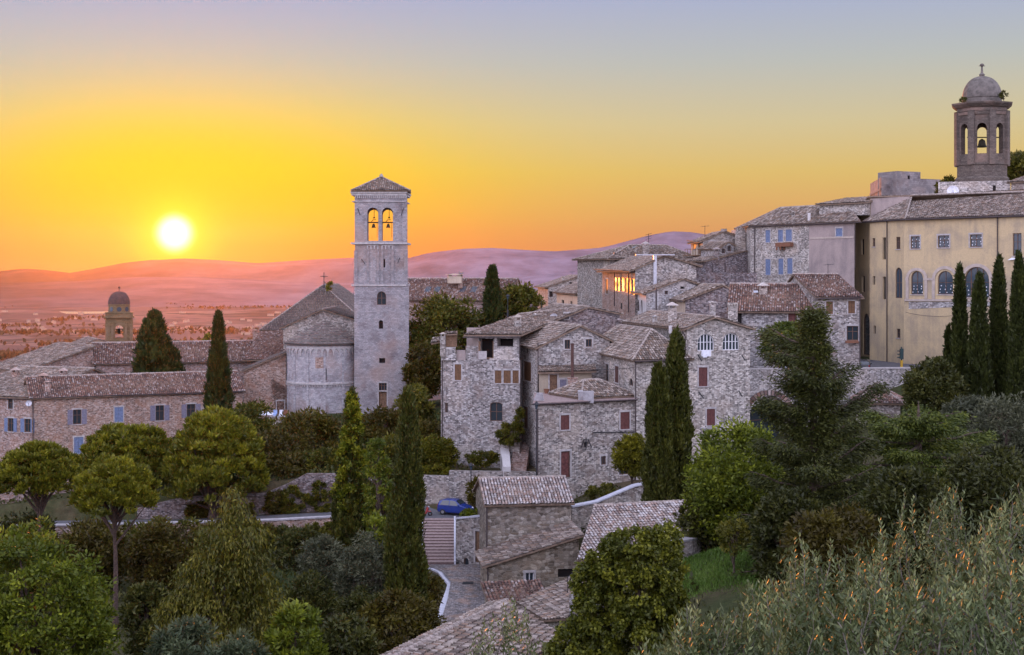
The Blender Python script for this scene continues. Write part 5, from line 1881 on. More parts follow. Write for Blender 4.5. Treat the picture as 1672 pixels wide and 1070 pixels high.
h = House('dark_gable_house', 'dark brown stone house with long low roof and orange lit eave', 'house', base(1117, 171, -8), ['stone_dark', 'cream_plaster'], 'tile', ROW)
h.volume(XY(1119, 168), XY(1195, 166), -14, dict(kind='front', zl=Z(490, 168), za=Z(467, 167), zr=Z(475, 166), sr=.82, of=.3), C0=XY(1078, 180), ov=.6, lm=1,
         lwins=[(1088, 492, 1092, 505, 'slit'), (1100, 493, 1104, 506, 'slit')])
h.gutter(P(1114, 492.5, 167.4), P(1074, 488.5, 180.4))
h.done()

h = House('red_roof_house', 'stone house with steep reddish tile roof and skylight', 'house', base(1190, 163, -9), ['stone', 'stone_dark'], 'tile_red', ROW)
h.volume(XY(1191, 161), XY(1334, 159), -14, dict(kind='side', ze=Z(508, 160), zr=Z(465.5, 167), tr=.5, oe=.3), D=12, ov=.5,
         wins=[(1197, 510, 1211, 531, 'void'), (1287, 511, 1301, 530, 'door'), (1245, 556, 1252, 562, 'slit'), (1288, 548, 1304, 566, 'door_wood')])
h.chimney(1246, 465, 164, 1.8, .9, 'gable')
mb = MB(); a_, b_, c_, d_ = P(1231, 484, 161.5), P(1238.5, 483.5, 161.5), P(1237, 480, 163), P(1229.5, 480.5, 163)
for v in (a_, b_, c_, d_): v.z += .4
mb.face([a_, b_, c_, d_]); h.part('skylight', mb, M['metal_pale'])
h.done()

h = House('small_tiled_house', 'narrow stone house with brown windows and mossy tiled roof beside ochre building', 'house', base(1335, 158, -12), ['stone', 'stone_dark'], 'tile_red', ROW)
h.volume(XY(1335, 158), XY(1404.5, 156.6), -16, dict(kind='side', ze=Z(486, 158), zr=Z(450, 166), tr=.58, oe=.3), C0=XY(1274, 172), ov=.45, wins=[
    (1349, 492.5, 1360, 513, 'shut_wood'), (1385, 491.5, 1396, 512, 'shut_wood'), (1382.5, 532.5, 1401.5, 556, 'm2')], lwins=[(1304, 482, 1308, 489, 'slit')])
h.gutter(P(1332, 488, 157.5), P(1406, 487, 156.2)); h.pipe(1404, 478, 598, 156.5)
mb = MB()
q = P(1391, 560.5, 156.4); mb.box(q, 1.4, .4, .3); h.part('planter', mb, M['terracotta'])
h.done()

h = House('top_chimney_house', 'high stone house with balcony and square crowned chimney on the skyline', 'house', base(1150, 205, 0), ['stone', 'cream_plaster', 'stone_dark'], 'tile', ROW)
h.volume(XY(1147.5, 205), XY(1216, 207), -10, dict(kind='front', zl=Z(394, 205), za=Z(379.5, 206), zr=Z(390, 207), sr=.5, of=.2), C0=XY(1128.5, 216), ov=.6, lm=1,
         wins=[(1159, 395, 1168, 407, 'm2')], lwins=[(1131.5, 398, 1136.5, 408, 'shut_wood'), (1139.5, 397.5, 1144, 415, 'door_wood')])
h.gutter(P(1145, 396.5, 204.5), P(1122, 393, 216.4))
h.chimney(1182, 375, 207, 2.0, .8, 'crown'); h.chimney(1209, 373, 203.5, 6.0, 1.2, 'crown')
mb = MB(); q = P(1130, 418, 206); mb.box(q, 2.4, 2.0, .12)
for k in range(7): mb.box(q + Vector((-1.15 + .38 * k, -1.0, .12)), .08, .08, .8)
mb.box(q + Vector((0, -1.0, .92)), 2.4, .1, .08)
h.part('balcony', mb, M['wood'])
h.done()

h = House('dormer_house', 'low stone house with gabled dormer below the square crowned chimney', 'house', base(1153, 200, -3), ['stone_dark', 'grey_plaster', 'stone'], 'tile', ROW)
h.volume(XY(1153, 199), XY(1224, 202), -10, dict(kind='front', zl=Z(427, 199), za=Z(411, 201), zr=Z(413, 202), sr=.88, of=.2), D=8, ov=.5, m=0)
h.volume(XY(1175, 200.5), XY(1198, 201.5), -2, dict(kind='front', zl=Z(406, 200.5), za=Z(396, 201), zr=Z(401, 201.5), sr=.6, of=.2), D=5, ov=.3, m=2, wins=[
    (1178.5, 406, 1184, 414, 'm2_nosur'), (1188, 402, 1194, 411, 'm2_nosur')])
h.pipe(1163.5, 430, 448, 198.9); h.pipe(1184, 430, 448, 198.9)
h.chimney(1170, 406, 200, 2.2, .8, 'gable')
h.done()

# --- tall house with blue shutters
h = House('blue_shutter_house', 'tall stone and plaster house with bright blue shutters', 'house', base(1226, 199, -6), ['stone_pale', 'grey_plaster'], 'tile', ROW)
A, B = XY(1225.5, 199), XY(1395, 182.8)
Mid = A.lerp(B, .585)
xm = CX + F * Mid.x / Mid.y
ze = Z(369.5, 199)
sh = [(1250, 376, 1257.5, 396), (1270.5, 375.5, 1278.5, 395), (1283, 375, 1293, 394), (1250, 423.5, 1258, 449), (1271, 422.5, 1279, 448), (1285.5, 422, 1294, 447)]
D = 13
bk = Vector((.4, 20))  # unseen rear lengthened to keep the sun off the ochre wall beside it
h.wall(A, Mid, -14, [(0, ze), (1, ze)], [(*s, 'shut_blue') for s in sh], 0)
h.wall(Mid, B, -14, [(0, ze), (1, ze)], [(1365, 373, 1375.5, 386, 'shut_blue')], 1)
h.wall(B + bk, A + bk, -14, [(0, ze), (1, ze)]); h.wall(A + bk, A, -14, [(0, ze), (1, ze)]); h.wall(B, B + bk, -14, [(0, ze), (1, ze)])
o = .55
dx_ = (B - A).normalized(); dy_ = bk.normalized()
q3 = lambda s, t, z: Vector((A.x + dx_.x * s + dy_.x * t, A.y + dx_.y * s + dy_.y * t, z))
L = (B - A).length
zr_ = Z(339.5, 196)
a, b, e, c = q3(-o, -o, ze - .1), q3(L + 1, -o, ze - .1), q3(L + 1, D + o, ze - .1), q3(-o, D + o, ze - .1)
r0, r1 = q3(7.5, D / 2, zr_), q3(L + 1, D / 2, zr_)
h.slope([a, b, r1, r0]); h.slope([e, c, r0, r1]); h.slope([c, a, r0])
h.ridge(a, r0); h.ridge(c, r0); h.ridge(r0, r1)
h.volume(XY(1338, 190), XY(1412, 184), 7.5, dict(kind='shed', zf=Z(334, 188), zk=Z(325, 192)), D=6, m=0, ov=.4)
h.gutter(a + Vector((0, -.1, .02)), b + Vector((0, -.1, .02)))
h.pipe(1232, 372, 470, 198.2); h.pipe(1396, 362, 440, 182.4)
h.chimney(1321, 348, 190, 1.3, .35, 'none', M['white_plaster']); h.chimney(1295, 345, 194, .9, .4)
mb = MB(); q = P(1280, 403, 193.2); mb.box(q + Vector((0, -.25, 0)), 2.9, .6, .55, math.atan2(dx_.y, dx_.x))
for px in (1268, 1274, 1280, 1286, 1292): mb.box(P(px, 408.5, 193.4), .2, .4, .42)
h.part('balcony_planter', mb, M['terracotta'])
mb = MB()
u0 = Mid.lerp(B, .02) ; u1 = Mid.lerp(B, .99)
zc_ = Z(388, u0.y)
for (p, q) in ((u0, u1),):
    n_ = -perp_in(A, B) * .06
    mb.face([(p.x + n_.x, p.y + n_.y, zc_ - .22), (q.x + n_.x, q.y + n_.y, zc_ - .22), (q.x + n_.x, q.y + n_.y, zc_), (p.x + n_.x, p.y + n_.y, zc_)])
    mb.face([(p.x + n_.x, p.y + n_.y, zc_), (q.x + n_.x, q.y + n_.y, zc_), (q.x, q.y, zc_), (p.x, p.y, zc_)])
h.part('string_course', mb, M['ochre_trim'])
h.done()

# --- ochre building
h = House('ochre_building', 'large ochre plaster building with arched windows full of paper stars', 'building', base(1476, 175, -12), ['ochre', 'stone', 'grey_plaster'], 'tile')
A, B = XY(1476, 175), XY(1720, 160.2)
C0 = XY(1420, 183)
ze = Z(358.5, 175)
fw = [(1487, 386, 1502, 406.5, 'sky_stars_m2'), (1531.4, 384.6, 1550, 404.5, 'sky_stars_m2'), (1583.6, 383, 1603, 403.5, 'sky_stars_m2'), (1653.6, 381, 1668, 418, 'sky_m2_nosur'),
      (1487.5, 443, 1507, 481, 'arch_sky_stars_m2_sill'), (1531.2, 442.5, 1556, 481, 'arch_sky_stars_m2_sill'), (1575, 436, 1615, 486, 'arch_sky_stars_m4_sill'), (1464, 700, 1465, 701, 'slit')][:7]
lw = [(1424.5, 389, 1429, 403, 'm2_nosur'), (1441, 388, 1446.5, 424, 'slit'), (1463, 387, 1470, 407, 'm2_nosur'), (1461.8, 437, 1473, 487, 'arch_sky_m2'), (1425, 451, 1429, 465, 'slit'),
      (1441, 452, 1446.5, 489, 'slit'), (1426, 532, 1430, 545, 'slit'), (1464, 537, 1470, 552, 'm2_nosur')]
Dv = (C0 - A)
bkv = perp_in(A, B) * 14
h.wall(A, B, -16, [(0, ze), (1, ze)], fw, 0)
h.wall(C0, A, -16, [(0, ze), (1, ze)], lw, 0)
# the far corner and rear
G = C0 + bkv * .8
h.wall(B, B + bkv, -16, [(0, ze), (1, ze)], (), 0); h.wall(B + bkv, G, -16, [(0, ze), (1, ze)], (), 0)
a = P(1409, 364, 184.6); b = P(1478, 359.6, 174.3); cR = P(1730, 352, 159.6)
rl, rr = P(1489, 321, 183), P(1740, 313.5, 170)
h.slope([a, b, P(1545, 337, 182) if False else rl, P(1450, 340, 190)][:3])
h.slope([b, cR, rr, rl])
h.slope([Vector((rr.x + 1, rr.y + 9, ze)), Vector((rl.x - 1, rl.y + 10, ze)), rl, rr])
h.ridge(rl, rr); h.ridge(b, rl, .11); h.ridge(a, rl, .11)
h.gutter(a + Vector((-.1, -.1, .05)), b + Vector((-.1, -.15, .05)), .1); h.gutter(b + Vector((0, -.15, .05)), cR + Vector((0, -.15, .05)), .1)
# taller block to the left
A3, B3 = XY(1421.5, 184.5), XY(1486, 182)
C3 = XY(1395.5, 190.5)
z3, z4 = Z(322.5, 184), Z(361, 190.5)
h.wall(A3, B3, -16, [(0, z3), (1, z3)], (), 2)
h.wall(C3, A3, -16, [(0, z4), (1, z3)], [(1406, 390.5, 1411, 416, 'slit'), (1407, 451, 1412, 477, 'slit'), (1409, 512, 1420, 580, 'arch_void')], 0)
h.wall(B3, B3 + (C3 - A3), -16, [(0, z3), (1, z4)]); h.wall(B3 + (C3 - A3), C3, -16, [(0, z4), (1, z4)])
q = C3 - A3
ap = lambda v, z: Vector((v.x, v.y, z))
h.slope([ap(B3 + q * 1.03 + Vector((.3, 0)), z4 - .1), ap(C3 + q * .03 - Vector((.4, 0)), z4 - .1), ap(A3 - q * .02 - Vector((.4, 0)), z3 + .05), ap(B3 - q * .02 + Vector((.3, 0)), z3 + .05)])
h.pipe(1448, 362, 598, 178.8); h.pipe(1396, 368, 470, 199); h.pipe(1628.5, 352, 440, 165.4); h.pipe(1402, 470, 600, 192)
# arch mouldings and the sill band of the loggia
d = (B - A).normalized(); inn = perp_in(A, B)
fp = lambda px, py, k: (lambda u: Vector((A.x + d.x * u - inn.x * k, A.y + d.y * u - inn.y * k, Z(py, (A + d * u).y))))(House.ray_u(A, d, px))
mb = MB()
for (xc, rpx, yc, wd) in ((1497, 17.5, 455, 4.5), (1543.5, 21.5, 456, 5), (1595, 26.5, 457, 5.5)):
    prev = None
    for k in range(15):
        t = math.pi * k / 14
        o_, i_ = (xc + rpx * math.cos(t), yc - rpx * math.sin(t)), (xc + (rpx - wd) * math.cos(t), yc - (rpx - wd) * math.sin(t))
        if prev:
            mb.face([fp(*prev[1], .10), fp(*prev[0], .10), fp(*o_, .10), fp(*i_, .10)])
            mb.face([fp(*prev[0], .10), fp(*prev[0], 0), fp(*o_, 0), fp(*o_, .10)])
            mb.face([fp(*prev[1], 0), fp(*prev[1], .10), fp(*i_, .10), fp(*i_, 0)])
        prev = (o_, i_)
    for sx in (-1, 1):
        x0_, x1_ = sorted((xc + sx * rpx, xc + sx * (rpx - wd)))
        q = [fp(x0_, 488, .10), fp(x1_, 488, .10), fp(x1_, yc, .10), fp(x0_, yc, .10)]
        mb.face(q)
        r_ = [fp(x0_, 488, 0), fp(x1_, 488, 0), fp(x1_, yc, 0), fp(x0_, yc, 0)]
        for i in range(4): mb.face([q[i], r_[i], r_[(i + 1) % 4], q[(i + 1) % 4]])
for (x0_, x1_, y0_, y1_, k_) in ((1478, 1622, 488.5, 492, .16), (1508.5, 1525, 454, 458, .14), (1479, 1484, 454, 458, .14), (1560, 1571, 454, 458, .14)):
    q = [fp(x0_, y1_, k_), fp(x1_, y1_, k_), fp(x1_, y0_, k_), fp(x0_, y0_, k_)]
    mb.face(q)
    r_ = [fp(x0_, y1_, 0), fp(x1_, y1_, 0), fp(x1_, y0_, 0), fp(x0_, y0_, 0)]
    for i in range(4): mb.face([q[i], r_[i], r_[(i + 1) % 4], q[(i + 1) % 4]])
h.part('arch_moulding', mb, M['ochre_trim'])
mb = MB()
q = [fp(1484, 505, .03), fp(1524, 503, .03), fp(1622, 500, .03), fp(1622, 493, .03), fp(1484, 493, .03)]
mb.face(q, 0, [(0, 0), (3, 0), (10, 0), (10, .6), (0, .6)])
h.part('bare_masonry', mb, M['stone_pale'])
mb = MB(); a_, b_, c_, d_ = P(1645, 425, 164.1), P(1672, 423, 162.6), P(1672, 417, 163.4), P(1656, 418.5, 164)
mb.face([a_, b_, c_, d_]); h.part('awning', mb, M['white_cloth'])
h.chimney(1554, 308, 187, 1.6, .5)
h.done()

# --- octagonal bell tower on the skyline
def dome_tower():
    Y = 206.0
    s = Y / F
    cx = X(1603, Y + 3.9)
    root = empty('octagonal_bell_tower', (cx, Y + 4, 4))
    tag(root, 'weathered brown octagonal bell tower with round dome and plants on its cornice', 'bell tower')
    r = 42.5 * s
    cy = Y + r
    rot = R(-90 + 4)
    zb, z0, z1, z2, zc, zd = Z(345, Y), Z(296, Y), Z(268, Y), Z(179, Y), Z(166.5, Y), Z(160, Y)
    mb = MB()

    def corner(k, rr): return Vector((cx + rr * math.cos(rot + k * math.pi / 4), cy + rr * math.sin(rot + k * math.pi / 4)))

    for k in range(8):
        a, b = corner(k, r), corner(k + 1, r)
        d = (b - a).normalized(); L = (b - a).length
        inn = Vector((-d.y, d.x))
        ops = []
        loops = [[(0, z1), (L, z1), (L, z2), (0, z2)], House.hole(L * .27, L * .73, Z(250, Y), Z(200, Y), 'arch')]
        to3 = lambda p, q=0.0: (a.x + d.x * p[0] + inn.x * q, a.y + d.y * p[0] + inn.y * q, p[1])
        flat = [p for lp in loops for p in lp]
        for t in tessellate_polygon([[Vector((p[0], p[1], 0)) for p in lp] for lp in loops]):
            q = [flat[i] for i in t]
            ar = (q[1][0] - q[0][0]) * (q[2][1] - q[0][1]) - (q[2][0] - q[0][0]) * (q[1][1] - q[0][1])
            if ar < 0: q = q[::-1]
            mb.face([to3(p) for p in q], 0, [(p[0] + k * 3.3, p[1]) for p in q])
            mb.face([to3(p, .8) for p in reversed(q)], 0, [(p[0] + k * 3.3, p[1]) for p in reversed(q)])
        lp = loops[1]
        for i in range(len(lp)):
            p, q = lp[i], lp[(i + 1) % len(lp)]
            mb.face([to3(p), to3(q), to3(q, .8), to3(p, .8)], 0, [(0, p[1]), (0, q[1]), (.8, q[1]), (.8, p[1])])
        # paired pilasters on the corners
    mb.build('belfry', M['ashlar_brown'], root)
    mb = MB()
    for k in range(8):
        p = corner(k, r + .02)
        mb.box((p.x, p.y, z1), .95, .5, z2 - z1, rot + k * math.pi / 4 + math.pi / 2)
    mb.build('pilasters', M['ashlar_brown'], root)

    def oc(prof):
        mb = MB()
        mb.lathe((cx, cy, 0), prof, 8, 0, rot=rot)
        mb.build('cornice', M['ashlar_brown'], root)

    oc([(r * 1.0, z0), (r * 1.0, z1), (r * 1.04, z1 + .02), (r * 1.04, z1 + .25), (r * .98, z1 + .3)])
    oc([(r * 1.08, z0 - .3), (r * 1.08, z0 + .5), (r * 1.0, z0 + .8)])
    oc([(r * .9, z2 - .6), (r * 1.05, z2 - .6), (r * 1.07, z2 - .2), (r * 1.0, z2 - .15), (r * 1.0, zc - .7), (r * 1.08, zc - .55), (r * 1.20, zc - .15), (r * 1.22, zc + .1), (r * .8, zc + .35)])
    mb = MB()
    rd = 31.5 * s
    zt = Z(119, Y)
    prof = [(rd, zc), (rd, zd + .3), (rd * 1.03, zd + .4), (rd * 1.03, zd + .6)]
    prof += [(rd * math.cos(t * math.pi / 2) ** .85, zd + .6 + (zt - zd - .6) * math.sin(t * math.pi / 2) ** 1.05) for t in np.linspace(0, .96, 11)] + [(0, zt)]
    mb.lathe((cx, cy, 0), prof, 16)
    dm = mb.build('dome', M['lead'], root)
    mb = MB()
    mb.lathe((cx, cy, zt - .5), [(.75, 0), (.5, .35), (.35, .5), (.45, .75), (.2, 1.0), (.12, 1.9), (.3, 2.1), (.3, 2.3), (0, 2.45)], 10)
    mb.tube([(cx - .45, cy, zt + 1.55), (cx + .45, cy, zt + 1.55)], .06, 5)
    mb.build('finial', M['lead'], dm)
    mb = MB()
    for dy in (-1.4,):
        mb.tube([(cx - r * .7, cy + dy, Z(222, Y)), (cx + r * .7, cy + dy, Z(222, Y))], .09)
    mb.lathe((cx, cy, Z(228, Y)), [(.8, -.8), (.6, -.5), (.45, .2), (0, .5)], 12)
    mb.build('bell', M['bronze'], root)
    return root, cx, cy, zc, r


DT = dome_tower()

h = House('tower_base_house', 'pale stone house under the octagonal bell tower', 'house', base(1590, 203, 4), ['stone_pale'], 'tile')
h.volume(XY(1532, 202), XY(1650, 199), -4, dict(kind='flat', z=Z(296.5, 201)), D=16, wins=[(1621, 303, 1626, 313, 'slit')])
h.done()
h = House('skyline_house', 'low stone house right of the octagonal bell tower with dark trees behind', 'house', base(1660, 198, 4), ['stone'], 'tile')
h.volume(XY(1651, 199), XY(1760, 190), -4, dict(kind='side', ze=Z(297, 197), zr=Z(283, 202), tr=.5), D=12)
h.done()

# --- fort-like block on the skyline
h = House('fort', 'flat topped square fort on the skyline with one orange sunlit side', 'fort', base(1480, 252, 8), ['fort'], 'tile')
A, B = XY(1439, 250), XY(1536, 256)
h.volume(A, B, -4, dict(kind='flat', z=Z(298, 250), par=.9), C0=XY(1421, 268), wins=[(1465, 303, 1470, 310, 'slit')])
h.volume(XY(1464.5, 249.6), XY(1503, 252), 8, dict(kind='flat', z=Z(288, 250), par=.9), D=5, wins=[(1482, 287, 1486, 293, 'slit')])
mb = MB()
for (p, q) in ((XY(1421, 268), A),):
    n_ = Vector((-(q - p).y, (q - p).x)).normalized() * -.0
    d_ = (q - p).normalized(); o_ = Vector((d_.y, -d_.x)) * .15
    z_ = Z(311, 250)
    mb.face([(p.x + o_.x, p.y + o_.y, z_), (q.x + o_.x, q.y + o_.y, z_), (q.x + o_.x, q.y + o_.y, z_ + .4), (p.x + o_.x, p.y + o_.y, z_ + .4)])
    mb.face([(p.x + o_.x, p.y + o_.y, z_ + .4), (q.x + o_.x, q.y + o_.y, z_ + .4), (q.x, q.y, z_ + .4), (p.x, p.y, z_ + .4)])
h.part('string_course', mb, M['fort'])
h.done()

# --- foreground roofs
h = House('shed_house', 'square stone outbuilding with small red and white tiled roof', 'outbuilding', base(800, 120, -26), ['stone_brown'], 'tile_pale')
h.volume(XY(794, 120), XY(932.5, 121), -29, dict(kind='side', ze=Z(824, 120), zr=Z(784, 124), tr=.5, oe=.25, pitch=.3), D=8, ov=.4)
h.pipe(795, 828, 895, 119.9, r=.08)
h.done()

h = House('lean_to_house', 'stone lean-to with sloping stone edged roof below the square outbuilding', 'outbuilding', base(800, 114, -27), ['stone_brown'], 'tile')
h.volume(XY(796, 114), XY(945, 115), -30, dict(kind='shedx', zl=Z(924, 114), zr=Z(877, 115)), D=5.2, ov=.45,
         wins=[(857.5, 935, 872, 951, 'white_m2'), (911, 929, 944, 943, 'void')])
h.pipe(796.5, 928, 990, 113.9, r=.07)
h.done()

h = House('barn', 'low barn with broad corrugated clay tile roof behind the ivy mound', 'outbuilding', base(950, 107, -24), ['stone_brown'], 'tile_pale')
h.volume(XY(948, 104.5), XY(1128, 107), -28, dict(kind='side', ze=Z(914, 104.5), zr=Z(826, 114), tr=.62, oe=.25), C0=XY(950, 118.5) + Vector((2.0, 0)), ov=.45)
h.pipe(951, 918, 960, 104.3, r=.08)
h.done()

h = House('porch', 'small tiled porch roof below the lean-to window', 'outbuilding', base(840, 109, -27), ['stone_brown'], 'tile_red')
h.volume(XY(802, 108.6), XY(890, 109.4), -30, dict(kind='shed', zf=Z(985, 108.6), zk=Z(956, 111.6)), D=3.0, ov=.3)
h.done()

h = House('corner_roof_house', 'stone house with pale uneven tiled roof and small roof railing beside the ivy mound', 'outbuilding', base(890, 94, -26), ['stone_brown', 'stone'], 'tile')
p0, p1, p2 = P(845, 988, 100), P(888, 1016, 93.3), P(929, 1013, 91.5)
p3 = on_plane(970, 930, p0, p1, p2)
h.slope([p0, p1, p2, p3])
v2 = lambda p: Vector((p.x, p.y))
h.wall(v2(p0) + Vector((.4, -.2)), v2(p1) + Vector((.3, .3)), -30, [(0, p0.z), (1, p1.z)], m=0)
h.wall(v2(p1) + Vector((.3, .3)), v2(p2) + Vector((-.1, .3)), -30, [(0, p1.z), (1, p2.z)], m=0)
h.wall(v2(p2) + Vector((-.1, .3)), v2(p3) + Vector((-.1, -.3)), -30, [(0, p2.z), (1, p3.z)], m=1)
h.wall(v2(p3) + Vector((-.1, -.3)), v2(p0) + Vector((.4, -.2)), -30, [(0, p3.z), (1, p0.z)], m=0)
h.volume(XY(929.5, 90.6), XY(1000, 90.9), -28, dict(kind='flat', z=Z(970, 90.6)), C0=XY(930, 91.7), m=1, under=False)
mb = MB()
for k in range(8):
    q = P(927 + k * 4.6, 968 - k * 4.2, 91.0 + .5 * k); mb.tube([q, q + Vector((0, 0, 1.0))], .025, 4)
mb.tube([P(927, 968, 91) + Vector((0, 0, 1)), P(927 + 7 * 4.6, 968 - 7 * 4.2, 94.5) + Vector((0, 0, 1))], .03, 4)
h.part('railing', mb, M['iron'])
h.done()

h = House('near_roof_house', 'nearest house showing only its broad low ridged roof of clay tiles', 'house', base(760, 74, -22), ['stone_brown'], 'tile')
R0, R1 = P(828, 985, 80), P(630, 1085, 68.2)
e1 = P(925, 1047, 75.2)
e0 = e1 + (R1 - R0)
h.slope([e0, e1, R0, R1], pitch=.24, course=.42)
f0 = P(803, 989, 83.5)
f1 = f0 + (R1 - R0)
h.slope([f0, f1, R1, R0], pitch=.24)
h.ridge(R1, R0, .15)
g2 = lambda p, dx, dy: Vector((p.x + dx, p.y + dy))
h.wall(g2(f1, .3, -.2), g2(e0, -.3, .5), -27, [(0, f1.z), (.5, R1.z), (1, e0.z)])
h.wall(g2(e0, -.3, .5), g2(e1, -.4, .4), -27, [(0, e0.z), (1, e1.z)])
h.wall(g2(e1, -.4, .4), g2(f0, -.2, -.3), -27, [(0, e1.z), (.5, R0.z), (1, f0.z)])
h.wall(g2(f0, -.2, -.3), g2(f1, .3, -.2), -27, [(0, f0.z), (1, f1.z)])
h.done()

# --- roof below the parapet on the right
h = House('low_tiled_house', 'small tiled roof tucked below the street parapet beside the cypresses', 'house', base(1440, 150, -14), ['stone'], 'tile_red', ROW)
h.volume(XY(1398, 147), XY(1470, 146), -18, dict(kind='hip', ze=Z(658, 147), zr=Z(627, 151), hl=2.5, hr=2.5), D=7, ov=.4)
h.done()

# ------------------------------------------------------------------ walls, street, stairs
# parapet carried on the big arch beside the twin-window house
def arch_bridge():
    h = House('arched_street_wall', 'street parapet wall carried on one large brick edged arch', 'wall', base(1224, 146, -18), ['stone_pale', 'stone_warm'], 'tile')
    A, B = XY(1221, 146.4), XY(1345, 151)
    B2 = XY(1512, 157)
    h.wall(A, B, -22, [(0, Z(601.5, 146.4)), (1, Z(601, 151))], [(1222, 646, 1290, 730, 'arch_void')], 0, depth=2.6)
    h.wall(B, B2, -22, [(0, Z(601, 151)), (1, Z(600, 157))], (), 0)
    n = Vector((.2, .55))
    h.wall(B2 + n, B + n, -14, [(0, Z(600, 157)), (1, Z(601, 151))]); h.wall(B + n, A + n, -14, [(0, Z(601, 151)), (1, Z(601.5, 146.4))])
    for p, q, za, zb_ in ((A, B, Z(601.5, 146.4), Z(601, 151)), (B, B2, Z(601, 151), Z(600, 157))):
        h.trim.face([(p.x, p.y - .06, za + .004), (q.x, q.y - .06, zb_ + .004), (q.x + n.x, q.y + n.y, zb_ + .004), (p.x + n.x, p.y + n.y, za + .004)], 0, [(0, 0), (5, 0), (5, .5), (0, .5)])
        h.trim.face([(p.x, p.y - .06, za - .14), (q.x, q.y - .06, zb_ - .14), (q.x, q.y - .06, zb_ + .004), (p.x, p.y - .06, za + .004)], 0)
    d = (B - A).normalized(); inn = perp_in(A, B)
    fp = lambda px, py, k: (lambda u: Vector((A.x + d.x * u - inn.x * k, A.y + d.y * u - inn.y * k, Z(py, (A + d * u).y))))(House.ray_u(A, d, px))
    mb = MB()
    xc, yc, r0, r1 = 1256, 680, 34.5, 43
    prev = None
    for k in range(22):
        t = math.pi * k / 21
        o_, i_ = (xc + r1 * math.cos(t), yc - r1 * math.sin(t)), (xc + r0 * math.cos(t), yc - r0 * math.sin(t))
        if prev:
            mb.face([fp(*prev[1], .05), fp(*prev[0], .05), fp(*o_, .05), fp(*i_, .05)], 0, [(k, 0), (k, 1), (k + 1, 1), (k + 1, 0)])
            mb.face([fp(*prev[0], .05), fp(*prev[0], 0), fp(*o_, 0), fp(*o_, .05)])
            mb.face([fp(*prev[1], 0), fp(*prev[1], .05), fp(*i_, .05), fp(*i_, 0)])
        prev = (o_, i_)
    h.part('arch_ring', mb, M['tile_red'])
    h.done()


arch_bridge()

wall_strip('retaining_wall', 'terrace retaining wall running behind the blue car', 'wall', [(672, 776, 147.2), (733, 778, 147.2), (733.5, 769, 147.2), (868, 771, 146.6), (880, 790, 140.8)], -26, .6, 'stone')
wall_strip('retaining_wall', 'upper garden wall overgrown with ivy left of the yellow green cypress', 'wall', [(224, 830, 147.5), (300, 812, 147.5), (432, 806, 147.5), (470, 790, 147.5), (500, 774, 147.5), (552, 774, 147.5), (672, 779, 147.2)], -27, .6, 'stone_dark')
wall_strip('retaining_wall', 'low road wall with pale coping above the grey olive trees', 'wall', [(225, 857, 138.0), (440, 851, 138.0), (552, 845, 138.0), (660, 842, 137.8), (688, 842, 137.8)], -30, .5, 'stone_warm', 'coping')
wall_strip('retaining_wall', 'road wall along the far left under the umbrella pines', 'wall', [(-60, 860, 138.2), (60, 860, 138.2), (225, 857, 138.1)], -31, .5, 'stone_warm', 'coping')
wall_strip('ramp_wall', 'sloping wall with pale coping behind the barn roof', 'wall', [(934, 829, 128), (975, 821, 129), (1036, 795, 130), (1058, 790, 130.4)], -26, .5, 'stone', 'white_coping', cw=.15)
wall_strip('garden_wall', 'short grey wall end beside the lawn', 'wall', [(1098, 889, 95), (1130, 883, 96.5), (1157, 878, 100)], -23, .9, 'stone', 'coping', cw=.05)
wall_strip('lawn_wall', 'low wall edging the lawn, half hidden by bushes', 'wall', [(1060, 925, 92), (1098, 892, 95)], -23, .6, 'stone')
wall_strip('street_kerb_wall', 'bending low wall with broad pale coping at the street edge', 'wall',
           [(688, 929, 125), (706, 931, 123.8), (717, 936, 122.6), (733, 956, 119), (730, 967, 117), (721, 992, 112.5), (716, 1012, 109)], -30, .35, 'stone_brown', 'white_coping', cw=.12)

# road, street and steps
def paving():
    mb = MB()
    n = 40
    V = []
    for k in range(n):
        x0, x1 = -80 + 86 * k / n, -80 + 86 * (k + 1) / n
        z0, z1 = ground(x0, 142) + .05, ground(x1, 142) + .05
        q = [(x0, 138.45, z0), (x1, 138.45, z1), (x1, 146.6, z1), (x0, 146.6, z0)]
        mb.face(q, 0, [(p[0], p[1]) for p in q])
    tag(mb.build('road', M['asphalt']), kind='structure')
    mb = MB()
    # lower street between the steps and the nearest roofs
    L = [(X(690, 125.2), 125.2), (X(708, 123.8), 123.8), (X(721, 122.4), 122.4), (X(736, 119), 119), (X(731, 114), 114), (X(720, 108), 108), (X(716, 100), 100)]
    Rr = [(X(796, 125.2), 125.2), (X(796, 123.8), 123.8), (X(796, 122.4), 122.4), (X(797, 119), 119), (X(798, 114), 114), (X(800, 108), 108), (X(806, 100), 100)]
    zs = [-25.95, -25.95, -25.98, -26.1, -26.4, -26.7, -26.85]
    for k in range(len(L) - 1):
        q = [(L[k + 1][0], L[k + 1][1], zs[k + 1]), (Rr[k + 1][0], Rr[k + 1][1], zs[k + 1]), (Rr[k][0], Rr[k][1], zs[k]), (L[k][0], L[k][1], zs[k])]
        mb.face(q, 0, [(p[0], p[1]) for p in q])
        if k == 0: mb.face([(L[0][0], L[0][1], -28), (Rr[0][0], Rr[0][1], -28), (Rr[0][0], Rr[0][1], zs[0]), (L[0][0], L[0][1], zs[0])][::-1], 0)
    tag(mb.build('street', M['cobble']), kind='structure')


paving()
mb = MB()
q = [(20, 147.2), (50, 158), (80, 158), (80, 190), (44, 190), (36, 176), (22, 172)]
mb.face([(x_, y_, -11.32) for x_, y_ in q], 0, q)
tag(mb.build('upper_street', M['asphalt']), kind='structure')


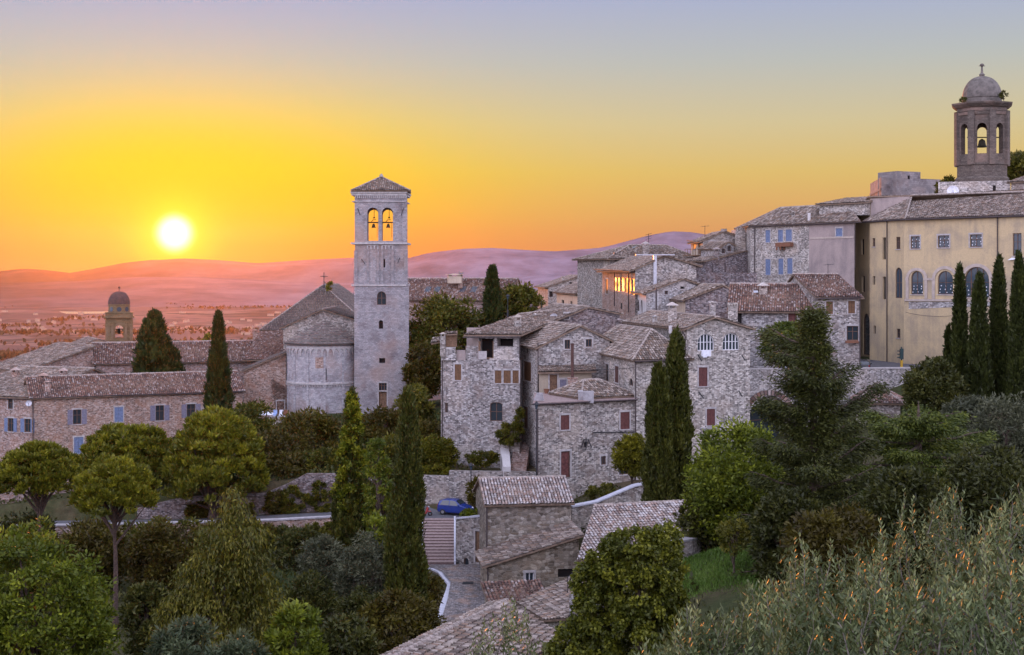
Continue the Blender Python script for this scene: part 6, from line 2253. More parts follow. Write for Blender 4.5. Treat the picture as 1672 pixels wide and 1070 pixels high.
def steps():
    """shallow brick-faced ramp stair between two stone strings"""
    root = empty('street_steps', base(717, 126, -26))
    tag(root, 'flight of broad brick steps between pale stone kerbs climbing to the road', 'steps')
    n = 15
    ya, yb = 125.2, 137.6
    za, zb_ = -25.9, -24.05
    mb = MB()
    for k in range(n):
        y0, y1 = ya + (yb - ya) * k / n, ya + (yb - ya) * (k + 1) / n
        z1 = za + (zb_ - za) * (k + 1) / n
        z0 = za + (zb_ - za) * k / n
        xl0, xr0 = X(690.5 + (688 - 690.5) * k / n, y0), X(741, y0)
        xl1, xr1 = X(690.5, y1), X(741.5, y1)
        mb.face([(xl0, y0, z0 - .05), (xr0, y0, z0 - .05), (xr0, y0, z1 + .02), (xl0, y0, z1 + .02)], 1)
        mb.face([(xl0, y0, z1 + .02), (xr0, y0, z1 + .02), (xr1, y1, z1 + .05), (xl1, y1, z1 + .05)], 0, [(xl0, y0), (xr0, y0), (xr1, y1), (xl1, y1)])
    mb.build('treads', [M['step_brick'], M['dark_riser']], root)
    for px0, px1 in ((687.5, 690.5), (741.2, 744.2)):
        mk = MB()
        a, b = P(px0, 0, ya), P(px1, 0, ya)
        q = [(X(px0, ya), ya), (X(px1, ya), ya), (X(px1, yb), yb), (X(px0, yb), yb)]
        zt = [za + .24, za + .24, zb_ + .24, zb_ + .24]
        mk.prism(q, -28, zt)
        mk.build('kerb', M['white_coping'], root)


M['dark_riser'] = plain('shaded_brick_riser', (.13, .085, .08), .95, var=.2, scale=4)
steps()


def house_stairs():
    """stone stair rising between the loggia house and the gable house"""
    root = empty('stone_stair', base(840, 147, -22))
    tag(root, 'narrow stone stair climbing between two houses beside hanging shrubs', 'steps')
    mb = MB()
    n = 12
    for k in range(n):
        t = k / n
        y = 147.2 + 7.5 * t
        z = Z(770, 147.2) + (Z(725, 154) - Z(770, 147.2)) * t
        x = X(846, 147.2) + (X(858, 154) - X(846, 147.2)) * t * .6
        mb.box((x, y + .35, z - 2.5), 1.7, .72, 2.5 + .28)
    mb.build('stair_treads', M['stone_warm'], root)
    mb = MB()
    p = [P(829, 771, 147), P(820, 731, 150)]
    q = [(X(822, 146.8), 146.8), (X(834, 146.8), 146.8), (X(831, 153), 153), (X(816, 153), 153)]
    mb.prism(q, -25, [Z(762, 147), Z(762, 147), Z(727, 153), Z(727, 153)])
    mb.build('stair_wall', M['white_plaster'], root)


house_stairs()

h = House('stair_wall', 'rough stone wall with pale coping and small arched niche right of the brick steps', 'wall', base(762, 126, -26), ['stone'], 'tile')
a, b = XY(745, 126.3), XY(796, 124.6)
h.wall(a, b, -28, [(0, Z(848, 126.3)), (1, Z(843, 124.6))], [(757, 911, 765, 924, 'arch_void'), (776, 868, 790, 919, 'door_wood_nosur')], 0)
n_ = Vector((.3, 2.6))
h.wall(a + n_, a, -28, [(0, Z(848, 126.3)), (1, Z(848, 126.3))])
mb = MB(); za_, zb_ = Z(848, 126.3), Z(843, 124.6)
q_ = [(a.x - .1, a.y - .1), (b.x, b.y - .1), (b.x + .05, b.y + .4), (a.x + .3, a.y + .4)]
zz_ = [za_, zb_, zb_, za_]
mb.face([(p[0], p[1], z_ + .14) for p, z_ in zip(q_, zz_)])
for i_ in range(4):
    p, r_, z0_, z1_ = q_[i_], q_[(i_ + 1) % 4], zz_[i_], zz_[(i_ + 1) % 4]
    mb.face([(p[0], p[1], z0_ + .004), (r_[0], r_[1], z1_ + .004), (r_[0], r_[1], z1_ + .14), (p[0], p[1], z0_ + .14)])
h.part('coping', mb, M['white_coping'])
mb = MB(); mb.prism([(a.x + .3, a.y + .3), (b.x + .05, b.y + .3), (b.x + .4, b.y + 3.0), (a.x + .6, a.y + 2.6)], -25, [za_ - .1, zb_ - .1, zb_ + .3, za_])
h.part('planting_bed', mb, M['soil'])
h.done()

h = House('garden_shed', 'low pinkish house with dark red door behind the left umbrella pines', 'outbuilding', base(70, 150, -25), ['stone_warm'], 'tile_red')
h.volume(XY(-40, 150), XY(138, 151), -27, dict(kind='side', ze=Z(796, 150), zr=Z(778, 153), tr=.5), D=6, wins=[(111, 808, 127, 847, 'door')])
h.done()

h = House('terrace_wall_house', 'grey wall with ledge under the dormer house', 'wall', base(1160, 190, -6), ['stone_dark'], 'tile')
h.volume(XY(1130, 186), XY(1236, 188), -14, dict(kind='flat', z=Z(449, 187), par=.3), D=8)
h.done()

# television aerials on the roofs, each fixed to its chimney or ridge
def aerial(label, px, py, Y, hgt, arms=3):
    q = P(px, py, Y)
    root = empty('television_aerial', tuple(q))
    tag(root, label, 'aerial')
    mb = MB(); mb.tube([q + Vector((0, 0, -1.0)), q + Vector((0, 0, hgt))], .03, 4); mb.build('mast', M['iron'], root)
    mb = MB()
    a0 = q + Vector((-.5, .1, hgt - .15)); a1 = q + Vector((.6, -.1, hgt - .05))
    mb.tube([a0, a1], .02, 4)
    for k in range(arms + 2):
        p = a0.lerp(a1, k / (arms + 1)); mb.tube([p + Vector((.03, -.35, 0)), p + Vector((-.03, .35, .02))], .015, 4)
    mb.build('antenna_arms', M['iron'], root)


aerial('thin aerial behind the high balcony house on the skyline', 1151, 384, 210, 1.4)
aerial('thin aerial on the roof ridge of the arched window house', 1127, 512, 150, 1.6)
aerial('aerial on the ridge behind the loggia house', 884, 512, 172, 1.5)
aerial('aerial standing on the small tiled house roof', 1352, 452, 164, 1.5)
aerial('aerial on the dim gabled house at the left of the upper row', 934, 456, 294, 1.6)


def overhead_wire(label, pts, sag):
    mb = MB()
    p3 = [P(*p) for p in pts]
    for a, b in zip(p3, p3[1:]):
        mb.tube([a.lerp(b, k / 12) - Vector((0, 0, sag * 4 * (k / 12) * (1 - k / 12))) for k in range(13)], .022, 4)
    tag(mb.build('overhead_wire', M['iron']), label, 'wire')


overhead_wire('sagging wire between the gable house and the terrace house', [(882, 590, 149.2), (1036, 600, 140.2)], .5)
overhead_wire('cable strung along the front of the ochre building', [(1479, 510, 174.3), (1560, 515, 169.2), (1640, 516, 164.4)], .3)
overhead_wire('wire crossing from the arched window house to the small tiled house', [(1222, 548, 143.2), (1336, 512, 157.8)], .7)
# ------------------------------------------------------------------ foliage kit
def unit(v): return v / np.maximum(np.linalg.norm(v, axis=1, keepdims=True), 1e-9)


def rdir(n): return unit(rng.normal(size=(n, 3)))


class Leaves:
    """many small leaf faces gathered into one mesh with a 'tint' per point"""
    def __init__(self):
        self.V, self.T, self.n = [], [], 0

    def add(self, c, d, L, W, tint, fold=.0):
        n = len(c)
        L = np.broadcast_to(np.asarray(L, float), (n,))[:, None]
        W = np.broadcast_to(np.asarray(W, float), (n,))[:, None]
        d = unit(d)
        s = unit(np.cross(d, rdir(n)))
        q = np.stack([c, c + d * L * .45 + s * W * .5, c + d * L, c + d * L * .45 - s * W * .5], 1)
        self.V.append(q.reshape(-1, 3))
        self.T.append(np.repeat(np.clip(tint, 0, 1), 4))
        self.n += n

    def build(self, name, mat, parent):
        V = np.concatenate(self.V); T = np.concatenate(self.T)
        n = len(V) // 4
        me = bpy.data.meshes.new(name)
        me.vertices.add(len(V)); me.vertices.foreach_set('co', V.astype(np.float32).ravel())
        me.loops.add(n * 4); me.loops.foreach_set('vertex_index', np.arange(n * 4))
        me.polygons.add(n)
        me.polygons.foreach_set('loop_start', np.arange(n) * 4)
        me.polygons.foreach_set('loop_total', np.full(n, 4))
        at = me.attributes.new('tint', 'FLOAT', 'POINT')
        at.data.foreach_set('value', T.astype(np.float32))
        me.update(calc_edges=True)
        me.materials.append(M[mat] if isinstance(mat, str) else mat)
        o = bpy.data.objects.new(name, me)
        COL.objects.link(o)
        if parent is not None:
            o.parent = parent
            if parent.parent is None: o.matrix_parent_inverse = parent.matrix_basis.inverted()
        return o


def trunk_mesh(root, b, top, r, limbs, mat='bark', name='trunk'):
    mb = MB()
    b, top = Vector(b), Vector(top)
    n = 7
    pts = []
    for k in range(n + 1):
        t = k / n
        p = b.lerp(top, t) + Vector((math.sin(t * 5 + b.x) * r * .6 * t, math.cos(t * 4 + b.y) * r * .6 * t, 0))
        pts.append(p)
    mb.tube(pts, [r * (1.35 if k == 0 else 1) * (1 - .72 * k / n) for k in range(n + 1)], 8)
    for (t0, end, rr) in limbs:
        s = b.lerp(top, t0)
        end = Vector(end)
        mid = s.lerp(end, .5) + Vector((0, 0, .12 * (end - s).length)) + Vector(rng.normal(0, .05 * (end - s).length, 3))
        mb.tube([s, s.lerp(mid, .6), mid, end], [rr, rr * .8, rr * .6, rr * .2], 6)
    return mb.build(name, M[mat], root)


def make_tree(name, label, cat, c, rad, base_z, leaf, mat, ncl=90, per=110, clr=.30, trunk_r=.28, hollow=.45, up=.25, bark='bark', group=None, shape='ellipsoid',
              trunk=True, base_xy=None, tone=None, wh=.42, irregular=.18):
    """broadleaf tree: leaf clumps on the ends of limbs through the crown volume. c = crown centre, rad = (rx, ry, rz), leaf = leaf length"""
    c = np.array(c, float); rad = np.array(rad, float)
    bx, by = (base_xy if base_xy is not None else (c[0], c[1]))
    root = empty(name, (bx, by, base_z))
    tag(root, label, cat, group)
    lv = Leaves()
    d = rdir(ncl)
    if shape == 'dome':
        d[:, 2] = np.abs(d[:, 2]) * 1.0 - .12
        d = unit(d)
    q = rng.random(ncl) ** (1 / 3.0)
    q = hollow + (1 - hollow) * q
    # a few big lobes make the outline uneven
    lob = rdir(9)
    la = rng.uniform(-irregular, irregular, 9)
    bump = 1 + ((np.maximum(0, d @ lob.T) ** 5) * la).sum(1)
    cc = c + d * (rad * 1.0) * (q * bump)[:, None]
    if shape == 'cone':
        h = (cc[:, 2] - (c[2] - rad[2])) / (2 * rad[2])
        f = np.clip(1.25 - 1.05 * h, .12, 1.2)
        cc[:, :2] = c[:2] + (cc[:, :2] - c[:2]) * f[:, None]
    limbs = []
    bv = Vector((bx, by, base_z - .3))
    topz = c[2] + rad[2] * (.35 if shape != 'dome' else .1)
    top = Vector((c[0], c[1], topz))
    for k in rng.choice(ncl, min(ncl, 16), replace=False):
        e = cc[k]
        t0 = np.clip((e[2] - 1.0 - base_z) / max(.5, topz - base_z) * .75, .22, .92)
        if shape == 'dome': t0 = rng.uniform(.55, .85)
        limbs.append((float(t0), e, trunk_r * rng.uniform(.28, .5)))
    if trunk:
        trunk_mesh(root, bv, top, trunk_r, limbs, bark)
    for k in range(ncl):
        n = int(per * rng.uniform(.7, 1.3))
        r = clr * rad.min() * rng.uniform(.65, 1.25)
        p = rdir(n) * (rng.random(n) ** .45)[:, None] * r
        p[:, 2] *= .75
        ax = unit(p) * .8 + rng.normal(0, .6, (n, 3)) + np.array([0, 0, up])
        ct = rng.uniform(.18, .72)
        lv.add(cc[k] + p, ax, leaf * rng.uniform(.7, 1.3, n), leaf * wh * rng.uniform(.7, 1.3, n), ct + rng.normal(0, .16, n) + (0 if tone is None else tone))
    lv.build('crown', mat, root)
    return root


def tree_px(name, label, cat, px0, px1, py0, py1, Y, base_z=None, ry=None, **kw):
    cx, cz = X((px0 + px1) / 2, Y), Z((py0 + py1) / 2, Y)
    rx, rz = (px1 - px0) / 2 * Y / F, (py1 - py0) / 2 * Y / F
    if base_z is None: base_z = ground(cx, Y)
    return make_tree(name, label, cat, (cx, Y, cz), (rx, ry if ry else rx, rz), base_z, kw.pop('leaf', .004 * Y), kw.pop('mat', 'lf_mid'), **kw)


def cypress(name, label, px, py_top, py_base, wpx, Y, mat='lf_cyp', group=None, n=300, base_z=None, leafs=60, lean=0.0, forked=False, leaf=.0024, power=.62, taper=.45, bark='bark', ragged=.16):
    x = X(px, Y)
    z1, z0 = Z(py_top, Y), Z(py_base, Y)
    zg = ground(x, Y) if base_z is None else base_z
    z0 = max(z0, zg + .3)
    Rr = wpx / 2 * Y / F
    H = z1 - z0
    root = empty(name, (x, Y, zg))
    tag(root, label, 'tree', group)
    trunk_mesh(root, (x, Y, zg - .3), (x + lean * .6, Y, z0 + H * .75), max(.12, Rr * .22), [], bark)
    lv = Leaves()
    lobes = rng.uniform(0, 2 * math.pi, 7); lz = rng.uniform(0, 1, 7)
    for k in range(n):
        t = rng.random() ** 1.15
        th = rng.uniform(0, 2 * math.pi)
        prof = min(1.0, (max(0.0, 1 - t)) ** power * 1.18) * (taper + (1 - taper) * min(1, (t + .12) / .32))
        lump = 1 + sum(ragged * math.exp(-((t - a) / .07) ** 2) * math.cos(th - b) for a, b in zip(lz, lobes))
        rr = Rr * prof * lump * (rng.uniform(.35, .95) if rng.random() < .35 else rng.uniform(.74, .98))
        m = int(leafs * rng.uniform(.7, 1.3))
        hl = H * .045 * rng.uniform(.7, 1.5)
        lr = Rr * .17
        p = np.stack([rng.normal(0, lr * .5, m), rng.normal(0, lr * .5, m), rng.uniform(-.5, 1, m) * hl], 1)
        p[:, :2] *= (1 - .55 * np.clip(p[:, 2:3] / hl, 0, 1))
        c = np.array([x + lean * t + rr * math.cos(th), Y + rr * math.sin(th), z0 + t * H * .97])
        out = np.array([math.cos(th), math.sin(th), 0]) * .28
        d = rng.normal(0, .33, (m, 3)) + out + np.array([0, 0, 1.0])
        ll = leaf * Y
        lv.add(c + p, d, ll * rng.uniform(.8, 1.7, m), ll * .42 * rng.uniform(.7, 1.3, m), rng.uniform(.12, .72) + rng.normal(0, .13, m))
    # dense inside
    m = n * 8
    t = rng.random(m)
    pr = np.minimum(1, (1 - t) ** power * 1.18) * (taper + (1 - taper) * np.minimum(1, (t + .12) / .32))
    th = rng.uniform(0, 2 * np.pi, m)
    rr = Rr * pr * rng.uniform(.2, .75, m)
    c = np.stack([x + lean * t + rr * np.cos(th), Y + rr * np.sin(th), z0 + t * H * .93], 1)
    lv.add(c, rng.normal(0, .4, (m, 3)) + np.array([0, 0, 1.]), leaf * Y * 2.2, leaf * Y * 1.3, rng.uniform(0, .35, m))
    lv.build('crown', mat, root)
    return root


def umbrella_pine(name, label, px0, px1, py0, py1, Y, trunk_px, base_z=None, mat='lf_pine', group='umbrella pines', ncl=330, per=80, under=.25, dark=0.0):
    """flat-domed stone pine: tufted top, open underside with forking limbs"""
    cx = X((px0 + px1) / 2, Y); rx = (px1 - px0) / 2 * Y / F
    zt, zb = Z(py0, Y), Z(py1, Y)
    H = zt - zb
    tx = X(trunk_px, Y)
    zg = ground(tx, Y) if base_z is None else base_z
    root = empty(name, (tx, Y, zg))
    tag(root, label, 'tree', group)
    lv = Leaves()
    c = np.array([cx, Y, zb + H * under])
    pts = []
    for k in range(ncl):
        th = rng.uniform(0, 2 * np.pi); ph = np.arccos(rng.uniform(-.10, 1))
        q = rng.uniform(.84, 1.0) if rng.random() < .78 else rng.uniform(.35, .8)
        lump = 1 + .10 * math.sin(th * 3 + cx) + .07 * math.sin(th * 5 + 2 * Y)
        p = c + np.array([rx * q * lump * math.sin(ph) * math.cos(th), rx * q * lump * math.sin(ph) * math.sin(th), H * (1 - under) * q * math.cos(ph) * (1 if math.cos(ph) > 0 else 2.2)])
        pts.append(p)
        n = int(per * rng.uniform(.7, 1.3))
        r = rx * .115 * rng.uniform(.7, 1.25)
        off = rdir(n) * (rng.random(n) ** .5)[:, None] * r
        off[:, 2] *= .6
        d = unit(off) * .7 + rng.normal(0, .35, (n, 3)) + np.array([0, 0, .85])
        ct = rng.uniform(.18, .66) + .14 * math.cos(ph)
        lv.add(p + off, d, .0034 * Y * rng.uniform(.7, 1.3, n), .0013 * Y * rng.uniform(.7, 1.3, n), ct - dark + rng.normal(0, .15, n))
    limbs = []
    fork = (zb + H * .05 - zg) / max(1.0, (zb + H * .5 - zg))
    for k in rng.choice(ncl, 20, replace=False):
        e = pts[k].copy(); e[2] -= H * .08
        limbs.append((float(np.clip(fork * rng.uniform(.72, .97), .2, .97)), e, rx * .045 * rng.uniform(.6, 1.0)))
    trunk_mesh(root, (tx, Y, zg - .3), (cx * .8 + tx * .2, Y, zb + H * .5), max(.2, rx * .085), limbs, 'bark_red')
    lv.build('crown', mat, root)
    return root


# ------------------------------------------------------------------ trees, left to right, far to near
G_CYP_R = 'cypresses in front of the ochre building'
cypress('cypress', 'dark fat bushy cypress between the convent roofs', 252, 512, 640, 74, 203, 'lf_cyp_dark', n=420, base_z=-24, power=.60, taper=.75, leaf=.0026, leafs=70, ragged=.34)
cypress('cypress', 'slim pointed cypress in front of the right end of the convent range', 357, 512, 690, 44, 180, 'lf_cyp_dark', n=300, base_z=-25, power=.85, taper=.8)
cypress('cypress', 'dark cypress beside the broad tree behind the campanile', 804, 436, 560, 30, 205, 'lf_cyp_dark', n=200, base_z=-18, power=.5, taper=.9)
tree_px('broad_tree', 'broad dark green tree filling the gap right of the campanile', 'tree', 664, 792, 484, 640, 205, -21, mat='lf_mid', ncl=150, per=110, ry=5, leaf=.62, trunk_r=.4, tone=-.05)
tree_px('broad_tree', 'small round tree right of the dark cypress on the hilltop', 'tree', 812, 884, 470, 545, 212, -18, mat='lf_mid', ncl=70, per=90, leaf=.62)
tree_px('broad_tree', 'low dark tree at the foot of the broad tree behind the campanile', 'tree', 664, 720, 560, 650, 196, -21, mat='lf_rust', ncl=70, per=90, leaf=.6, tone=-.12)
tree_px('shrub', 'bush growing on the cornice of the octagonal tower', 'shrub', 1634, 1644, 146, 166, 206.5, Z(166, 206.5), mat='lf_dark', ncl=8, per=40, leaf=.35, trunk_r=.04)
tree_px('shrub', 'small plant on the left edge of the octagonal tower cornice', 'shrub', 1568, 1582, 160, 166, 203, Z(165, 203), mat='lf_dark', ncl=8, per=40, leaf=.3, trunk_r=.03)
tree_px('skyline_tree', 'dark tree on the skyline right of the octagonal tower', 'tree', 1638, 1700, 250, 300, 225, 8, mat='lf_mid', ncl=60, per=90, leaf=.6)
tree_px('skyline_tree', 'low round tree on the skyline left of the octagonal tower', 'tree', 1532, 1572, 292, 322, 215, 6, mat='lf_mid', ncl=40, per=70, leaf=.55)
tree_px('shrub', 'tuft of leaves on the nave ridge beside the cross', 'shrub', 534, 545, 462, 474, 227, Z(474, 227), mat='lf_gold', ncl=8, per=30, leaf=.4, trunk_r=.03)
tree_px('shrub', 'thin treetop showing above the rear convent roof', 'shrub', 330, 352, 548, 566, 232, -20, mat='lf_gold', ncl=20, per=40, leaf=.5, trunk_r=.08)

# masses below the church
tree_px('broad_tree', 'rounded brown green tree below the church apse', 'tree', 448, 552, 672, 790, 168, mat='lf_rust', ncl=110, per=110, leaf=.52)
tree_px('broad_tree', 'dark brown tree right of the largest umbrella pine', 'tree', 400, 492, 700, 826, 158, mat='lf_rust', ncl=100, per=110, leaf=.5, tone=-.12)
tree_px('broad_tree', 'olive green tree top in front of the side aisle', 'tree', 380, 446, 655, 740, 172, mat='lf_mid', ncl=60, per=90, leaf=.5)
tree_px('broad_tree', 'tangle of dark shrubs at the foot of the campanile', 'tree', 590, 668, 662, 770, 172, mat='lf_rust', ncl=90, per=100, leaf=.5)
tree_px('shrub', 'leafy tree hanging over the garden right of the campanile door', 'tree', 650, 706, 634, 712, 176, mat='lf_mid', ncl=70, per=90, leaf=.5, trunk_r=.15)
tree_px('shrub', 'low mixed shrubs between campanile and loggia house', 'shrub', 655, 735, 690, 770, 168, mat='lf_rust', ncl=60, per=90, leaf=.48, trunk_r=.1)
tree_px('shrub', 'clipped square bush on the terrace by the loggia house', 'shrub', 674, 746, 716, 770, 150.5, Z(778, 150), mat='lf_gold', ncl=110, per=90, leaf=.36, trunk_r=.08, tone=-.18, hollow=.2, irregular=.05, ry=1.6)
tree_px('shrub', 'yellowish grass tuft at the foot of the clipped bush', 'shrub', 680, 735, 760, 779, 148.6, Z(780, 149), mat='lf_gold', ncl=30, per=60, leaf=.3, trunk=False, ry=.7)
tree_px('shrub', 'long low hedge on the wall beside the stone stair', 'shrub', 757, 814, 736, 758, 149.5, Z(768, 150), mat='lf_mid', ncl=40, per=70, leaf=.3, trunk_r=.06, ry=.9)
tree_px('shrub', 'dark creeper hanging at the top of the stone stair', 'shrub', 812, 852, 690, 728, 151.2, Z(735, 151), mat='lf_mid', ncl=40, per=80, leaf=.3, trunk_r=.05, ry=.7)
tree_px('shrub', 'thin creeper climbing the corner of the gable house', 'shrub', 842, 856, 664, 705, 151.0, Z(735, 151), mat='lf_mid', ncl=20, per=70, leaf=.28, trunk_r=.05, ry=.4)
for (a, b, c, d, lab) in ((455, 500, 795, 842, 'ivy clump low on the upper garden wall'), (498, 548, 786, 842, 'ivy clump spreading up the upper garden wall'), (430, 470, 802, 846, 'ragged ivy at the low end of the upper garden wall'),
                          (300, 345, 818, 850, 'dark shrub against the garden wall under the largest pine'), (362, 420, 822, 852, 'row of low plants along the garden wall')):
    tree_px('ivy', lab, 'shrub', a, b, c, d, 146.9, Z(d, 147), mat='lf_rust' if a < 450 else 'lf_mid', ncl=36, per=70, leaf=.34, trunk=False, ry=.5)
tree_px('ivy', 'ivy spilling over the low road wall beside the yellow green cypress', 'shrub', 500, 552, 850, 878, 137.6, Z(880, 137.6), mat='lf_mid', ncl=34, per=60, leaf=.32, trunk=False, ry=.4)
tree_px('shrub', 'flowering shrub beside the front of the blue car', 'shrub', 764, 795, 776, 838, 142.5, mat='lf_rust', ncl=36, per=70, leaf=.34, trunk_r=.06)
tree_px('shrub', 'strip of grass and weeds behind the coping right of the steps', 'shrub', 752, 796, 831, 847, 127.2, Z(846, 126.5), mat='lf_green', ncl=44, per=70, leaf=.22, trunk=False, ry=1.1)

for (a, b, c, d, Y, mt, lab) in ((255, 330, 745, 812, 160, 'lf_rust', 'brown shrub bank behind the flat umbrella pine'), (430, 500, 745, 800, 152, 'lf_rust', 'dark shrubs on top of the upper garden wall'),
                                 (0, 120, 745, 845, 165, 'lf_dark', 'dark shrubs below the convent behind the far left pine'), (485, 560, 735, 785, 156, 'lf_mid', 'olive green shrubs below the brown green tree')):
    tree_px('shrub', lab, 'shrub', a, b, c, d, Y, mat=mt, ncl=80, per=90, leaf=.46, trunk_r=.1, tone=-.08)
for (a, b, c, d, Y, mt, lab) in ((-20, 90, 838, 930, 132, 'lf_dark', 'dark shrubs in front of the far left road wall'), (205, 330, 848, 930, 134, 'lf_mid', 'green shrubs hiding the road wall beside the largest pine'),
                                 (310, 450, 846, 920, 133, 'lf_rust', 'dusky shrubs along the road wall behind the weeping tree'), (440, 500, 862, 905, 134, 'lf_dark', 'dark bush against the low road wall')):
    tree_px('shrub', lab, 'shrub', a, b, c, d, Y, mat=mt, ncl=90, per=90, leaf=.42, trunk_r=.1, ry=2)
# umbrella pines
umbrella_pine('umbrella_pine', 'wide umbrella pine at far left with spreading bare lower limbs', -6, 126, 726, 812, 128, 71, dark=.06)
umbrella_pine('umbrella_pine', 'umbrella pine with flat top behind the small round one', 132, 284, 694, 800, 152, 231, dark=.06)
umbrella_pine('umbrella_pine', 'largest umbrella pine, tall rounded crown left of the church', 270, 430, 670, 832, 146, 346, ncl=430, under=.3)
umbrella_pine('umbrella_pine', 'small bright umbrella pine on a tall straight trunk', 123, 250, 749, 842, 112, 188, ncl=330)

# middle band
tree_px('broad_tree', 'dark shrub bank below the small umbrella pine', 'tree', 92, 200, 852, 960, 126, mat='lf_rust', ncl=110, per=110, leaf=.42, tone=-.12)
tree_px('broad_tree', 'shadowy shrub bank left of the weeping tree', 'tree', 212, 305, 852, 980, 124, mat='lf_rust', ncl=110, per=110, leaf=.42, tone=-.15)
tree_px('broad_tree', 'low dark undergrowth right of the tall pine trunk', 'tree', 206, 275, 955, 1080, 94, mat='lf_dark', ncl=100, per=110, leaf=.36)


def weeping(name, label, px0, px1, py0, py1, Y, mat):
    cx, rx = X((px0 + px1) / 2, Y), (px1 - px0) / 2 * Y / F
    zt = Z(py0, Y); zg = ground(cx, Y)
    zb = max(Z(py1, Y), zg + .4)
    H = zt - zb
    root = empty(name, (cx, Y, zg))
    tag(root, label, 'tree')
    lv = Leaves()
    limbs = []
    # several upright leaders with drooping sprays
    leaders = [(0.22, 1.0, .30), (-.28, .80, .34), (.55, .80, .34), (-.62, .60, .34), (.0, .74, .40), (.80, .52, .26), (-.86, .42, .24), (.30, .6, .42), (-.35, .52, .40)]
    for (ox, hh, wd) in leaders:
        for k in range(46):
            t = rng.random() ** .8
            th = rng.uniform(0, 2 * np.pi)
            r = rx * wd * (1.12 - t) * rng.uniform(.35, 1.0)
            p = np.array([cx + ox * rx * .78 + r * math.cos(th), Y + rng.uniform(-.3, .3) * rx + r * math.sin(th), zb + H * hh * (.12 + .88 * t)])
            n = int(105 * rng.uniform(.7, 1.3))
            ln = H * .10 * rng.uniform(.6, 1.4)
            q = rng.random(n)
            off = np.stack([rng.normal(0, .10 * rx * (.4 + q), n), rng.normal(0, .10 * rx * (.4 + q), n), -ln * q * 1.4], 1)
            off[:, 0] += q * math.cos(th) * .25; off[:, 1] += q * math.sin(th) * .25
            d = rng.normal(0, .42, (n, 3)) + np.array([.2 * math.cos(th), .2 * math.sin(th), -.95])
            lv.add(p + off, d, .0034 * Y * rng.uniform(.7, 1.4, n), .0011 * Y * rng.uniform(.7, 1.3, n), rng.uniform(.15, .72) + rng.normal(0, .15, n))
            if k < 3: limbs.append((float(rng.uniform(.15, .6)), p, .12))
    trunk_mesh(root, (cx, Y, zg - .3), (cx, Y, zb + H * .7), .32, limbs, 'bark_grey')
    lv.build('crown', mat, root)


weeping('weeping_tree', 'tall feathery drooping tree left of the grey olive trees', 246, 478, 792, 1085, 84, 'lf_mid')

G_OL = 'grey olive trees on the slope'
for (a, b, c, d, Y, lab) in ((488, 560, 882, 990, 108, 'grey olive tree in front of the low road wall'), (552, 636, 888, 985, 104, 'grey olive tree between the two tall middle cypresses'),
                             (470, 545, 940, 1050, 98, 'dim olive tree beside the weeping tree'), (560, 640, 960, 1070, 92, 'dim olive tree at the foot of the textured cypress')):
    tree_px('olive_tree', lab, 'tree', a, b, c, d, Y, mat='lf_olive_far' if c < 930 else 'lf_dark', ncl=80, per=120, leaf=.34, wh=.3, trunk_r=.16, bark='bark_grey', group=G_OL)
tree_px('shrub', 'dark grey shrubs along the base of the low road wall', 'shrub', 448, 530, 868, 930, 120, mat='lf_dark', ncl=60, per=90, leaf=.38, trunk_r=.1)
cypress('cypress', 'yellow green cypress wrapped in climbing ivy below the apse', 575, 642, 930, 62, 122, 'lf_cyp', n=380, leafs=60, power=.62, taper=.62)
# the ivy on it
lvi = Leaves()
Yc = 122
for k in range(95):
    t = rng.random() ** .9
    py = 646 + t * 190
    wd = 4 + 24 * min(1, t * 1.5)
    p = np.array(P(575 + rng.uniform(-1, 1) * wd, py, Yc - rng.uniform(.6, 1.5) * min(1, .3 + t)))
    n = 60
    off = rdir(n) * (rng.random(n) ** .5)[:, None] * .36
    lvi.add(p + off, rng.normal(0, .6, (n, 3)) + np.array([0, -.4, .3]), .30 * rng.uniform(.6, 1.2, n), .21, rng.uniform(.15, .85) + rng.normal(0, .12, n))
tag(lvi.build('ivy', 'lf_ivy', None), 'yellow green ivy climbing the cypress below the apse', 'ivy')
tree_px('broad_tree', 'yellow leaved climber between the two tall middle cypresses', 'tree', 596, 640, 705, 905, 116, mat='lf_ivy', ncl=70, per=70, leaf=.34, tone=-.22, ry=1.4)
tree_px('broad_tree', 'bright green shrub at the foot of the two middle cypresses', 'shrub', 600, 640, 842, 910, 106, mat='lf_green', ncl=40, per=80, leaf=.32, trunk_r=.1)
cypress('cypress', 'tallest middle cypress with heavily textured green column beside the steps', 661, 636, 1050, 68, 98, 'lf_cyp', n=560, leafs=75, power=.55, taper=.85, lean=.25)
tree_px('broad_tree', 'dark tree behind the tallest middle cypress', 'tree', 592, 664, 715, 850, 126, mat='lf_mid', ncl=80, per=90, leaf=.42, tone=-.08)

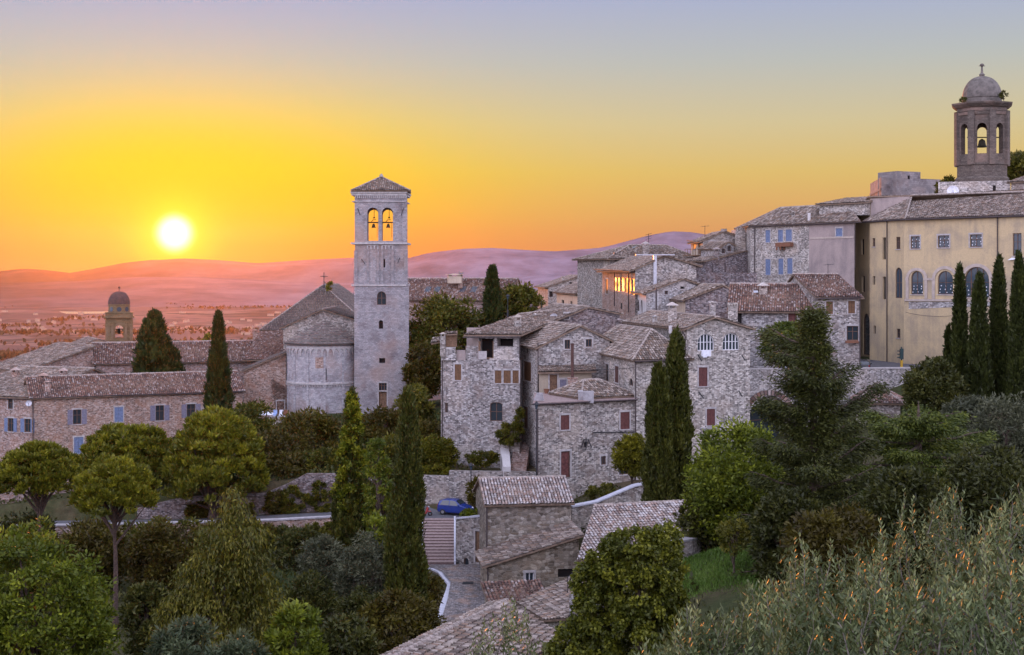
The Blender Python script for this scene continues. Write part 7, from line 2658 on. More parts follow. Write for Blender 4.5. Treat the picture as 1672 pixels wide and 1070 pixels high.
# left foreground
tree_px('leafy_tree', 'big bright leafy tree filling the lower left corner', 'tree', -62, 172, 868, 1180, 58, mat='lf_green', ncl=330, per=130, leaf=.21, wh=.5, clr=.17, trunk_r=.25, tone=-.06, hollow=.5)
tree_px('shrub', 'silvery blue shrub at the bottom edge left of the young green bush', 'shrub', 252, 350, 1018, 1110, 52, mat='lf_silver', ncl=50, per=100, leaf=.26, wh=.3, trunk_r=.06)
tree_px('shrub', 'low silvery shrub at the bottom edge under the weeping tree', 'shrub', 340, 432, 1042, 1120, 50, mat='lf_silver', ncl=50, per=100, leaf=.25, wh=.3, trunk_r=.06)
tree_px('shrub', 'young bright green bush at the bottom edge right of the weeping tree', 'shrub', 440, 522, 990, 1110, 56, mat='lf_green', ncl=60, per=80, leaf=.28, wh=.4, trunk_r=.08)
tree_px('shrub', 'dull green bush at the bottom edge left of the nearest roof', 'shrub', 512, 610, 1010, 1110, 62, mat='lf_dark', ncl=60, per=90, leaf=.28, trunk_r=.08)
tree_px('shrub', 'dark thicket below the tallest middle cypress', 'shrub', 590, 716, 975, 1075, 86, mat='lf_rust', ncl=90, per=100, leaf=.32, trunk_r=.1, tone=-.1)
tree_px('shrub', 'dark ivy bank below the bending street wall', 'shrub', 660, 722, 935, 1010, 104, mat='lf_rust', ncl=50, per=80, leaf=.34, trunk=False, tone=-.12)

# trees by the houses
tree_px('round_tree', 'small round yellow green tree against the terrace house', 'tree', 1004, 1060, 712, 778, 132, Z(815, 132), mat='lf_gold', ncl=70, per=100, leaf=.34, trunk_r=.12, irregular=.05)
cypress('cypress', 'taller of the twin cypresses standing before the arched window house', 1104, 545, 850, 56, 122, 'lf_cyp', n=420, leafs=70, base_z=-22, power=.42, taper=.8)
cypress('cypress', 'shorter of the twin cypresses standing before the arched window house', 1076, 600, 850, 52, 120.5, 'lf_cyp', n=360, leafs=70, base_z=-22, power=.36, taper=.85)
tree_px('shrub', 'low garden shrubs at the foot of the terrace house', 'shrub', 956, 1005, 790, 812, 131.5, Z(815, 131), mat='lf_mid', ncl=24, per=60, leaf=.3, trunk=False)
tree_px('broad_tree', 'yellow green leafy tree before the big arch', 'tree', 1122, 1278, 694, 880, 98, mat='lf_green', ncl=170, per=110, leaf=.36, trunk_r=.22, tone=-.02)
tree_px('broad_tree', 'dark shrubs beside the barn roof', 'tree', 1108, 1200, 815, 900, 99, -20.5, mat='lf_dark', ncl=70, per=90, leaf=.34)
tree_px('small_tree', 'small thin fruit tree standing on the lawn', 'tree', 1172, 1225, 848, 905, 88, mat='lf_mid', ncl=30, per=60, leaf=.26, trunk_r=.07, tone=.05)
for k, (px, yt, w_, Y, lab) in enumerate(((1567, 440, 27, 143, 'leftmost tall cypress before the ochre building, thin split top'), (1599, 452, 36, 141, 'second cypress before the ochre building, broad and dark'),
                                          (1631, 424, 33, 145, 'third cypress before the ochre building, narrow and smooth'), (1664, 414, 32, 139, 'cypress cut by the right edge of the view'))):
    cypress('cypress', lab, px, yt, 700, w_, Y, 'lf_cyp_dark', G_CYP_R, n=330, leafs=60, base_z=ground(X(px, Y), Y), power=.52, taper=.9)
cypress('cypress', 'short ragged cypress left of the row before the ochre building', 1549, 536, 690, 26, 144, 'lf_cyp_dark', G_CYP_R, n=150, leafs=50, base_z=ground(X(1549, 144), 144), power=.9, taper=.9)
tree_px('broad_tree', 'rounded dark bush under the ochre building', 'tree', 1478, 1566, 588, 690, 140, mat='lf_dark', ncl=110, per=100, leaf=.42, tone=.05)
tree_px('broad_tree', 'grey green olive crown at the right edge under the cypresses', 'tree', 1590, 1700, 650, 800, 112, mat='lf_olive_far', ncl=100, per=110, leaf=.38, wh=.3)
tree_px('broad_tree', 'bluish bush at the foot of the right cypress row', 'tree', 1540, 1620, 655, 730, 120, mat='lf_olive_far', ncl=70, per=90, leaf=.38, tone=-.1)
tree_px('feathery_tree', 'feathery tree by the stone house with parked car', 'tree', 1244, 1330, 526, 600, 150, -11.8, mat='lf_cedar_y', ncl=60, per=80, leaf=.40, trunk_r=.12)


def conifer(name, label, px, py_top, py_base, Y, limbs, mat, colr, leaf=.30, dens=1.0, column=None):
    """cedar-like conifer: limbs = [(height row, tip column, tip row, depth offset)] drawn across the picture plane and in depth"""
    x, zt = X(px, Y), Z(py_top, Y)
    zg = ground(x, Y)
    root = empty(name, (x, Y, zg))
    tag(root, label, 'tree')
    lv = Leaves()
    mb = MB()
    mb.tube([(x, Y, zg - .4), (x + .1, Y, zg + (zt - zg) * .4), (x - .05, Y, zg + (zt - zg) * .8), (x, Y, zt)], [.42, .32, .16, .03], 8)
    for (rs, tpx, tpy, dY) in limbs:
        s = Vector((x, Y, Z(rs, Y)))
        e = P(tpx, tpy, Y + dY)
        L = (e - s).length
        mid = s.lerp(e, .55) + Vector((0, 0, -.04 * L))
        pts = [s, s.lerp(mid, .5), mid, mid.lerp(e, .5) + Vector((0, 0, .02 * L)), e]
        mb.tube(pts, [.13, .10, .075, .05, .02], 6)
        nn = max(5, int(L * 5.0 * dens))
        dv = (e - s).normalized()
        sv = Vector((-dv.y, dv.x, 0)).normalized()
        for k in range(nn):
            t = rng.uniform(.12, 1.0)
            p = np.array(s.lerp(mid, t / .55) if t < .55 else mid.lerp(e, (t - .55) / .45))
            wd = L * .20 * (1.08 - t) + .32
            n = int(60 * rng.uniform(.7, 1.3))
            q = rng.normal(0, 1, (n, 3)) * np.array([.34, .34, .13])
            lat = rng.uniform(-1, 1) * wd
            p = p + np.array([sv.x, sv.y, 0]) * lat + np.array([0, 0, -.10 - .18 * abs(lat)])
            q[:, 2] -= .55 * rng.random(n) ** 2
            d = rng.normal(0, .42, (n, 3)) + np.array([dv.x, dv.y, -.28]) + np.array([sv.x, sv.y, 0]) * np.sign(lat) * .5
            lv.add(p + q, d, leaf * rng.uniform(.7, 1.3, n), leaf * .26, rng.uniform(.12, .7) + rng.normal(0, .15, n))
    if column:
        r0, r1, wpx = column
        for k in range(400):
            t = rng.random()
            zz = Z(r0 + (r1 - r0) * t, Y)
            wd = wpx / 2 * Y / F * min(1, .30 + 1.0 * t) * rng.uniform(.3, 1.0)
            th = rng.uniform(0, 2 * np.pi)
            n = int(62 * rng.uniform(.7, 1.3))
            p = np.array([x + wd * math.cos(th), Y + wd * math.sin(th), zz])
            q = rng.normal(0, 1, (n, 3)) * np.array([.24, .24, .26])
            d = rng.normal(0, .5, (n, 3)) + np.array([math.cos(th), math.sin(th), .15])
            lv.add(p + q, d, leaf * rng.uniform(.7, 1.3, n), leaf * .28, rng.uniform(.2, .78) + rng.normal(0, .15, n))
    mb.build('trunk', M['bark'], root)
    lv.build('crown', mat, root)
    return root


conifer('conifer', 'tall irregular dark conifer with drooping side limbs before the big arch', 1328, 508, 960, 88, [
    (570, 1248, 532, 1.5), (585, 1262, 574, -1), (640, 1262, 606, 0), (640, 1392, 590, .5), (620, 1300, 600, -2), (670, 1254, 648, -1.5), (690, 1438, 622, .5), (660, 1376, 610, -2),
    (715, 1240, 652, 0), (740, 1270, 720, -3), (730, 1400, 680, -2), (760, 1240, 716, 1), (770, 1420, 715, 1), (800, 1225, 770, -1), (800, 1440, 760, -1), (830, 1270, 812, -3),
    (840, 1400, 806, -3), (850, 1210, 840, 1.5), (850, 1460, 820, 2), (890, 1245, 880, -2), (890, 1420, 880, -2), (760, 1330, 760, -4), (700, 1335, 700, 4), (820, 1340, 850, -4.5),
    (900, 1340, 930, -4), (610, 1352, 580, 2), (920, 1210, 935, -1), (920, 1450, 925, 0)], 'lf_cedar', None, .28, 1.9, column=(508, 880, 98))
conifer('cedar', 'spreading green cedar with level layered limbs at right', 1500, 655, 940, 96, [
    (690, 1410, 668, 0), (690, 1570, 672, 0), (700, 1440, 690, -3), (700, 1540, 690, -3), (725, 1386, 712, 1), (720, 1610, 704, 1), (730, 1470, 735, -4), (750, 1400, 760, -2),
    (745, 1620, 745, -1), (760, 1560, 760, -4), (790, 1380, 800, 0), (785, 1650, 790, 0), (800, 1460, 820, -4), (810, 1570, 815, -4), (840, 1400, 850, -2), (840, 1620, 840, -2),
    (870, 1500, 880, -5), (680, 1500, 660, 3), (720, 1450, 700, 4), (720, 1560, 700, 4), (690, 1480, 676, -2), (690, 1520, 672, -2)], 'lf_cedar_y', None, .30, 2.1)
for (a, b, c, d, Y, mt, lab) in ((1236, 1345, 800, 975, 84, 'lf_dark', 'dark thicket tree left of the conifer foot'), (1290, 1440, 830, 1000, 76, 'lf_rust', 'dark thicket tree under the conifer'),
                                 (1420, 1560, 760, 960, 78, 'lf_dark', 'dark thicket tree under the layered cedar'), (1540, 1700, 740, 940, 80, 'lf_dark', 'dark thicket tree at the right edge behind the olives')):
    tree_px('thicket_tree', lab, 'tree', a, b, c, d, Y, mat=mt, ncl=150, per=120, leaf=.32, tone=-.14, trunk_r=.2)

# ivy mound in the lower middle
def ivy_mound():
    Y = 68.0
    root = empty('ivy_mound', (X(1030, Y), Y, ground(X(1030, Y), Y)))
    tag(root, 'big mound of bright green ivy smothering a tree by the barn roof', 'ivy')
    lv = Leaves()
    shapes = [(1045, 905, 62, 42), (1000, 935, 42, 52), (1055, 960, 66, 70), (985, 1010, 55, 62), (1040, 1045, 86, 70), (950, 1055, 55, 40), (1085, 1010, 34, 60), (920, 1080, 40, 28), (1080, 880, 28, 22), (960, 960, 22, 40)]
    trunk_mesh(root, (X(1040, Y), Y, ground(X(1040, Y), Y) - .3), P(1045, 910, Y), .3, [(.6, P(1000, 935, Y), .12), (.7, P(1080, 900, Y), .12), (.5, P(970, 1000, Y), .12)])
    for (px, py, a, b) in shapes:
        c = np.array(P(px, py, Y)); rx, rz = a * Y / F, b * Y / F
        for k in range(int(10 + a * b / 45)):
            d = rdir(1)[0]
            p = c + d * np.array([rx, rx * .8, rz]) * rng.uniform(.8, 1.02)
            n = int(80 * rng.uniform(.7, 1.3))
            off = rdir(n) * (rng.random(n) ** .5)[:, None] * .34
            ax = rng.normal(0, .5, (n, 3)) + d * .5 + np.array([0, 0, -.5])
            lv.add(p + off, ax, .19 * rng.uniform(.7, 1.3, n), .14 * rng.uniform(.7, 1.3, n), rng.uniform(.2, .75) + rng.normal(0, .15, n))
    lv.build('foliage', 'lf_mound', root)


ivy_mound()


# ------------------------------------------------------------------ foreground olives: upright shoots with narrow paired leaves
def olive(label, px, Y, tops, r, leaf=.105, n_sh=150, mat='lf_olive', depth=1.0):
    """tops = [(column, row)] outline of the crown; the crown fills downward from it"""
    x = X(px, Y)
    zg = ground(x, Y)
    root = empty('olive_tree', (x, Y, zg))
    tag(root, label, 'olive tree')
    lv = Leaves()
    mb = MB()
    xs = [t[0] for t in tops]
    zmid = Z(min(t[1] for t in tops) + 190, Y)
    mb.tube([(x, Y + .3, zg - .2), (x + .1, Y + .3, zg + (zmid - zg) * .4), (x - .05, Y + .3, zmid)], [.14, .09, .03], 8)

    def shoot(tip, L, lean, ct, big=1.0):
        b = tip - lean * L
        bend = rdir(1)[0] * .06
        m = max(8, int(L / leaf * 4.6))
        t = np.linspace(.0, 1, m)
        c = b[None, :] + (tip - b)[None, :] * t[:, None] + (np.sin(t * np.pi)[:, None] * bend[None, :])
        az = np.arange(m) * 2.4 + rng.uniform(0, 6)
        a1 = unit(np.cross(lean, [1, .2, .1])[None, :])[0]
        a2 = np.cross(lean, a1)
        sp = .95 - .55 * t
        d = lean[None, :] * (1 - .3 * sp)[:, None] + (np.cos(az) * sp)[:, None] * a1 + (np.sin(az) * sp)[:, None] * a2
        d = d + rng.normal(0, .12, (m, 3))
        tint = np.minimum(ct + rng.normal(0, .16, m), .92)
        tint[rng.random(m) < .006] = 1.0
        lv.add(c, d, leaf * big * rng.uniform(.75, 1.25, m) * (1 - .4 * t), leaf * big * .23 * rng.uniform(.8, 1.25, m), tint)
        return b, bend

    # branches carry bunches of shoots, with dark gaps between the bunches
    nb = max(4, n_sh // 9)
    for k in range(nb):
        pp = rng.uniform(xs[0], xs[-1])
        edge = np.interp(pp, xs, [t[1] for t in tops])
        row = edge + 8 + (rng.random() ** 1.15) * (1110 - edge)
        yo = rng.uniform(-depth, depth)
        top = np.array(P(pp, row, Y)) + np.array([0, yo, 0])
        ct = rng.uniform(.05, .88)
        ln0 = np.array([rng.normal(0, .25), rng.normal(0, .25), 1.0])
        base_ = None
        for q in range(9):
            lean = ln0 + rng.normal(0, .20, 3)
            lean /= np.linalg.norm(lean)
            tip = top + rng.normal(0, .13, 3) + np.array([0, 0, rng.uniform(-.28, .0)])
            ed2 = Z(np.interp(CX + F * tip[0] / tip[1], xs, [t[1] for t in tops]), Y)
            tip[2] = min(tip[2], ed2)
            b, bend = shoot(tip, rng.uniform(.30, .60), lean, ct + rng.normal(0, .06))
            if base_ is None: base_ = top - ln0 / np.linalg.norm(ln0) * .75
            if q % 3 == 0: mb.tube([tuple(base_), tuple(b), tuple((b + tip) / 2 + bend), tuple(tip)], [.012, .008, .005, .002], 4, cap=False)
    # single tall leaders that make the ragged outline
    for (lx, ly) in tops:
        for q in range(3):
            tip = np.array(P(lx + rng.normal(0, 5), ly + q * 11 + rng.uniform(0, 4), Y)) + np.array([0, rng.uniform(-.2, .2), 0])
            lean = np.array([rng.normal(0, .12), rng.normal(0, .12), 1.0]); lean /= np.linalg.norm(lean)
            b, bend = shoot(tip, rng.uniform(.45, .7), lean, rng.uniform(.3, .75))
            if q == 0: mb.tube([tuple(b), tuple((b + tip) / 2 + bend), tuple(tip)], [.008, .005, .002], 4, cap=False)
    # sparse dark leaves deeper in the crown
    m = n_sh * 11
    pp = rng.uniform(xs[0], xs[-1], m)
    edge = np.interp(pp, xs, [t[1] for t in tops])
    row = edge + 40 + (1130 - edge) * rng.random(m) ** .8
    c = np.stack([(pp - CX) / F * Y, Y + depth * rng.uniform(.3, 1.5, m), (HY - row) / F * Y], 1)
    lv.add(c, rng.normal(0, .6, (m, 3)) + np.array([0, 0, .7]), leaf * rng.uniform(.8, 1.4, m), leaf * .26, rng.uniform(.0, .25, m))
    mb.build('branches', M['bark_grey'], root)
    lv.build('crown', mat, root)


olive('olive tree with tallest shoots at right behind the nearest leaves', 1520, 21, [(1395, 960), (1440, 900), (1470, 830), (1482, 800), (1500, 835), (1520, 815), (1545, 800), (1562, 786), (1575, 830), (1600, 850), (1625, 880)], 1, n_sh=306, depth=.9)
olive('olive tree at the right edge with shoots rising to mid height', 1660, 17.5, [(1590, 880), (1612, 845), (1640, 830), (1655, 795), (1672, 790), (1740, 800)], 1, n_sh=259, depth=.9)
olive('olive tree with two slender shoots before the dark thicket', 1340, 18, [(1268, 960), (1290, 930), (1303, 870), (1318, 920), (1335, 905), (1353, 880), (1368, 910), (1400, 905), (1425, 880), (1438, 850), (1452, 905)], 1, n_sh=306, depth=.9)
olive('low olive tree in the bottom foreground beside the lawn', 1190, 15.5, [(1085, 1060), (1110, 1012), (1124, 990), (1140, 985), (1160, 1000), (1190, 1015), (1225, 970), (1240, 935), (1262, 950), (1290, 985)], 1, n_sh=247, depth=.7)
olive('nearest olive tree along the bottom right of the view', 1480, 13.2, [(1280, 1020), (1330, 985), (1390, 960), (1440, 950), (1490, 930), (1540, 945), (1600, 925), (1650, 900), (1730, 890)], 1, n_sh=388, depth=.8)
olive('small sparse olive shoots over the nearest roof', 838, 19.5, [(780, 1040), (800, 1005), (822, 985), (842, 980), (862, 1000), (885, 1040)], 1, n_sh=37, depth=.35, mat='lf_olive')
olive('thin olive sprigs at the bottom below the ivy mound', 1075, 14.5, [(1030, 1066), (1050, 1045), (1075, 1052), (1100, 1040)], 1, n_sh=31, depth=.35)


# ------------------------------------------------------------------ ground cover
def scatter():
    lv = Leaves()
    n = 60000
    x = rng.uniform(-46, 46, n); y = rng.uniform(26, 137, n)
    ok = ~((x > -8.2) & (x < 2.5) & (y > 98))
    ok &= ~((x > 11.5) & (x < 20) & (y > 74) & (y < 96))
    x, y = x[ok], y[ok]
    x = np.concatenate([x, rng.uniform(-62, -3, 26000)]); y = np.concatenate([y, rng.uniform(148.6, 196, 26000)])
    z = np.array([ground(a, b) for a, b in zip(x, y)])
    n = len(x)
    c = np.stack([x, y, z + rng.uniform(-.1, .35, n)], 1)
    lv.add(c, rng.normal(0, .5, (n, 3)) + np.array([0, 0, .9]), .45 * rng.uniform(.5, 1.3, n), .22 * rng.uniform(.6, 1.3, n), .35 + .25 * np.sin(x * .4) * np.cos(y * .23) + rng.normal(0, .15, n))
    tag(lv.build('undergrowth', 'lf_dark', None), kind='stuff')
    lv = Leaves()
    n = 42000
    x = rng.uniform(9.5, 19.5, n); y = rng.uniform(71, 97, n)
    z = np.array([ground(a, b) for a, b in zip(x, y)])
    c = np.stack([x, y, z], 1)
    c[:, 2] += .05
    lv.add(c, rng.normal(0, .35, (n, 3)) + np.array([0, 0, .8]), .20 * rng.uniform(.6, 1.5, n), .07, .45 + .3 * np.sin(x * 1.1 + np.sin(y)) * np.cos(y * .7) + rng.normal(0, .18, n))
    tag(lv.build('lawn_grass', 'grass_blades', None), kind='stuff')
    # woods scattered over the valley floor and the slope below the town
    lv = Leaves()
    for k in range(75):
        y = 2100 / (1 - .66 * rng.random())
        x = (rng.uniform(-150, 1250) - CX) / F * y
        rx, rz = rng.uniform(15, 110), rng.uniform(3, 7)
        n = int(26 + rx * .7)
        c = np.stack([x + rng.normal(0, rx, n), y + rng.normal(0, rx * rng.choice([.08, .15, .5]), n), -131 + rng.uniform(0, rz, n)], 1)
        lv.add(c, rng.normal(0, .5, (n, 3)) + np.array([0, 0, .8]), rng.uniform(6, 12, n), rng.uniform(6, 11, n), rng.uniform(0, 1, n))
    tag(lv.build('valley_woods', 'lf_far', None), kind='stuff')


scatter()
# ------------------------------------------------------------------ vehicles and street furniture
def small_car(label, paint, x, y, z, rz, group=None):
    """short one-box hatchback, built at the origin facing +X then placed"""
    root = empty('parked_car', (0, 0, 0))
    tag(root, label, 'car', group)
    L, W = 3.45, 1.58
    sec = [  # (x, half width at sill, z sill, z belt, half width roof, z top)
        (-1.70, .66, .42, .62, .60, .70), (-1.66, .74, .30, .88, .62, 1.00), (-1.50, .77, .26, .95, .60, 1.38), (-1.05, .785, .24, .97, .60, 1.52), (-.30, .79, .24, .96, .61, 1.55),
        (.25, .79, .24, .95, .59, 1.47), (.72, .785, .24, .94, .56, 1.12), (1.02, .78, .25, .90, .58, .96), (1.45, .74, .28, .78, .56, .84), (1.66, .64, .34, .64, .50, .70), (1.72, .56, .42, .56, .46, .60)]
    mb = MB()
    rings = []
    for (xx, w, zs, zb, wr, zt) in sec:
        half = [(w * .92, zs), (w, zs + .12), (w * 1.0, (zs + zb) / 2), (w * .98, zb), ((w * .96 + wr) / 2, (zb + zt) / 2 + .02), (wr, zt - .05 * (zt - zb) - .01), (wr * .6, zt), (0, zt + .01)]
        ring = [(xx, -a, b) for a, b in half] + [(xx, a, b) for a, b in reversed(half[:-1])]
        rings.append(ring)
    for k in range(len(rings) - 1):
        a, b = rings[k], rings[k + 1]
        for j in range(len(a) - 1):
            mb.face([a[j], b[j], b[j + 1], a[j + 1]])
        mb.face([a[-1], b[-1], b[0], a[0]])
    mb.face(rings[0][::-1]); mb.face(rings[-1])
    parts = [mb.build('body', M[paint], root, smooth=True)]
    body = parts[0]

    def glassq(name, pts, off):
        g = MB()
        g.face([tuple(Vector(p) + Vector(off)) for p in pts])
        parts.append(g.build(name, M['glass'], root))

    for s in (-1, 1):
        y0, y1 = .785 * s, .635 * s
        o = (0, .012 * s, .0)
        q = [(-1.36, y0 * .985, .99), (-.42, y0, .985), (-.40, y1 * 1.0, 1.45), (-1.16, y1 * .99, 1.44)]
        glassq('side_window', q if s < 0 else q[::-1], o)
        q = [(-.33, y0, .985), (.62, y0 * .985, .975), (.26, y1 * 1.0, 1.40), (-.31, y1 * 1.0, 1.46)]
        glassq('side_window', q if s < 0 else q[::-1], o)
    glassq('windscreen', [(.74, -.62, 1.10), (.74, .62, 1.10), (.30, .54, 1.45), (.30, -.54, 1.45)], (.03, 0, .03))
    glassq('rear_window', [(-1.69, .56, 1.02), (-1.69, -.56, 1.02), (-1.52, -.52, 1.38), (-1.52, .52, 1.38)], (-.02, 0, .0))
    for s in (-1, 1):
        m = MB(); m.lathe((1.60, .50 * s, .60), [(0, 0), (.13, .02), (.14, .10), (.08, .17), (0, .18)], 10); parts.append(m.build('headlight', M['lamp_glass'], root))
        m = MB(); m.box((-1.67, .62 * s, .72), .06, .14, .28); parts.append(m.build('tail_light', M['tail_glass'], root))
        m = MB(); m.box((.66, .86 * s, .98), .12, .16, .11); parts.append(m.build('wing_mirror', M[paint], root))
        m = MB(); m.box((-.28, .795 * s, .84), .16, .03, .04); parts.append(m.build('door_handle', M['plastic_black'], root))
    m = MB(); m.box((1.70, 0, .36), .10, 1.2, .14); m.box((-1.70, 0, .36), .08, 1.3, .16); parts.append(m.build('bumper', M['plastic_black'], root))
    for xx in (-1.08, 1.10):
        for s in (-1, 1):
            m = MB()
            prof = [(.16, -.085), (.275, -.085), (.29, -.05), (.29, .05), (.275, .085), (.16, .085)]
            n = 18
            for k in range(n):
                a0, a1 = 2 * math.pi * k / n, 2 * math.pi * (k + 1) / n
                for (r0, w0), (r1, w1) in zip(prof, prof[1:]):
                    f = lambda r, w, a: (xx + r * math.cos(a), .72 * s + w, .29 + r * math.sin(a))
                    m.face([f(r0, w0, a0), f(r0, w0, a1), f(r1, w1, a1), f(r1, w1, a0)])
            wh = m.build('wheel', M['rubber'], root)
            m = MB()
            yo = .72 * s + .07 * s
            for k in range(n):
                a0, a1 = 2 * math.pi * k / n, 2 * math.pi * (k + 1) / n
                t = [(xx, yo, .29), (xx + .17 * math.cos(a0), yo, .29 + .17 * math.sin(a0)), (xx + .17 * math.cos(a1), yo, .29 + .17 * math.sin(a1))]
                m.face(t if s < 0 else t[::-1])
            m.build('rim', M['rim'], wh)
    root.location = (x, y, z)
    root.rotation_euler = (0, 0, rz)
    return root


pc = P(744, 838.5, 140.6)
small_car('small blue hatchback parked on the road at the top of the steps', 'blue_paint', pc.x, 140.6, ground(pc.x, 140.6) + .09, R(-22))
pw = P(1299, 600, 156.5)
small_car('white car parked behind the street parapet, only its roof showing', 'white_paint', pw.x, 156.8, Z(600, 156) - .95, R(15))
pd = P(1416, 592, 166)
small_car('dark car parked by the archway of the ochre building', 'dark_paint', pd.x, 167.5, Z(600, 166) - .7, R(75))


def scooter():
    q = P(690.5, 841, 140.2)
    z = ground(q.x, 140.2) + .06
    root = empty('motor_scooter', (q.x, 140.2, z))
    tag(root, 'red motor scooter parked against the retaining wall left of the blue car', 'scooter')
    o = Vector((q.x, 140.2, z))
    mb = MB()
    mb.tube([o + Vector((-.62, 0, .42)), o + Vector((-.35, 0, .58)), o + Vector((-.05, 0, .50))], [.10, .19, .12], 8)
    mb.tube([o + Vector((-.05, 0, .36)), o + Vector((.28, 0, .28)), o + Vector((.42, 0, .52)), o + Vector((.50, 0, .92))], [.13, .12, .14, .10], 8)
    mb.tube([o + Vector((.52, 0, .48)), o + Vector((.80, 0, .46))], [.08, .05], 8)
    mb.build('body', M['red_paint'], root)
    mb = MB(); mb.tube([o + Vector((-.66, 0, .76)), o + Vector((-.35, 0, .80)), o + Vector((-.0, 0, .74))], [.08, .13, .09], 8); mb.build('seat', M['plastic_black'], root)
    mb = MB(); mb.tube([o + Vector((.46, -.30, 1.02)), o + Vector((.50, 0, .98)), o + Vector((.46, .30, 1.02))], [.03, .04, .03], 6); mb.build('handlebar', M['plastic_black'], root)
    mb = MB(); mb.lathe(o + Vector((.56, -.02, .86)), [(0, 0), (.09, .03), (.1, .12), (0, .16)], 8); mb.build('headlight', M['lamp_glass'], root)
    for dx in (-.55, .72):
        mb = MB()
        n = 16
        for k in range(n):
            a0, a1 = 2 * math.pi * k / n, 2 * math.pi * (k + 1) / n
            for (r0, w0), (r1, w1) in (((.10, -.05), (.23, -.05)), ((.23, -.05), (.23, .05)), ((.23, .05), (.10, .05))):
                f = lambda r, w, a: o + Vector((dx + r * math.cos(a), w, .23 + r * math.sin(a)))
                mb.face([f(r0, w0, a0), f(r0, w0, a1), f(r1, w1, a1), f(r1, w1, a0)])
        mb.build('wheel', M['rubber'], root)


scooter()


def street_lamp(label, px, py_base, Y, h, head=1.0):
    q = P(px, py_base, Y)
    root = empty('street_lamp', tuple(q))
    tag(root, label, 'street lamp')
    mb = MB()
    mb.lathe(q, [(.14, -1.0), (.14, .35), (.09, .45), (.06, .6), (.05, h - .3), (.07, h - .25), (.04, h)], 8)
    mb.build('pole', M['iron'], root)
    mb = MB()
    t = q + Vector((0, 0, h))
    for k in range(4):
        a0, a1 = math.pi / 4 + k * math.pi / 2, math.pi / 4 + (k + 1) * math.pi / 2
        f = lambda r, z, a: t + Vector((r * math.cos(a), r * math.sin(a), z))
        mb.face([f(.12, .02, a0), f(.12, .02, a1), f(.22, .42, a1), f(.22, .42, a0)])
    hd = mb.build('lantern', M['glass_sky'], root)
    mb = MB()
    mb.lathe(t, [(.30, .42), (.30, .45), (.16, .60), (.05, .72), (0, .74)], 8)
    mb.build('lantern_cap', M['iron'], hd)


street_lamp('slim street lamp standing before the retaining wall by the blue car', 769, 838, 143.5, 4.4)
street_lamp('street lamp on the hilltop beside the dark cypress', 829, 512, 198, 2.0)
street_lamp('lamp on the corner of the terrace house above the stair', 876, 795, 134.2, 7.4)


def traffic_light():
    Y = 158.5
    q = P(1472, 603, Y)
    root = empty('traffic_light', tuple(q))
    tag(root, 'traffic light on yellow post before the ochre building', 'traffic light')
    mb = MB(); mb.box(q + Vector((0, 0, -1.0)), .24, .24, 2.0); mb.build('post', M['yellow'], root)
    mb = MB(); mb.tube([q + Vector((0, 0, 1.0)), q + Vector((0, 0, 2.5))], .07)
    mb.build('pole', M['green_black'], root)
    mb = MB()
    mb.box(q + Vector((-.02, -.1, 1.15)), .36, .34, 1.15)
    for k in range(3):
        mb.box(q + Vector((-.32, -.1, 1.28 + .36 * k)), .32, .26, .10)
    mb.build('signal_head', M['green_black'], root)
    for k, m in enumerate(('lamp_green', 'yellow', 'tail_glass')):
        mb = MB(); mb.lathe(q + Vector((-.21, -.1, 1.20 + .36 * k)), [(0, 0), (.05, .02), (.1, .1), (.05, .18), (0, .2)], 8)
        mb.build('lens', M['green_black' if m == 'lamp_green' else m], root)


traffic_light()


def dish(label, px, py, Y, r, az, tilt=.3, mat='metal_pale'):
    q = P(px, py, Y)
    root = empty('satellite_dish', (q.x, q.y, q.z - r * 1.2))
    tag(root, label, 'satellite dish')
    n = Vector((math.sin(az) * math.cos(tilt), -math.cos(az) * math.cos(tilt), math.sin(tilt)))
    u = n.cross(Vector((0, 0, 1))).normalized(); v = u.cross(n)
    mb = MB()
    for j in range(4):
        r0, r1 = r * j / 4, r * (j + 1) / 4
        for k in range(14):
            a0, a1 = 2 * math.pi * k / 14, 2 * math.pi * (k + 1) / 14
            f = lambda rr, a: q + u * rr * math.cos(a) + v * rr * math.sin(a) + n * (rr * rr * .35 / r)
            mb.face([f(r0, a0), f(r1, a0), f(r1, a1), f(r0, a1)] if r0 > 0 else [f(0, 0), f(r1, a0), f(r1, a1)])
    mb.build('reflector', M[mat], root, smooth=True)
    mb = MB()
    mb.tube([q - v * r, q + n * r * .9], .025, 4); mb.tube([q - n * .02, q - n * .15 - Vector((0, 0, r * 1.6))], .04, 5)
    mb.build('bracket', M['iron'], root)


dish('satellite dish on the ridge of the broad roofed house', 905, 521, 166.5, .62, -.5)
dish('white satellite dish on the roof below the octagonal tower', 1556, 313, 183, .75, -.3, .25, 'white_cloth')
dish('small satellite dish on the convent roof edge', 47, 659, 184.6, .4, .2)

def patio_umbrella(label, px, py, Y):
    q = P(px, py, Y)
    root = empty('closed_parasol', (q.x, q.y, q.z - 2.2))
    tag(root, label, 'parasol', 'white parasols beside the church aisle')
    mb = MB(); mb.tube([q + Vector((0, 0, -2.6)), q + Vector((0, 0, .1))], .03, 6); mb.build('pole', M['wood'], root)
    mb = MB(); mb.lathe(q, [(1.0, -.42), (.98, -.36), (.5, -.14), (0, .04)], 8); mb.build('canopy', M['white_cloth'], root)


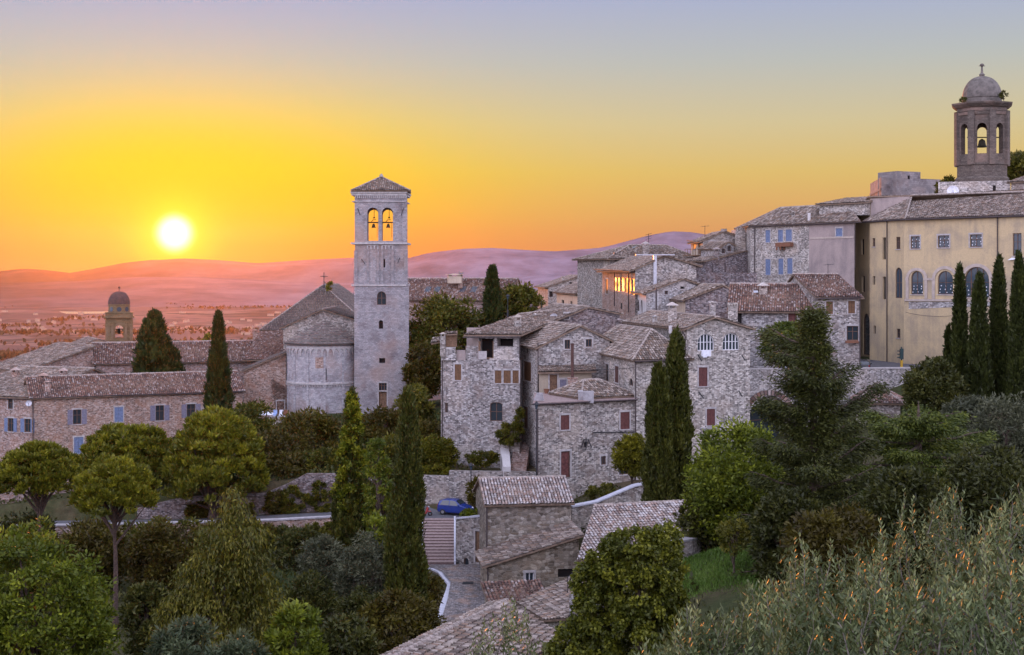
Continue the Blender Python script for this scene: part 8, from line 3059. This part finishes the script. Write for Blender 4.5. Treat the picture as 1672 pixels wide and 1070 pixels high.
patio_umbrella('left one of two small white parasols by the church aisle', 429, 672, 189)
patio_umbrella('right one of two small white parasols by the church aisle', 438.5, 672, 189.5)
wall_strip('terrace_wall', 'little terrace wall with pale coping below the church door', 'wall', [(440, 681.5, 187.5), (472, 681, 187)], -26, .4, 'stone_pale', 'coping', cw=.05)
for px, m, lab in ((449, 'blue_cloth', 'blue covered chair on the little church terrace'), (459, 'white_cloth', 'white covered chair on the little church terrace'), (466, 'terracotta', 'terracotta covered chair on the little church terrace')):
    q = P(px, 681, 188.3)
    root = empty('covered_chair', tuple(q)); tag(root, lab, 'chair')
    mb = MB(); mb.box(q, .5, .5, .42); mb.build('seat', M[m], root)
    mb = MB(); mb.box(q + Vector((0, .24, .42)), .5, .08, .5); mb.build('backrest', M[m], root)


# scattered farmhouses far out on the valley floor
def farmhouses():
    mats = [M['beige_plaster'], M['tile_red']]
    proto = []
    for v in range(3):
        w, d, hh = (16, 9, 6), (24, 10, 7), (12, 12, 9)
        a, b, c = (w, d, hh)[v]
        mb = MB()
        x0, x1, y0, y1 = -a / 2, a / 2, -b / 2, b / 2
        mb.prism([(x0, y0), (x1, y0), (x1, y1), (x0, y1)], -2, c)
        mb.face([(x0 - .6, y0 - .6, c + .05), (x1 + .6, y0 - .6, c + .05), (x1 + .6, 0, c + 2.6), (x0 - .6, 0, c + 2.6)], 1, [(0, 0), (9, 0), (9, 5), (0, 5)])
        mb.face([(x1 + .6, y1 + .6, c + .05), (x0 - .6, y1 + .6, c + .05), (x0 - .6, 0, c + 2.6), (x1 + .6, 0, c + 2.6)], 1, [(0, 0), (9, 0), (9, 5), (0, 5)])
        mb.face([(x0, y1, c), (x0, y0, c), (x0, 0, c + 2.5)]); mb.face([(x1, y0, c), (x1, y1, c), (x1, 0, c + 2.5)])
        o = mb.build('farmhouse', mats)
        tag(o, 'tiny pale farmhouse lost in the haze of the valley floor', 'house', 'farmhouses far out on the valley floor')
        proto.append(o)
    r = random.Random(5)
    spots = []
    for k in range(48):
        cl = k % 3
        if cl == 0: px, Y = r.gauss(330, 60), r.uniform(3200, 3900)
        elif cl == 1: px, Y = r.uniform(-20, 470), r.uniform(2900, 4700)
        else: px, Y = r.gauss(60, 60), r.uniform(3000, 4000)
        spots.append((px, Y))
    for k, (px, Y) in enumerate(spots):
        o = proto[k] if k < 3 else proto[k % 3].copy()
        if k >= 3: COL.objects.link(o)
        o.location = (X(px, Y), Y, -131)
        o.rotation_euler = (0, 0, r.uniform(0, 3.14))
        o.scale = (.75, .75, .75)


farmhouses()


# ------------------------------------------------------------------ the air over the valley
def haze():
    mb = MB()
    x0, x1, y0, y1, z0, z1 = -9500, 9500, -60, 11000, -140, 320
    q = [(x0, y0), (x1, y0), (x1, y1), (x0, y1)]
    mb.prism(q, z0, z1)
    m = bpy.data.materials.new('evening_haze')
    m.use_nodes = True
    g = NT(m.node_tree)
    out = g.n('ShaderNodeOutputMaterial')
    v = g.n('ShaderNodeVolumePrincipled', i={'Color': (.24, .18, .24, 1), 'Density': HAZE_DENSITY, 'Anisotropy': HAZE_G})
    g.l(v.outputs[0], out.inputs['Volume'])
    tag(mb.build('haze', m), kind='stuff')


HAZE_DENSITY, HAZE_G = .000022, .86
haze()

mb = MB()
q = P(764, 962, 118.5)
mb.prism([(q.x - .45, 118.1), (q.x + .45, 118.1), (q.x + .45, 118.9), (q.x - .45, 118.9)], -26.4, -26.09)
tag(mb.build('drain_cover', M['iron']), 'dark square drain cover set in the street paving', 'drain')
